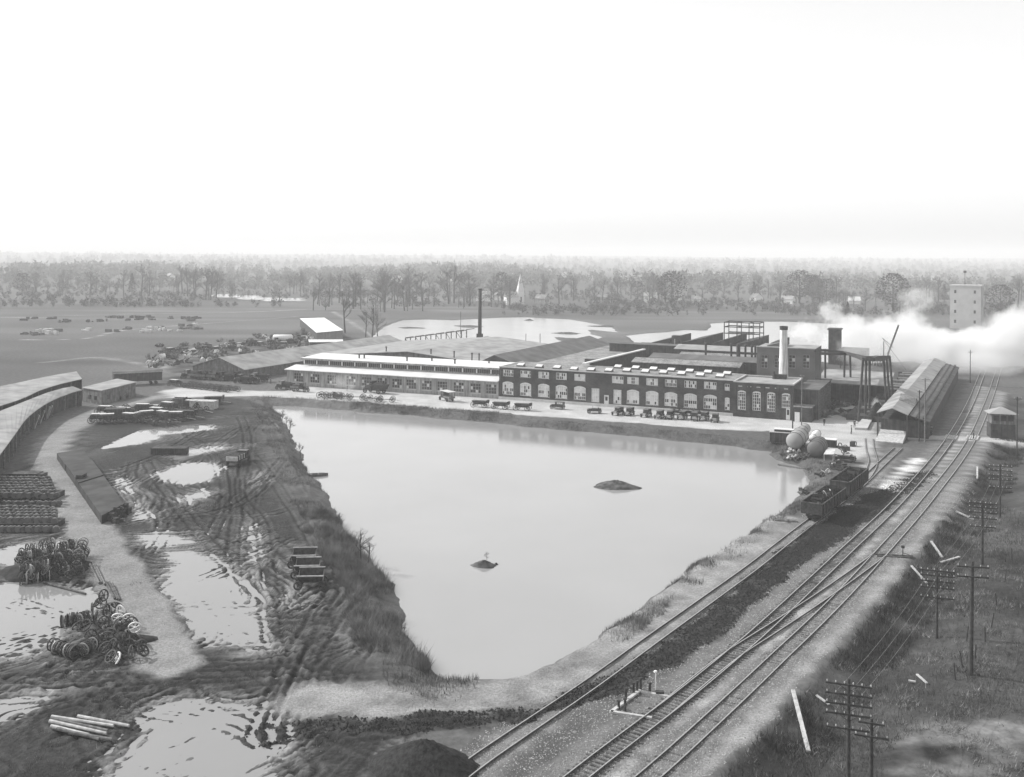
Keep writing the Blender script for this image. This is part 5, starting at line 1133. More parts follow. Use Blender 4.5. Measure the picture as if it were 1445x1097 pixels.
for k in range(13): px = 264 + k * 5.2; P_wr.put(G3(px, 546.5 + k * 0.55), FA + 1.3 + rnd.uniform(-.2, .2), 'bare wagon gear standing in the tight row in front of the warehouse trucks', 'running gears in the tight row', 1.05)
P_wb.put(G3(247, 545), FA, 'farm wagon alone on the road left of the tight row of running gears')
yw = [(141, 597.5, 'box'), (153, 597.5, 'box'), (184, 596, 'box'), (197, 595.5, 'run'), (209, 592.5, 'box'), (186, 580, 'run'), (203, 582.5, 'box'), (217, 582.5, 'run'), (231, 593, 'box'), (240, 588, 'run'), (263, 591, 'dump'), (279, 583, 'run'), (257, 572, 'box'), (238, 580, 'box'), (301, 571, 'dump'), (168, 582, 'run'), (176, 588, 'box'), (222, 588, 'box'), (250, 594, 'box'), (212, 598, 'run'), (228, 600, 'run'), (150, 586, 'box'), (272, 577, 'box')]
lbl_w = ['leftmost small wagon beside the lane', 'second wagon from the lane, in front of the crate', 'wagon with tall box in the front row', 'bare gear in the front row', 'wagon in the middle of the front row', 'bare gear at the round puddle', 'wagon right behind the round puddle row', 'bare gear below the round puddle', 'dark wagon right of the middle', 'bare gear on the right half', 'dump wagon at the right end of the yard rows', 'bare gear close to the pale crate', 'wagon at the upper right', 'wagon above the middle', 'dump wagon by the pale crate', 'bare gear near the dark crate', 'wagon touching the dark crate', 'wagon in the thick of the rows', 'wagon by the pale rubble', 'bare gear lowest in the rows', 'bare gear at the low front edge', 'wagon behind the dark crate', 'wagon in the gap on the right']
for k, (px, py, kd) in enumerate(yw): {'box': P_wb, 'run': P_wr, 'dump': P_wd}[kd].put(G3(px, py), rnd.uniform(-.6, .6), lbl_w[k] + ' in the muddy yard', 'wagons standing in the upper mud yard', 1.15)
for px, py, w, l, h, mt, lb in ((163, 591, 2.2, 1.3, 2.2, dark_wood, 'dark crate among the yard wagons near the lane'), (288, 577, 3.0, 1.4, 1.9, pale_wood, 'pale crate among the wagons at the right of the yard rows'), (240, 640, 3.2, 1.0, 1.1, dark_wood, 'low dark timber stack alone in the middle of the flooded yard'), (254, 572, 1.3, 1.0, 1.6, grey_wood, 'small grey crate standing above the yard wagons'), (205, 588, 2.4, 0.8, 1.0, pale_wood, 'low pale timber stack between the yard wagons'), (222, 577, 2.2, 0.5, 0.8, pale_wood, 'thin pale board stack below the round puddle')):
    o = MB().box(-w, w, -l, l, 0, h); [o.box(-w + k * w * 0.5 - 0.06, -w + k * w * 0.5 + 0.06, -l - 0.06, -l - 0.003, 0, h + 0.03) for k in range(5)]; o.box(-w - 0.05, w + 0.05, -l - 0.1, l + 0.1, h + 0.003, h + 0.1); tag(o.build('crate', mt, None, G3(px, py), rnd.uniform(-.2, .2)), lb, 'crate')
# dump body stack in the lower yard
for k, (px, py) in enumerate(((429, 803), (434, 818), (439, 832))):
    q = G3(px, py); r = thing('dump_trailer', ['farthest of three open dump boxes standing in line in the mud', 'middle of three open dump boxes standing in line in the mud', 'nearest of three open dump boxes, beside the dark shadow'][k], 'trailer', q, 0.08)
    m = MB()
    m.box(-1.25, 1.25, -0.6, 0.6, 0.75, 0.82)
    m.hexa([(-1.3, 0.55, 0.82), (1.3, 0.55, 0.82), (1.3, 0.62, 0.82), (-1.3, 0.62, 0.82), (-1.4, 1.0, 1.9), (1.4, 1.0, 1.9), (1.4, 1.07, 1.9), (-1.4, 1.07, 1.9)]); m.hexa([(-1.3, -0.62, 0.82), (1.3, -0.62, 0.82), (1.3, -0.55, 0.82), (-1.3, -0.55, 0.82), (-1.4, -0.9, 1.5), (1.4, -0.9, 1.5), (1.4, -0.83, 1.5), (-1.4, -0.83, 1.5)])
    m.build('box_body', dark_iron, r)
    for x in (-1.35, 1.35): MB().poly([(x, -0.6, 0.82), (x, 0.6, 0.82), (x, 1.0, 1.9), (x, -0.85, 1.5)]).build('end_plate', tank_light, r)
    MB().bar((-1.45, -0.9, 1.55), (1.45, -0.9, 1.55), 0.12).build('top_rail', pale_wood, r); MB().bar((-1.45, 1.05, 1.95), (1.45, 1.05, 1.95), 0.1).build('top_rail', pale_wood, r)
    for x in (-1.0, 1.0): MB().box(x - 0.08, x + 0.08, -1.0, 1.0, 0.5, 0.74).build('bolster', dark_wood, r)
    wheels(r, truck_wheel, (-1.35, 1.35), 0.9, 0.5)
# tracked loader/ truck in upper yard
q = G3(337, 655); r = thing('stock_truck', 'dark flatbed stacked with pale slats standing in the ruts of the upper yard', 'truck', q, 1.45)
MB().box(-3.4, 1.2, -1.1, 1.1, 0.8, 1.0).build('bed', dark_wood, r); MB().box(1.25, 2.6, -0.9, 0.9, 0.8, 2.0).build('cab', black, r)
for k in range(8): MB().box(-3.2 + k * 0.52, -2.95 + k * 0.52, -1.05, 1.05, 1.003, 1.75 + 0.1 * (k % 2)).build('slat', pale_wood if k % 2 == 0 else dark_wood, r)
wheels(r, truck_wheel, (-2.4, 1.9), 1.05, 0.5)
# loads at the near end of the tarpaper shed
for k, (px, py, h) in enumerate(((156, 736, 1.3), (163, 732, 1.7), (171, 730, 1.5), (178, 725, 1.6), (166, 739, 1.1))):
    m = MB().box(-0.6, 0.6, -0.5, 0.5, 0, h * 0.6).cyl((-0.2, 0, h * 0.6), (-0.2, 0, h), 0.18, 0.16).box(-0.1, 0.5, -0.35, 0.3, h * 0.6, h * 0.82).ring((0.3, -0.55, h * 0.45), (0, 1, 0), 0.4, 0.05)
    tag(m.build('engine_block', dark_iron, None, G3(px, py), k), ['engine with flywheel at the left corner of the long shed end', 'tallest engine at the shed end', 'engine in the middle of the shed end group', 'engine at the right corner of the shed end', 'small engine set lowest before the shed end'][k], 'engine', 'engines at the near end of the long shed')

# ------------------------------------------------------------------ gondola cars on the siding
def gondola(py, hgt_, label, mtl, load, rims=4):
    c = on(TRC, py); i = min(range(len(TRC)), key=lambda k: (Vector(TRC[k]) - c).length); d = Vector(TRC[min(i + 2, len(TRC) - 1)]) - Vector(TRC[i - 2]); a = math.atan2(d.y, d.x)
    r = thing('gondola_car', label, 'railway car', (c.x, c.y, 0.25), a); L_, w = 6.2, 1.5
    MB().box(-L_, L_, -w, w, 0.95, 1.15).build('underframe', dark_iron, r)
    for y in (-w, w - 0.08): MB().box(-L_, L_, y, y + 0.08, 1.153, 1.15 + hgt_).build('side', mtl, r)
    for x in (-L_, L_ - 0.08): MB().box(x, x + 0.08, -w + 0.083, w - 0.083, 1.153, 1.15 + hgt_).build('end_wall', mtl, r)
    st_ = MB().box(-0.06, 0.06, -0.11, -0.003, 0.95, 1.15 + hgt_).mesh('stake', dark_iron)
    for k in range(9):
        link('stake', st_, r, (-L_ + 0.4 + k * 1.45, -w, 0)); link('stake', st_, r, (-L_ + 0.4 + k * 1.45, w, 0), PI)
    MB().bar((-L_ - 0.02, -w, 1.2 + hgt_), (-L_ - 0.02, w, 1.2 + hgt_), 0.12).bar((-L_, -w, 1.2 + hgt_), (L_, -w, 1.2 + hgt_), 0.12).bar((-L_, w, 1.2 + hgt_), (L_, w, 1.2 + hgt_), 0.12).build('top_rail', rusty, r)
    for x in (-4.2, 4.2):
        b = MB().box(x - 1.1, x + 1.1, -1.05, -0.9, 0.35, 0.75).box(x - 1.1, x + 1.1, 0.9, 1.05, 0.35, 0.75).build('truck_frame', dark_iron, r)
        for dx in (-0.8, 0.8): MB().cyl((x + dx, -0.85, 0.42), (x + dx, 0.85, 0.42), 0.42, 0.42, 12).build('wheelset', dark_iron, b)
    for x in (-L_ - 0.5, L_ + 0.1): MB().box(x, x + 0.4, -0.15, 0.15, 0.8, 1.0).build('coupler', dark_iron, r)
    m = MB()
    for k in range(load):
        x = rnd.uniform(-L_ + .8, L_ - .8); y = rnd.uniform(-1, 1); z = 1.2 + rnd.uniform(0, hgt_ * 0.7); s_ = rnd.uniform(0.2, 0.6)
        m.bar((x, y, z), (x + rnd.uniform(-1.3, 1.3), y + rnd.uniform(-.5, .5), z + rnd.uniform(0, .5)), s_ * 0.5, s_ * 0.5)
    stuff(m.build('scrap_load', rusty, r))
    h_ = MB()
    for k in range(9):
        x0 = -5.6 + k * 1.25; zz = [1.5 + hgt_ * rnd.uniform(.5, 1.25) for _ in range(2)]; h_.hexa([(x0, -1.3, 1.16), (x0 + 1.3, -1.3, 1.16), (x0 + 1.3, 1.3, 1.16), (x0, 1.3, 1.16), (x0 + .2, -.8, zz[0]), (x0 + 1.1, -.7, zz[1]), (x0 + 1.1, .8, zz[0]), (x0 + .2, .7, zz[1])])
    stuff(h_.build('heaped_scrap', coal, r))
    for k in range(rims): MB().ring((rnd.uniform(-4, 2), rnd.uniform(-.8, .8), 1.3 + hgt_), (rnd.uniform(-1, 1), rnd.uniform(-1, 1), .5), 0.5, 0.05).build('wheel_rim', [tank_light, pale_wood][k % 2], r)
gondola(727, 1.35, 'nearer low sided gondola car heaped with scrap and pale rims', dark_iron, 60, 3)
gondola(699, 1.8, 'farther high sided gondola car of dark boards', dark_wood, 30, 0)
p_ = G3(1110, 737); tag(MB().box(-1.6, 1.6, -0.12, 0.12, 0, 0.2).box(-1.5, 1.3, 0.4, 0.6, 0.0, 0.18).box(-0.2, 0.1, -0.8, 1.2, 0.203, 0.35).build('timber_stack', pole_pale, None, p_, -0.2), 'few loose timbers on the bank left of the gondola', 'timber')

# ------------------------------------------------------------------ tanks and junk at the pond corner
def tank(px, py, z, R, L_, label, mtl, az, bands=2):
    q = W3(px, py, z); gz = ground(q.x, q.y); r = thing('storage_tank', label, 'tank', (q.x, q.y, gz), az); zz = z - gz
    MB().lathe([(-0.62, 0.0), (-0.58, R * 0.3), (-0.45, R * 0.6), (-0.25, R * 0.84), (0, R), (L_, R), (L_ + 0.25, R * 0.84), (L_ + 0.45, R * 0.6), (L_ + 0.6, 0)], (0, 0, zz), (1, 0, 0), 28).build('shell', mtl, r, smooth=True)
    for k in range(bands + 1): x = L_ * k / max(1, bands); MB().lathe([(x - 0.05, R + 0.001), (x - 0.05, R + 0.05), (x + 0.05, R + 0.05), (x + 0.05, R + 0.001)], (0, 0, zz), (1, 0, 0), 28).build('seam_band', dark_iron, r)
    for x in (0.8, L_ - 0.8): MB().box(x - 0.2, x + 0.2, -R * 0.75, R * 0.75, -0.1, zz - R * 0.7).build('saddle', dark_wood, r)
AZ = 1.12
tank(1121, 622.5, 2.1, 1.62, 6.0, 'large pale grey horizontal tank with domed end, left of the pair by the pond corner', tank_light, AZ, 2)
tank(1150.5, 634, 1.7, 1.55, 5.0, 'large darker rusty tank with domed end, right of the pair by the pond corner', tank_dark, AZ, 3)
tank(1147, 618, 1.6, 0.75, 5.5, 'slim white tank between and behind the two large tanks', white_paint, AZ, 1)
tank(1133, 608, 2.0, 1.0, 3.0, 'grey tank end showing behind the large pale tank', tank_light, AZ, 1)
r = thing('work_wagon', 'dark boxy wagon with pale roof edge left of the tanks', 'wagon', G3(1106, 627), FA + 0.05); MB().box(-2.6, 2.6, -1.2, 1.2, 0.5, 2.4).build('body', dark_wood, r); MB().box(-2.7, 2.7, -1.3, 1.3, 2.403, 2.52).build('roof', pale_wood, r)
MB().box(-1.8, 2.4, -0.6, 1.0, 2.523, 2.95).build('roof_load', dark_wood, r); MB().box(-1.9, 2.5, -0.7, 1.1, 2.953, 3.05).build('roof_cover', white_roof, r); wheels(r, truck_wheel, (-1.9, 1.9), 1.0, 0.5)
r = thing('tool_box_shed', 'dark flat crate with white lid right behind the rusty tank', 'shed', G3(1172, 631), FA); MB().box(-1.1, 1.1, -0.9, 0.9, 0, 1.5).build('wall', dark_wood, r); MB().box(-1.2, 1.2, -1.0, 1.0, 1.503, 1.6).build('lid', white_roof, r)
r = thing('pale_lean_to', 'tilted pale sheet on posts right of the rusty tank', 'lean-to', G3(1170, 650), FA); MB().hexa([(-0.9, -0.9, 1.1), (0.9, -0.9, 1.3), (1.0, 0.9, 1.9), (-0.6, 0.9, 1.7), (-0.9, -0.9, 1.18), (0.9, -0.9, 1.38), (1.0, 0.9, 1.98), (-0.6, 0.9, 1.78)]).build('sheet', canvas, r)
for x, y in ((-0.8, -0.8), (0.8, -0.8), (0.9, 0.8)): MB().box(x - 0.06, x + 0.06, y - 0.06, y + 0.06, -0.1, 1.15).build('post', pale_wood, r)
bm_ = thing('retaining_timber', 'long timber holding the bank edge below the tanks', 'timber', G3(1130, 651)); a = W3(1098, 648, 0) - bm_.location; b = W3(1172, 659, 0) - bm_.location; MB().bar((a.x, a.y, 0.25), (b.x, b.y, 0.2), 0.35, 0.35).build('beam', pole_pale, bm_)
P_open.put(G3(1194, 652), 2.6, 'open car nosed in beside the tilted pale sheet'); P_open.put(G3(1186, 664), 2.0, 'dark open car nearest the bank below the tanks')
junk_px = [(1104, 640), (1108, 643), (1116, 644), (1122, 646), (1128, 642), (1134, 647), (1140, 646), (1114, 638), (1180, 648), (1184, 655), (1176, 660), (1190, 640), (1168, 668), (1160, 672), (1131, 690), (1136, 694)]
for k, (px, py) in enumerate(junk_px):
    m = MB(); rj = random.Random(k)
    for q_ in range(5): a = (rj.uniform(-.6, .6), rj.uniform(-.5, .5), rj.uniform(0, .5)); m.bar(a, (a[0] + rj.uniform(-.8, .8), a[1] + rj.uniform(-.6, .6), a[2] + rj.uniform(0, .7)), rj.uniform(.08, .4))
    m.ring((0, 0, 0.4), (rj.uniform(-1, 1), 1, rj.uniform(-.3, .3)), 0.42, 0.05)
    tag(m.build('scrap_heap', [dark_iron, rusty, canvas, dark_iron, pole_pale][k % 5], None, G3(px, py), rj.uniform(0, 3)), 'small tangle of scrap metal and boards by the pond corner', 'scrap', 'scrap lying around the tanks')

# ------------------------------------------------------------------ wheel piles
wheel_m = [wheel_mb(0.62, 0.1, 6, 16).mesh('wheel', m_) for m_ in (dark_iron, rusty, tank_light, dark_iron)]
P_wheel = []
for m_ in (dark_iron, rusty, white_paint):
    r = thing('spoked_wheel', 'iron spoked wheel lying loose in the lower heap beside the lane', 'wheel', (0, -60, 0), 0, 'loose wheels heaped beside the lane')
    MB().ring((0, 0, 0), (0, 1, 0), 0.58, 0.06, 18).build('rim', m_, r); s_ = MB(); [s_.bar((0, 0, 0), (0.55 * math.cos(a * PI / 3), 0, 0.55 * math.sin(a * PI / 3)), 0.06) for a in range(6)]; s_.build('spokes', m_, r); MB().cyl((0, -0.14, 0), (0, 0.14, 0), 0.11).build('hub', m_, r)
    P_wheel.append(Proto(r))
heap = [(138, 858), (142, 862), (146, 852), (160, 870), (165, 865), (170, 874), (150, 868), (130, 868), (158, 880), (166, 884), (172, 888), (176, 878), (182, 886), (186, 892), (178, 898), (168, 900), (160, 905), (152, 912), (158, 918), (166, 922), (174, 915), (182, 920), (190, 915), (198, 922), (194, 928), (186, 932), (174, 930), (164, 935), (156, 934), (148, 926), (142, 918), (150, 900), (146, 892), (190, 902), (202, 932), (135, 880), (120, 890), (110, 888), (128, 900), (200, 912), (145, 908), (170, 908), (184, 908), (162, 893)]
for k, (px, py) in enumerate(heap):
    o = P_wheel[2 if k in (9, 12, 27, 5, 33) else k % 2].put(G3(px, py, rnd.uniform(0.25, 1.1)), 0); o.rotation_euler = (rnd.uniform(-0.9, 0.9), rnd.uniform(-0.6, 0.6), rnd.uniform(0, PI)); o['label'] = 'pale painted spoked wheel standing out of the dark heap beside the lane' if k in (9, 12, 27, 5, 33) else 'dark iron spoked wheel lying loose in the lower heap beside the lane'
    if k in (9, 12, 27, 5, 33): o['group'] = 'pale wheels in the lower heap'
# ranks of wheels standing like loaves
def loaf(x0, y0, x1, y1, n, label, group, R=0.62, up=0.0, me=None):
    a = G3(x0, y0); b = G3(x1, y1); d = (b - a); az = math.atan2(d.y, d.x) + PI / 2
    for k in range(n):
        c = a.lerp(b, k / max(1, n - 1)); o = link('wheel', (me or wheel_m)[k % len(me or wheel_m)], None, (c.x + rnd.uniform(-.05, .05), c.y + rnd.uniform(-.05, .05), ground(c.x, c.y) + R * 0.96 + up), az + rnd.uniform(-.12, .12)); o.rotation_euler.x = rnd.uniform(-.12, .12); tag(o, label, 'wheel', group)
for a in ((86, 882, 108, 880), (74, 922, 106, 930)): loaf(*a, 10, 'wheel standing in a tight loaf like roll left of the loose heap', 'wheel rolls left of the loose heap')
loaf(106, 884, 128, 876, 8, 'wheel standing in the short roll just above the loose heap', 'short wheel roll above the heap'); loaf(110, 930, 132, 918, 8, 'wheel standing in the roll joining the loose heap at left', 'wheel roll joining the heap')
pile = [((28, 824), (70, 818)), ((30, 808), (66, 802)), ((36, 794), (78, 786)), ((74, 812), (100, 804)), ((84, 792), (108, 788)), ((104, 812), (120, 786))]
for k, (a, b) in enumerate(pile): loaf(*a, *b, 11, 'dark wheel packed in the big upper pile left of the lane', 'wheels of the big upper pile', 0.66, 0.0); loaf(a[0] + 3, a[1] - 2, b[0] - 3, b[1] - 2, 7, 'dark wheel packed in the big upper pile left of the lane', 'wheels of the big upper pile', 0.66, 0.95)
for k in range(64):
    px, py = rnd.uniform(26, 112), rnd.uniform(788, 822); o = link('wheel', wheel_m[k % 4 if k % 9 == 0 else k % 2], None, G3(px, py, 0.5 + 1.3 * max(0, 1 - abs(px - 66) / 50) * rnd.uniform(.6, 1))); o.rotation_euler = (rnd.uniform(-.8, .8), rnd.uniform(-.5, .5), rnd.uniform(0, PI)); tag(o, 'dark wheel packed in the big upper pile left of the lane', 'wheel', 'wheels of the big upper pile')
for o_, (px, py, R, h) in enumerate(((58, 806, 4.6, 1.7), (100, 802, 2.4, 1.5), (168, 908, 3.2, 0.9))):
    m_ = tag(MB().build('scrap_mound', coal, None, G3(px, py, -0.1)), ['dark scrap mound under the big upper wheel pile', 'dark scrap mound at the lane end of the upper wheel pile', 'dark scrap mound under the loose lower wheels'][o_], 'scrap mound'); mound(m_, R, h, 0.8, seed=o_ + 20, mt=mat('scrap_soil', 0.03, 0.9, 0.4, 1.0), rough=0.5)
drum_m = MB().lathe([(-0.28, 0), (-0.28, 0.42), (-0.2, 0.46), (0.2, 0.46), (0.28, 0.42), (0.28, 0)], (0, 0, 0), (0, 1, 0), 10).mesh('drum', [rusty])
drum_l = drum_m.copy(); drum_l.materials[0] = tank_dark
def ranks(x0, x1, ytop, ybot, nr_, nd, skew, label, group):
    for i in range(nr_):
        for j in range(nd):
            f = j / (nd - 1); px = x0 + (x1 - x0) * i / (nr_ - 1) + skew * f + 1.2 * math.sin(f * 6 + i); py = ytop + (ybot - ytop) * f; o = link('drum', [drum_m, drum_l][(i) % 2], None, G3(px, py, 0.46 + (0.85 if j < nd - 1 else 0.0)), 0.1 + rnd.uniform(-.1, .1)); tag(o, label, 'drum', group)
ranks(-10, 66, 688, 716, 15, 8, 16, 'rusty drum in the upper ordered block of ranks left of the lane', 'upper block of ranked drums')
ranks(-10, 74, 731, 752, 14, 6, 5, 'rusty drum in the lower ordered block of ranks left of the lane', 'lower block of ranked drums')
for k, (px, py, w, l, h, lb) in enumerate(((30, 704, 7.5, 2.2, 0.9, 'dark low plank bed carrying the upper block of drums'), (34, 743, 6.5, 1.6, 0.8, 'dark low plank bed carrying the lower block of drums'))): tag(MB().box(-w, w * 0.75, -l, l, 0, h * 0.85).build('plank_bed', dark_wood, None, G3(px, py)), lb, 'plank bed')
o = tag(MB().box(-3.4, 3.4, -0.9, 0.9, 0, 1.6).box(-1.5, 2.6, -1.2, 1.2, 1.603, 1.7).build('dark_hut', dark_wood, None, G3(34, 682)), 'dark hut with pale lid above the drum ranks at the left edge', 'hut')
for k, (a, b) in enumerate((((127, 800), (140, 826)), ((131, 799), (144, 825)), ((135, 801), (148, 828)), ((150, 826), (162, 848)), ((154, 826), (166, 849)), ((158, 828), (169, 850)), ((62, 823), (121, 838)))):
    p1, p2 = G3(*a), G3(*b); o = MB().cyl((0, 0, 0.18 + 0.01 * k), (p2.x - p1.x, p2.y - p1.y, 0.15), 0.14, 0.12, 7).build('pipe', pole_pale if k < 3 else rusty, None, p1)
    tag(o, ['leftmost grey pipe lying beside the lane above the heap', 'middle grey pipe lying beside the lane above the heap', 'right grey pipe lying beside the lane above the heap', 'left dark pipe lying just above the loose wheels', 'middle dark pipe lying just above the loose wheels', 'right dark pipe lying just above the loose wheels', 'long thin pipe lying across the wet ground below the upper pile'][k], 'pipe')
# lumber pile bottom left
lg = [((73, 1016), (160, 1030)), ((72, 1020), (152, 1036)), ((70, 1025), (150, 1040)), ((78, 1030), (140, 1047)), ((72, 1032), (125, 1042)), ((80, 1036), (112, 1040)), ((110, 1014), (182, 1029)), ((98, 1040), (158, 1048))]
for k, (a, b) in enumerate(lg):
    p1, p2 = G3(*a), G3(*b); o = MB().cyl((0, 0, 0.2 + 0.05 * (k % 3)), (p2.x - p1.x, p2.y - p1.y, p2.z - p1.z + 0.2), 0.15, 0.12, 8).build('log', pale_wood if k % 2 == 0 else pole_pale, None, p1)
    tag(o, ['topmost long pale', 'second', 'third', 'fourth slanting', 'fifth shorter', 'stubby lowest left', 'long separate upper right', 'lowest right'][k] + ' log of the pile at bottom left', 'log', 'logs of the bottom left pile')
# coal heap at the bottom
o = tag(MB().build('coal_heap', coal, None, G3(598, 1082, -0.15)), 'large smooth black coal heap at the bottom edge left of the siding', 'coal heap'); mound(o, 4.6, 2.1, 0.75, 40, 14, 0.12, 11, coal, -0.15)
# islands, boat
for px, py, R, h, sq, lb in ((869, 687, 3.9, 1.15, 0.8, 'low grassy mud island in the right half of the pond'), (683, 799, 1.6, 0.8, 0.7, 'small dark mud hummock in the left half of the pond'), (700, 797, 0.3, 0.3, 1, 'tiny dark lump right beside the small hummock'), (847, 688, 0.8, 0.2, 0.6, 'flat mud spit at the left tip of the grassy island')):
    q = W3(px, py, POND_Z); o = tag(MB().build('mud_island', earth_m, None, (q.x, q.y, POND_Z - 0.05)), lb, 'island'); mound(o, R, h, sq, seed=int(px), mt=earth_m, rough=0.3)
q = W3(446, 672, POND_Z); r = thing('rowing_boat', 'small dark rowing boat moored at the left bank', 'boat', (q.x, q.y, POND_Z), 0.35)
m = MB(); hull = [(-1.9, 0.35), (-1.2, 0.6), (0, 0.68), (1.2, 0.5), (2.1, 0.02)]
for sg in (-1, 1):
    for (xa, wa), (xb, wb) in zip(hull, hull[1:]): m.poly([(xa, sg * wa, 0.4), (xb, sg * wb, 0.42), (xb, sg * wb * 0.5, -0.05), (xa, sg * wa * 0.5, -0.05)])
m.poly([(x, w * 0.55, 0.02) for x, w in hull] + [(x, -w * 0.55, 0.02) for x, w in hull[::-1]]); m.build('hull', pole_pale, r); [MB().box(x, x + 0.25, -0.6, 0.6, 0.28, 0.33).build('thwart', pole_pale, r) for x in (-1, 0.3)]

for px, py, R, h, sq, lb in ((747, 452.5, 2.6, 1.0, 0.6, 'small dark islet in the middle of the rear lake'), (662, 461, 9, 0.7, 0.9, 'low reedy islet left of the iron chimney in the rear lake'), (580, 463, 8, 0.5, 0.7, 'thin mud bar at the left end of the rear lake'), (800, 471, 8, 0.8, 0.6, 'flat marshy islet behind the dark shed'), (1046, 471, 8, 1.0, 0.8, 'dark islet seen through the open steel frame'), (855, 461, 9, 0.6, 0.8, 'marshy islet at the right end of the rear lake')):
    q = W3(px, py, -0.5); o = tag(MB().build('mud_island', earth_m, None, (q.x, q.y, -0.55)), lb, 'island'); mound(o, R, h, sq, seed=int(px), mt=earth_m, rough=0.5)

# ------------------------------------------------------------------ poles
def pole(px, py, top, label, arms=(), r0=0.15, mt=pole_wood, lean=0.0, az=0.0, z0=0.0, cat='utility pole'):
    q = W3(px, py, 0); gz = ground(q.x, q.y); H_ = CAMH + ray(px, top).z * q.y - gz; r = thing('utility_pole', label, cat, (q.x, q.y, gz), az); lx = lean * H_
    MB().cyl((0, 0, -0.4), (lx, 0, H_), r0, r0 * 0.68, 10).build('shaft', mt, r)
    for atop, half in arms:
        z = CAMH + ray(px, atop).z * q.y - gz; xx = lean * z
        am_ = MB().box(xx - half, xx + half, -r0 - 0.13, -r0 - 0.003, z - 0.06, z + 0.06).bar((xx - half * 0.4, -r0 - 0.05, z - 0.06), (xx, -r0 * 0.5, z - 0.55), 0.035).bar((xx + half * 0.4, -r0 - 0.05, z - 0.06), (xx, -r0 * 0.5, z - 0.55), 0.035).build('crossarm', mt, r)
        n = max(2, int(half * 4)); im = MB()
        for k in range(n):
            x = xx - half + 0.1 + (2 * half - 0.2) * k / (n - 1)
            if abs(x - xx) < 0.12: continue
            im.cyl((x, -r0 - 0.07, z + 0.06), (x, -r0 - 0.07, z + 0.13), 0.015, 0.015, 5).cyl((x, -r0 - 0.07, z + 0.12), (x, -r0 - 0.07, z + 0.22), 0.045, 0.03, 6)
        im.build('insulators', [pane_pale], am_)
    return r
poles = {}
poles[1] = pole(1197, 1096, 958, 'nearest five armed telegraph pole at the bottom edge of the grass', [(965, 1.6), (979, 1.6), (993, 1.6), (1007, 1.6), (1027, 1.55)], 0.16, az=-0.32)
poles[2] = pole(1229, 1138, 1014, 'short stout two armed pole right beside the nearest telegraph pole', [(1019, 0.85), (1038, 1.1)], 0.16, az=-0.35)
poles[3] = pole(1322, 893, 801, 'five armed telegraph pole in the middle of the grass slope', [(805, 1.6), (812, 1.6), (820, 1.6), (829, 1.6), (843, 1.6)], 0.14, az=-0.32)
poles[4] = pole(1370, 953, 792, 'tall two armed pole nearest the right edge of the grass', [(799, 1.35), (813, 1.35)], 0.2, lean=0.006, az=-0.2)
poles[5] = pole(1386, 790, 707, 'five armed telegraph pole standing where pale boards lie in the grass', [(710, 1.6), (716, 1.6), (723, 1.6), (731, 1.6), (743, 1.5)], 0.18, az=-0.32)
poles[6] = pole(1411, 725, 655, 'farthest five armed telegraph pole, near the street at right', [(658, 1.6), (664, 1.6), (671, 1.6), (677, 1.6), (688, 1.5)], 0.16, az=-0.32)
poles[7] = pole(1305, 624, 534, 'tall crossarm pole by the touring car at the street', [(536, 0.9)], 0.16, pole_pale); pole(1297, 623, 551, 'shorter bare pole left of the tall street pole', [(553, 0.5)], 0.15)
pole(1131, 606, 529, 'tall slim grey pole in front of the power house corner', [(531, 0.5)], 0.14, pole_pale); pole(1118.5, 606, 545, 'shorter dark pole in front of the power house corner', [], 0.15)
pole(1369, 541, 494, 'thin pole rising out of the steam left of the main lines', [(497, 0.8)], 0.14); pole(1435, 640, 560, 'dark pole at the right end of the street', [(563, 0.8)], 0.14)
for k, (px, py, tp) in enumerate(((742, 493, 471), (762, 493, 471), (1186, 520, 469), (650, 470, 440))): pole(px, py, tp, ['left one of two short poles rising behind the dark shed roof', 'right one of two short poles rising behind the dark shed roof', 'thin pole beside the hoist house in the steam', 'slim pole beside the iron chimney'][k], [], 0.16)
def wire(a, b, sag, label, r=0.012):
    m = MB(); n = 14; P = [a.lerp(b, k / n) + Vector((0, 0, -sag * 4 * (k / n) * (1 - k / n))) for k in range(n + 1)]; o = a.copy()
    for p1, p2 in zip(P, P[1:]): m.bar(p1 - o, p2 - o, r * 2)
    return tag(m.build('telegraph_wire', pole_pale, None, o), label, 'wire')
def ptop(o, dz): return Vector(o.location) + Vector((0, 0, dz))
chain = [poles[1], poles[3], poles[5], poles[6]]
for i, (a, b) in enumerate(zip(chain, chain[1:])):
    for k in range(3):
        off = Vector((-1.2 + k * 1.2, 0.2 * k, 0)); wire(ptop(a, 6.3) + off, ptop(b, 6.0) + off, 0.5, ['wire', 'wire', 'wire'][k] + [' strung between the nearest and the middle telegraph pole, ', ' strung from the middle telegraph pole to the next, ', ' strung between the two farthest telegraph poles, '][i] + ['left strand', 'middle strand', 'right strand'][k])
wire(W3(900, 985, 0) + Vector((0, 0, 4.5)), ptop(poles[1], 4.2), 0.4, 'single pale guy wire running down left from the nearest telegraph pole', 0.02) if False else None
wire(Vector(poles[7].location) + Vector((0, 0, 12.5)), W3(1445, 620, 0) + Vector((8, 0, 10.5)), 0.3, 'thin wire crossing above the main lines from the tall street pole', 0.02)
wire(Vector(poles[7].location) + Vector((0, 0, 12.5)), W3(1180, 600, 0) + Vector((0, 0, 9)), 0.3, 'thin wire running left from the tall street pole', 0.015)
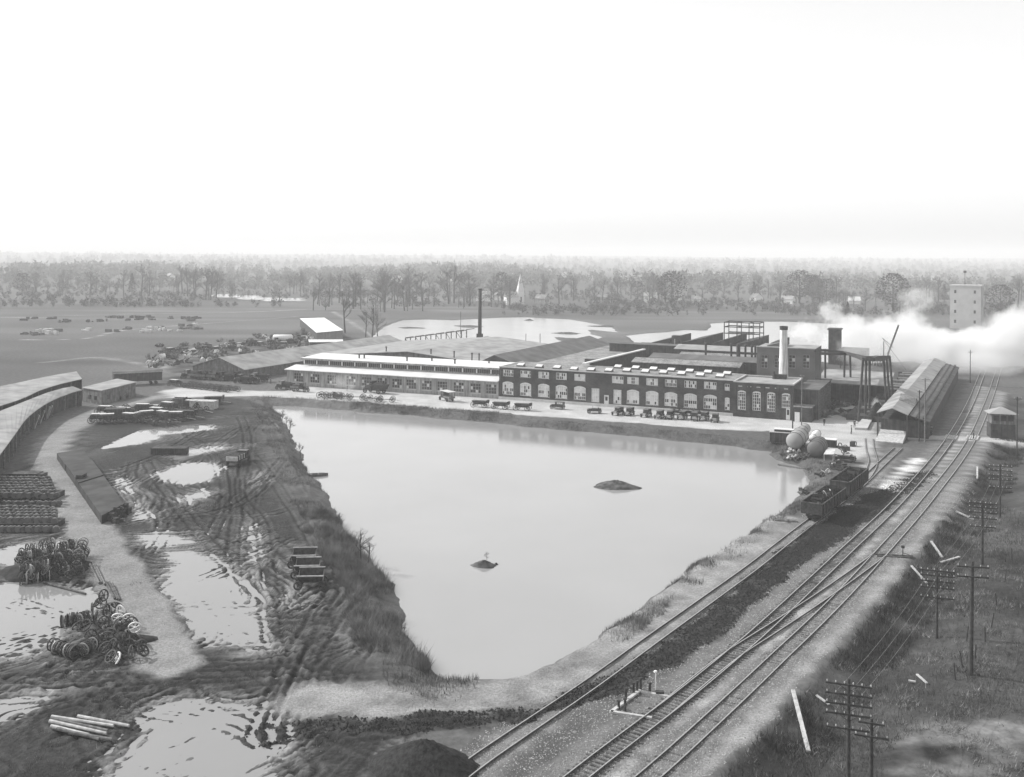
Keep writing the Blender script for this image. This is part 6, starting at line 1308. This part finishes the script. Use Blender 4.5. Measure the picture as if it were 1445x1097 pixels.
# fence posts and fallen timbers on the slope
for k, (px, py) in enumerate(((1399, 885), (1407, 855), (1390, 905), (1376, 930), (1348, 958), (1358, 940), (1364, 905), (1418, 820), (1428, 790))): tag(MB().cyl((0, 0, 0), (rnd.uniform(-.3, .3), 0, 1.5), 0.07, 0.06, 6).build('fence_post', pole_wood, None, G3(px, py), 0), 'leaning dark fence post standing in the grass by the tall pole', 'fence post', 'old fence posts in the grass')
fall = [((1119, 979), (1141, 1047), 0.16, 'long pale pole lying down the slope at the bottom'), ((1349, 722), (1374, 726), 0.16, 'pale board lying right of the ballast below the farthest poles'), ((1314, 764), (1330, 780), 0.14, 'pale sleeper lying in the weeds above the switch stand'), ((1328, 786), (1354, 777), 0.14, 'pale sleeper lying crosswise in the weeds'), ((1286, 799), (1308, 815), 0.12, 'pale plank sliding down the slope below the switch stand'), ((1294, 950), (1308, 962), 0.1, 'short pale stick of the small heap in the grass'), ((1282, 956), (1292, 958), 0.1, 'second short stick of the small heap in the grass'), ((1379, 661), (1379, 674), 0.14, 'short white post lying at the top of the slope'), ((1152, 976), (1170, 985), 0.1, 'thin pale stick left of the nearest telegraph pole')]
for (a, b, w, lb) in fall:
    p1, p2 = G3(*a), G3(*b); tag(MB().bar((0, 0, 0.3), (p2.x - p1.x, p2.y - p1.y, p2.z - p1.z + 0.2), w * 2, w).build('fallen_timber', pale_wood, None, p1), lb, 'timber')

# ------------------------------------------------------------------ people
def person_mesh():
    J = [((0, 0, 0.92), .15), ((0, 0, 1.18), .13), ((0, 0, 1.40), .16), ((0, 0, 1.52), .06), ((0, 0, 1.62), .09), ((0, 0.01, 1.72), .09),
         ((-.2, 0, 1.40), .065), ((-.27, 0.02, 1.13), .05), ((-.26, -0.08, 0.9), .04), ((-.26, -0.1, 0.82), .035), ((.2, 0, 1.40), .065), ((.27, 0.02, 1.13), .05), ((.26, -0.08, 0.9), .04), ((.26, -0.1, 0.82), .035),
         ((-.1, 0, .82), .1), ((-.11, -.06, .46), .07), ((-.12, 0.02, .08), .05), ((-.12, -.14, .04), .04), ((.1, 0, .82), .1), ((.12, .1, .47), .07), ((.12, .16, .09), .05), ((.12, .02, .04), .04)]
    E = [(0, 1), (1, 2), (2, 3), (3, 4), (4, 5), (2, 6), (6, 7), (7, 8), (8, 9), (2, 10), (10, 11), (11, 12), (12, 13), (0, 14), (14, 15), (15, 16), (16, 17), (0, 18), (18, 19), (19, 20), (20, 21)]
    me = bpy.data.meshes.new('body'); me.from_pydata([j[0] for j in J], E, []); o = bpy.data.objects.new('body', me); C.objects.link(o)
    md = o.modifiers.new('s', 'SKIN')
    for i, j in enumerate(J): me.skin_vertices[0].data[i].radius = (j[1], j[1])
    me.skin_vertices[0].data[0].use_root = True
    o.modifiers.new('u', 'SUBSURF').levels = 1
    bpy.context.view_layer.update(); m2 = bpy.data.meshes.new_from_object(o.evaluated_get(bpy.context.evaluated_depsgraph_get())); bpy.data.objects.remove(o)
    m2.materials.clear(); m2.materials.append(cloth_d); m2.materials.append(skin_m)
    for p in m2.polygons: p.material_index = 1 if (1.5 < p.center.z < 1.72 or p.center.z < 0.86 and abs(p.center.x) > 0.2) else 0
    return m2
try: pm_ = person_mesh()
except Exception as ex: print('person', ex); pm_ = MB().cyl((0, 0, 0), (0, 0, 1.7), 0.2, 0.15).mesh('body', cloth_d)
hat_m = MB().lathe([(0, 0.19), (0.03, 0.19), (0.03, 0.11), (0.13, 0.1), (0.15, 0)], (0, 0, 1.74), (0, 0, 1), 12).mesh('hat', cloth_d)
for px, py, a, lb in ((1163, 601, 0.3, 'person in dark clothes and hat walking before the power house annex'), (1201.5, 613, 1.2, 'person in dark clothes standing near the crane footing, nearest the camera'), (1206, 604, 2.6, 'person in dark clothes standing on the road just behind another by the crane footing'), (377, 541.5, 0.5, 'person in dark clothes left of the two by the pale shop corner'), (382, 542, 2.0, 'person in dark clothes right of the two by the pale shop corner'), (1374, 621, 1.0, 'person in dark clothes walking across the tracks at the plank crossing'), (1291, 783, 0, None), (1200, 640, 0, None), (490, 552, 1.1, 'person in dark clothes standing in front of the pale shop windows')):
    if not lb: continue
    r = thing('person', lb, 'person', G3(px, py), a); link('body', pm_, r); link('hat', hat_m, r)

# ------------------------------------------------------------------ clutter under the gantry
for k in range(26):
    px, py = rnd.uniform(1152, 1240), rnd.uniform(566, 590); m = MB(); rj = random.Random(k + 700)
    for q_ in range(5): a = (rj.uniform(-1, 1), rj.uniform(-1, 1), rj.uniform(0, .5)); m.bar(a, (a[0] + rj.uniform(-1.8, 1.8), a[1] + rj.uniform(-.8, .8), a[2] + rj.uniform(0, 1.0)), rj.uniform(.15, .8))
    tag(m.build('steel_stock', [dark_iron, rusty, dark_iron, pole_pale, black][k % 5], None, G3(px, py), rj.uniform(0, 3)), 'pile of dark steel stock lying under the crane runway', 'stock pile', 'stock piles under the crane runway')
for k in range(9):
    q = G3(1176 + k * 9, 630 + (k % 3) * 3 + 24 * (k > 4)); m = MB().box(-0.7, 0.7, -0.35, 0.35, 0, rnd.uniform(.4, 1.0)).ring((0.2, -0.5, 0.5), (0.2, 1, 0), 0.45, 0.06)
    if k < 4: tag(m.build('machine_part', dark_iron, None, q, rnd.uniform(0, 3)), 'dark machine part lying on the ground right of the tanks', 'machine part', 'machine parts right of the tanks')
# ------------------------------------------------------------------ far yard clutter
for k in range(95):
    px, py = rnd.uniform(205, 450), 0; py = 506 - (px - 225) * 0.115 + rnd.uniform(-16, 14)
    m = MB(); rj = random.Random(k + 99)
    for q_ in range(6): a = (rj.uniform(-1.8, 1.8), rj.uniform(-1, 1), rj.uniform(0, .6)); m.bar(a, (a[0] + rj.uniform(-2, 2), a[1] + rj.uniform(-1, 1), a[2] + rj.uniform(0, 1.2)), rj.uniform(.15, .9))
    m.ring((rj.uniform(-1, 1), 0, 0.8), (rj.uniform(-.5, .5), 1, 0), 0.8, 0.09)
    tag(m.build('scrap_heap', [dark_iron, rusty, dark_iron, canvas, grey_wood][k % 5], None, G3(px, py), rj.uniform(0, 3)), 'heap of wheels, beams and scrap in the cluttered yard beyond the warehouse', 'scrap', 'scrap heaps in the yard beyond the warehouse')
for k in range(26):
    px = 232 + k * 8 + rnd.uniform(-3, 3); py = 500 - k * 0.75 + rnd.uniform(-3, 5); [P_load, P_wb, P_wr, P_dump][k % 4].put(G3(px, py), rnd.uniform(0, 6), 'old vehicle parked in the ragged line beyond the warehouse roof', 'vehicles parked beyond the warehouse', 1.0)
for k in range(40):
    px = rnd.uniform(30, 280); py = 472 - (px - 30) * 0.03 + rnd.uniform(-5, 3) if k % 2 else 453 - (px - 30) * 0.01 + rnd.uniform(-3, 3)
    m = MB(); rj = random.Random(k + 300)
    for q_ in range(5): a = (rj.uniform(-3, 3), rj.uniform(-1.5, 1.5), 0); m.box(a[0], a[0] + rj.uniform(.6, 3), a[1], a[1] + rj.uniform(.6, 2), 0, rj.uniform(.4, 1.6))
    tag(m.build('field_pile', [dark_wood, canvas, rusty, roof_mid][k % 4], None, G3(px, py), rj.uniform(0, 3)), 'low pile of goods lying on the field far left', 'pile', 'piles on the far left field')

# ------------------------------------------------------------------ vegetation
def blades(name, P, hmin, hmax, w, lean, m, seed, lab_=None, zoff=0.0):
    r = np.random.RandomState(seed); n = len(P); h = r.uniform(hmin, hmax, n) * P[:, 3]; th = r.uniform(0, 2 * PI, n); wd = w * r.uniform(.6, 1.4, n); lx = r.normal(0, lean, n) * h; ly = r.normal(0, lean, n) * h
    v = np.zeros((n, 3, 3), np.float32); cx_, sx_ = np.cos(th) * wd, np.sin(th) * wd
    v[:, 0, 0] = P[:, 0] - cx_; v[:, 0, 1] = P[:, 1] - sx_; v[:, 0, 2] = P[:, 2] - 0.05; v[:, 1, 0] = P[:, 0] + cx_; v[:, 1, 1] = P[:, 1] + sx_; v[:, 1, 2] = P[:, 2] - 0.05
    v[:, 2, 0] = P[:, 0] + lx; v[:, 2, 1] = P[:, 1] + ly; v[:, 2, 2] = P[:, 2] + h
    me = bpy.data.meshes.new(name); me.vertices.add(n * 3); me.vertices.foreach_set('co', v.reshape(-1)); me.loops.add(n * 3); me.loops.foreach_set('vertex_index', np.arange(n * 3, dtype=np.int32)); me.polygons.add(n); me.polygons.foreach_set('loop_start', np.arange(0, n * 3, 3, dtype=np.int32)); me.update(calc_edges=True); me.materials.append(m)
    o = stuff(link(name, me)); 
    if lab_: o['label'] = lab_[0]; o['category'] = lab_[1]
    return o
def scatter(mask, n, seed, dens=None):
    r = np.random.RandomState(seed); jj, ii = np.nonzero(mask[:-1, :-1]); 
    area = (np.diff(xs)[ii] * np.diff(ys)[jj]); 
    if dens is not None: area = area * np.clip(dens[jj, ii], 0, None)
    area = area / area.sum(); k = r.choice(len(jj), n, p=area); j = jj[k]; i = ii[k]; u = r.rand(n); v = r.rand(n)
    x = xs[i] + u * (xs[i + 1] - xs[i]); y = ys[j] + v * (ys[j + 1] - ys[j]); z = (Hh[j, i] * (1 - u) + Hh[j, i + 1] * u) * (1 - v) + (Hh[j + 1, i] * (1 - u) + Hh[j + 1, i + 1] * u) * v
    return np.stack([x, y, z, np.ones(n)], -1)
clump = np.clip(fbm(GX, GY, 5, 5, 3) + 0.35, 0, 1) ** 1.5
bm1 = (dp > 0.2) & (dp < 6.5) & (GX < -7.5) & (GY > 90) & (GY < 143)
pb = scatter(bm1, 52000, 1, clump * np.clip(1.4 - dp / 6.5, 0.1, 1)); pb[:, 3] = 0.35 + 0.9 * np.random.RandomState(3).rand(len(pb)) ** 2
blades('bank_brush', pb, 0.4, 1.5, 0.016, 0.5, brush_m, 2, ('dense dry brush growing on the left bank of the pond', 'brush'))
bm2 = (dp > 0.1) & (dp < 6) & (GX < -3) & (((GY >= 143) & (GY < 262)) | ((GY > 76) & (GY < 90)))
pb = scatter(bm2, 16000, 4, clump); blades('bank_grass', pb, 0.2, 0.7, 0.03, 0.3, brush_m, 5, ('short rough grass on the upper left pond bank', 'grass'))
bm3 = (dp > 0.1) & (dp < 4.0) & (GY > 165) & (GX > -40)
pb = scatter(bm3, 16000, 6, clump); blades('shore_grass', pb, 0.15, 0.55, 0.03, 0.3, brush_m, 7, ('thin rough grass along the far pond shore', 'grass'))
bm4 = (dp > 0.1) & (dp < 3.5) & (GX > 8) & (GY > 78) & (GY <= 165)
pb = scatter(bm4, 9000, 8, clump ** 2); blades('shore_weeds', pb, 0.15, 0.6, 0.025, 0.3, brush_m, 9, ('patchy weeds along the near pond shore by the siding', 'weeds'))
bm5 = (vg > 0.35) & (GY < 200) & (GY > 62) & (GX < 75) & (dPatch > -2)
pb = scatter(bm5, 90000, 10, clump + 0.12); pb[:, 3] = 0.4 + np.random.RandomState(4).rand(len(pb)) ** 3 * 1.6; blades('slope_grass', pb, 0.1, 0.5, 0.022, 0.4, grass_m, 11, ('rough dry grass covering the slope right of the main lines', 'grass'))
pb = scatter(bm5 | ((dPatch < 2) & (GY > 62) & (GY < 95) & (GX < 75)), 34000, 30, np.clip(fbm(GX, GY, 2.2, 3, 3) + 0.1, 0, 1) ** 2); pb[:, 3] = 0.5 + np.random.RandomState(6).rand(len(pb)); blades('straw', pb, 0.1, 0.4, 0.03, 0.7, mat('straw', 0.2, 0.9, 0.3, 1.0), 31, ('pale straw tufts lying through the slope grass', 'straw'))
pb = scatter((vg > 0.3) & (dB < -3.6) & (dB > -9) & (GY < 210) & (GY > 62), 26000, 32, np.clip(fbm(GX, GY, 3.2, 1, 3) + 0.2, 0, 1)); pb[:, 3] = 0.5 + np.random.RandomState(7).rand(len(pb)); blades('ditch_weeds', pb, 0.2, 0.8, 0.022, 0.45, mat('ditch_weed', 0.045, 0.9, 0.3, 1.0), 33, ('dark weeds in the ditch beside the gravel shoulder', 'weeds'))
bm6 = yard & (puddist > 1.0) & (GY > 62) & (GY < 230) & (GX > -62)
pb = scatter(bm6, 5000, 12, clump ** 4); blades('yard_weeds', pb, 0.08, 0.35, 0.02, 0.5, brush_m, 13, ('scattered dead weeds in the rutted mud yard', 'weeds'))
# clods
def clods(name, P, smin, smax, m, seed, lab_):
    r = np.random.RandomState(seed); n = len(P); s = r.uniform(smin, smax, n); base = np.array([(1, 0, 0), (0, 1, 0), (-1, 0, 0), (0, -1, 0), (0, 0, 1)], float)
    v = base[None] * s[:, None, None] * r.uniform(.6, 1.3, (n, 5, 3)) + P[:, None, :3]; f = np.array([(0, 1, 4), (1, 2, 4), (2, 3, 4), (3, 0, 4)]); F = (f[None] + (np.arange(n) * 5)[:, None, None]).reshape(-1, 3)
    me = bpy.data.meshes.new(name); me.vertices.add(n * 5); me.vertices.foreach_set('co', v.reshape(-1)); k = len(F); me.loops.add(k * 3); me.loops.foreach_set('vertex_index', F.reshape(-1).astype(np.int32)); me.polygons.add(k); me.polygons.foreach_set('loop_start', np.arange(0, k * 3, 3, dtype=np.int32)); me.update(calc_edges=True); me.materials.append(m); o = stuff(link(name, me)); o['label'], o['category'] = lab_
clods('mud_clods', scatter((lab == 1) & (GY > 62) & (GY < 200) & (puddist > 0.6), 4000, 14, clump + 0.1), 0.03, 0.11, mat('mud_clod', 0.05, 0.9, 0.4, 1.0), 15, ('loose mud clods thrown up by wheels in the yard', 'mud clods'))
clods('ballast_stones', scatter((lab == 5) & (GY > 62) & (GY < 170), 30000, 16), 0.03, 0.085, mat('ballast_stone', 0.26, 0.9, 0.3, 3.0), 17, ('loose pale ballast stones along the tracks', 'stones'))
clods('cinder_lumps', scatter((lab == 8) & (GY > 62) & (GY < 200), 12000, 18), 0.05, 0.16, coal, 19, ('dark cinder lumps along the black road beside the siding', 'cinders'))

def bare_tree(seed, H_=1.0, spread=0.9, twn=9, first=0.3, dens=1.0):
    r = random.Random(seed); tr_ = MB(); cr_ = MB()
    def sliver(a, b, w):
        d = (b - a); u = d.cross(Vector((r.uniform(-1, 1), r.uniform(-1, 1), r.uniform(-1, 1))))
        if u.length < 1e-5: return
        u = u.normalized() * w; cr_.poly([a - u, a + u, b])
    def grow(p, d, L_, w, lev):
        q = p + d * L_
        if lev <= 1: cr_.cyl(p, q, w, w * 0.6, 4, caps=False)
        else: sliver(p, q, w)
        n = 3 if lev < 3 else twn
        if lev >= 3:
            for k in range(int(twn * dens)):
                e = (d + Vector((r.gauss(0, .6), r.gauss(0, .6), r.gauss(0.15, .5)))).normalized(); s0 = p.lerp(q, r.random()); sliver(s0, s0 + e * L_ * r.uniform(.4, .9), w * 0.55)
            return
        for k in range(n + (1 if lev < 2 else 0)):
            e = (d * 0.9 + Vector((r.gauss(0, spread * 0.6), r.gauss(0, spread * 0.6), r.uniform(-0.05, .45)))).normalized(); s0 = p.lerp(q, r.uniform(.45, 1.0)); grow(s0, e, L_ * r.uniform(.58, .8), w * 0.62, lev + 1)
    hgt_ = 1.0; tp = Vector((r.gauss(0, .02), r.gauss(0, .02), 0.5)); tr_.cyl((0, 0, -0.02), tp, 0.02, 0.013, 7)
    nb = 6
    for k in range(nb):
        z = first + (0.5 - first) * k / (nb - 1); a = r.uniform(0, 6.28); e = Vector((math.cos(a) * spread, math.sin(a) * spread, r.uniform(.5, 1.2))).normalized(); grow(Vector((tp.x * z * 2, tp.y * z * 2, z)), e, 0.22 * r.uniform(.7, 1.1), 0.009, 1)
    grow(tp, Vector((0, 0, 1)), 0.22, 0.011, 1); grow(tp, Vector((.15, .1, 1)).normalized(), 0.2, 0.01, 1)
    return tr_.mesh('trunk', bark), cr_.mesh('crown', twig)
TREES = [bare_tree(1, spread=.7, twn=8), bare_tree(2, spread=.9, twn=10, first=.22), bare_tree(3, spread=.55, twn=8, first=.35), bare_tree(4, spread=1.1, twn=9, first=.2), bare_tree(5, spread=.8, twn=7, first=.3, dens=0.7), bare_tree(6, spread=.9, twn=14, first=.15, dens=1.2)]
def evergreen(seed, cone=True):
    r = random.Random(seed); t = MB().cyl((0, 0, -0.02), (0, 0, 0.9), 0.022, 0.004, 6); c = MB()
    for k in range(1100):
        z = r.uniform(0.12, 1.0); R = (1 - z) * 0.26 + 0.02 if cone else math.sqrt(max(0, 1 - ((z - 0.6) / 0.42) ** 2)) * 0.34; a = r.uniform(0, 6.28); rr = R * math.sqrt(r.uniform(.15, 1)); p = Vector((math.cos(a) * rr, math.sin(a) * rr, z)); d = Vector((r.gauss(0, 1), r.gauss(0, 1), r.gauss(0, .5))).normalized() * 0.045; u = Vector((r.gauss(0, 1), r.gauss(0, 1), r.gauss(0, 1))).normalized() * 0.02; c.poly([p - u, p + u, p + d])
    return t.mesh('trunk', bark), c.mesh('crown', ever)
EV = [evergreen(1), evergreen(2, False), evergreen(3, False)]
def plant(kind, x, y, H_, label, group=None, wide=1.0):
    tm, cm = kind; r = thing('tree', label, 'tree', (x, y, ground(x, y) if y < 3000 else 0), rnd.uniform(0, 6.28), group); r.scale = (H_ * wide, H_ * wide, H_); link('trunk', tm, r); link('crown', cm, r); return r
def plant_px(kind, px, base, top, label, group=None, wide=1.0):
    x, y = W(px, base); plant(kind, x, y, hgt(px, base, top), label, group, wide)
plant_px(TREES[0], 487, 470, 404, 'large bare tree standing alone behind the white roofed barn'); plant_px(TREES[4], 525, 479, 421, 'thin bare tree at the shore right of the large lone one'); plant_px(TREES[4], 516, 476, 430, 'slender bare sapling between two taller shore trees'); plant_px(TREES[4], 533, 478, 432, 'slender bare sapling at the lake edge right of the thin tree')
plant_px(TREES[5], 395, 426, 402, 'small round crowned bare tree before the bright pool strip', None, 1.5); plant_px(EV[1], 948, 434, 383, 'broad dark round crowned tree right of centre beyond the lake', None, 1.3); plant_px(EV[1], 1128, 428, 382, 'dark spreading pine left of the two big pines at right', None, 1.4); plant_px(EV[2], 1146, 424, 388, 'second dark spreading pine beside the first', None, 1.4); plant_px(EV[0], 1196, 452, 426, 'small dark cone shaped evergreen at the shore by the steam')
plant_px(TREES[5], 290, 423, 374, 'tallest dense bare tree of the left grove', None, 1.3); plant_px(TREES[5], 275, 421, 377, 'dense bare tree just left of the tallest one in the left grove', None, 1.2); plant_px(TREES[5], 305, 421, 380, 'dense bare tree just right of the tallest one in the left grove', None, 1.2); plant_px(EV[2], 1260, 440, 386, 'dark dense tree above the steam at right', None, 1.3); plant_px(EV[2], 1412, 445, 402, 'dark dense tree right of the pale tower', None, 1.4)
bands = [(22, 100, 404, 420, 370, 386, 22), (100, 250, 408, 422, 372, 384, 34), (250, 330, 412, 424, 374, 386, 14), (330, 430, 410, 420, 380, 392, 10), (425, 560, 424, 441, 376, 396, 36), (560, 720, 424, 440, 374, 396, 38), (720, 860, 418, 430, 380, 402, 22), (860, 1120, 414, 434, 376, 402, 44), (1120, 1340, 420, 446, 378, 400, 44), (1385, 1500, 420, 446, 380, 400, 16), (-60, 22, 404, 422, 372, 388, 8)]
gl = ['grey bare tree in the wood at the far left edge', 'bare tree in the line of trees along the left field', 'bare tree around the dense left grove', 'bare tree near the bright pool strip', 'tall bare tree in the wood left of the iron chimney', 'tall bare tree in the wood behind the rear lake', 'bare tree around the church', 'bare tree in the open wood right of centre', 'tall bare tree in the wood above the steam', 'bare tree in the wood right of the pale tower', 'bare tree beyond the left field']
for b, lb in zip(bands, gl):
    for k in range(int(b[6] * (0.7 if b[0] < 430 else 0.9))):
        
        for _t in range(12):
            px = rnd.uniform(b[0], b[1]); base = rnd.uniform(b[2], b[3]); x, y = W(px, base); cl_ = float(vnoise(np.array([x]), np.array([y * 0.5]), 45, 3)[0])
            if cl_ > rnd.uniform(-0.15, 0.2): break
        H_ = 9 + 16 * rnd.random() ** 1.7 + 14 * max(cl_, -0.2)
        plant(EV[rnd.randrange(3)] if rnd.random() < (0.16 if px > 860 else 0.07) else TREES[rnd.randrange(6)], x, y, H_ * (1.15 if b[0] in (250, 425, 560) else 1.0), lb, 'trees: ' + lb, rnd.uniform(.8, 1.35))
plant_px(TREES[4], 510, 792, 738, 'thin bare sapling rising from the brush on the left bank', None, 1.2); plant_px(TREES[4], 520, 785, 748, 'smaller bare sapling leaning over the pond beside the first', None, 1.4)
for k, (px, b_, t_) in enumerate(((398, 592, 572), (409, 606, 583), (424, 640, 618), (404, 600, 580), (478, 735, 712), (570, 880, 862))): plant_px(TREES[k % 5], px, b_, t_, ['leafless bush at the pond corner', 'second leafless bush down the left bank', 'leafless bush where the left bank narrows', 'small leafless bush between two others at the corner', 'leafless bush above the sapling on the left bank', 'leafless bush at the lower left bank'][k], None, 1.3)
q = W3(687, 794, POND_Z); o = plant(TREES[5], q.x, q.y, 1.1, 'tiny leafless shrub on the small pond hummock', None, 1.2); o.location.z = POND_Z + 0.3
# brush masses around the lakes (thicket) and woods far off
def clumps(name, pts, hw, seed, m, lab_, per=16, sz=0.35):
    r = np.random.RandomState(seed); n = len(pts); N = n * per; c = np.repeat(pts, per, 0); d = r.normal(0, 1, (N, 3)); d /= np.linalg.norm(d, axis=1)[:, None]; rad = r.rand(N, 1) ** (1 / 2.5); H_ = np.repeat(hw, per)[:, None]
    p = c[:, :3] + d * rad * np.concatenate([H_ * 0.42, H_ * 0.42, H_ * 0.48], 1) + np.concatenate([0 * H_, 0 * H_, H_ * 0.52], 1)
    a = r.normal(0, 1, (N, 3)); a /= np.linalg.norm(a, axis=1)[:, None]; b = r.normal(0, 1, (N, 3)); b /= np.linalg.norm(b, axis=1)[:, None]
    v = np.stack([p - a * H_ * sz * 0.3, p + a * H_ * sz * 0.3, p + b * H_ * sz], 1).astype(np.float32)
    me = bpy.data.meshes.new(name); me.vertices.add(N * 3); me.vertices.foreach_set('co', v.reshape(-1)); me.loops.add(N * 3); me.loops.foreach_set('vertex_index', np.arange(N * 3, dtype=np.int32)); me.polygons.add(N); me.polygons.foreach_set('loop_start', np.arange(0, N * 3, 3, dtype=np.int32)); me.update(calc_edges=True); me.materials.append(m); o = stuff(link(name, me)); o['label'], o['category'] = lab_
def pxscatter(n, seed, x0, x1, y0, y1, cl=None):
    r = np.random.RandomState(seed); out = []
    while len(out) < n:
        px, py = r.uniform(x0, x1), r.uniform(y0, y1); x, y = W(px, py)
        if cl and vnoise(np.array([x]), np.array([y]), cl, 2)[0] < r.uniform(-.35, .25): continue
        out.append((x, y, ground(x, y)))
    return np.array(out)
clumps('thicket', pxscatter(1000, 1, 700, 1430, 408, 446, 60), np.random.RandomState(1).uniform(1.5, 5.5, 1000), 2, twig, ('low leafless thicket between the rear lakes and the woods', 'thicket'), 40, 0.4)
clumps('undergrowth', pxscatter(1100, 3, -80, 720, 398, 434, 60), np.random.RandomState(2).uniform(1.5, 6, 1100), 4, twig, ('grey undergrowth under the left and middle woods', 'undergrowth'), 30, 0.4)
n_ = 4600
r_ = np.random.RandomState(9); yy_ = np.exp(r_.uniform(math.log(1150), math.log(6500), n_)); xx_ = r_.uniform(-0.62, 0.62, n_) * yy_; keep = vnoise(xx_, yy_ * 0.5, 220, 3) > r_.uniform(-.6, .05, n_)
xx_, yy_ = xx_[keep], yy_[keep]; clumps('far_woods', np.stack([xx_, yy_, [ground(a, b) for a, b in zip(xx_, yy_)]], -1), (r_.uniform(7, 17, len(xx_)) + 18 * np.clip(vnoise(xx_, yy_ * 0.4, 330, 1), -0.1, 0.5)) * (1 + (yy_ > 3000) * 0.3), 5, twig, ('endless grey leafless woods fading into the haze towards the horizon', 'woods'), 40, 0.32)

# ------------------------------------------------------------------ steam and haze
def steam(name, c, sz, dens, nscale, label, thr=0.42, seed=0.0, lift=0.0):
    m = bpy.data.materials.new(name); m.use_nodes = True; n = m.node_tree; ns = n.nodes; lk = n.links; ns.clear()
    out = ns.new('ShaderNodeOutputMaterial'); pv = ns.new('ShaderNodeVolumePrincipled'); pv.inputs['Color'].default_value = (0.93, 0.93, 0.93, 1); pv.inputs['Anisotropy'].default_value = 0.0
    tc = ns.new('ShaderNodeTexCoord'); ln = ns.new('ShaderNodeVectorMath'); ln.operation = 'LENGTH'
    lk.new(tc.outputs['Object'], ln.inputs[0])
    geo = ns.new('ShaderNodeNewGeometry'); no = ns.new('ShaderNodeTexNoise'); no.noise_dimensions = '4D'; no.inputs['W'].default_value = seed; no.inputs['Scale'].default_value = nscale; no.inputs['Detail'].default_value = 4; no.inputs['Roughness'].default_value = 0.62
    lk.new(geo.outputs['Position'], no.inputs['Vector'])
    mr = ns.new('ShaderNodeMapRange'); mr.inputs['From Min'].default_value = 0.35; mr.inputs['From Max'].default_value = 1.0; mr.inputs['To Min'].default_value = 0.0; mr.inputs['To Max'].default_value = 0.42; lk.new(ln.outputs['Value'], mr.inputs['Value'])
    sb_ = ns.new('ShaderNodeMath'); sb_.operation = 'SUBTRACT'; lk.new(no.outputs[0], sb_.inputs[0]); lk.new(mr.outputs[0], sb_.inputs[1])
    m2 = ns.new('ShaderNodeMapRange'); m2.inputs['From Min'].default_value = thr - 0.03; m2.inputs['From Max'].default_value = thr + 0.10; m2.inputs['To Min'].default_value = 0; m2.inputs['To Max'].default_value = dens; lk.new(sb_.outputs[0], m2.inputs['Value'])
    lk.new(m2.outputs[0], pv.inputs['Density']); lk.new(pv.outputs[0], out.inputs['Volume'])
    me = MB().lathe([(math.cos(PI * (1 - k / 10)), max(0.001, math.sin(PI * k / 10))) for k in range(11)], (0, 0, 0), (0, 0, 1), 20).mesh(name, m)
    o = stuff(link(name, me, None, c)); o.scale = sz; o['label'] = label; o['category'] = 'steam'; return o
STEAM = []
puffs = [(1200, 508, 11, 6, 15, 11, 2), (1238, 505, 7, 5, 20, 14, 3), (1185, 502, 5, 9, 13, 8, 0), (1275, 510, 6, 4, 24, 15, 1), (1308, 512, 5, 6, 22, 15, 4), (1345, 516, 4, 4, 26, 14, 6), (1385, 518, 3, 3, 28, 13, 8), (1428, 520, 7, 5, 24, 18, 9), (1468, 520, 9, 6, 30, 22, 3), (1330, 500, 3, 5, 30, 11, 12), (1400, 500, 3, 5, 30, 11, 13), (1290, 497, 8, 4, 22, 15, 14), (1150, 500, 8, 9, 14, 8, 15), (1365, 526, 3, 1, 24, 9, 16), (1410, 532, 3, 1, 24, 9, 17), (1300, 532, 6, 1.2, 18, 9, 18), (1225, 528, 6, 2, 14, 10, 19), (1300, 470, 16, 1.5, 16, 12, 20), (1175, 488, 14, 5, 9, 8, 21)]
pl_ = ['steam boiling up by the hoist house', 'steam puff left of the derrick boom', 'small steam puff hiding the hoist house foot', 'billow of steam under the derrick boom', 'rounded billow of steam right of the derrick', 'dense low steam across the far tracks', 'dense low steam below the pale tower', 'tall billow of steam right of the tower', 'steam leaving the view at the right edge', 'bank of steam behind the freight shed end', 'high steam in front of the tower foot', 'steam over the lake beyond the derrick', 'thin steam wisp over the grey block roof', 'thin steam creeping over the near tracks', 'thin steam creeping over the rails at right', 'thin steam veiling the far half of the freight shed', 'pale steam hanging behind the gantry legs', 'high torn wisp of steam above the derrick', 'small dense puff at the top of the hoist house']
for (px, py, zc, dn, rx, rz_, sd3), lb in zip(puffs, pl_):
    x, y = W(px, py); steam('steam_cloud', (x, y + 6, zc), (rx, rx * 0.8, rz_), 0.03 * dn if dn < 6 else 0.16, 2.3 / rx, lb, 0.385, sd3 * 1.7)
x, y = W(1237, 590); steam('locomotive_puff', (x, y, 3.0), (1.8, 1.8, 4.0), 0.5, 0.5, 'small white puff rising between the crane legs', 0.36, 5.0)
x, y = W(490, 552); steam('exhaust_cloud', (x, y - 1.5, 2.6), (8.5, 2.2, 3.4), 0.16, 0.25, 'thin pale exhaust cloud drifting along the pale shop windows', 0.38, 6.0)

hm = bpy.data.materials.new('haze'); hm.use_nodes = True; hm.node_tree.nodes.clear()
ho = hm.node_tree.nodes.new('ShaderNodeOutputMaterial'); hv = hm.node_tree.nodes.new('ShaderNodeVolumePrincipled'); hv.inputs['Density'].default_value = 0.00032; hv.inputs['Color'].default_value = (0.99, 0.99, 0.99, 1); hm.node_tree.links.new(hv.outputs[0], ho.inputs['Volume'])
o = stuff(MB().box(-9100, 9100, -420, 9300, -3.6, 110).build('haze', hm))
for o_ in list(bpy.data.objects):
    if o_.location.y == -60 and o_.parent is None: print('unused proto', o_.name)
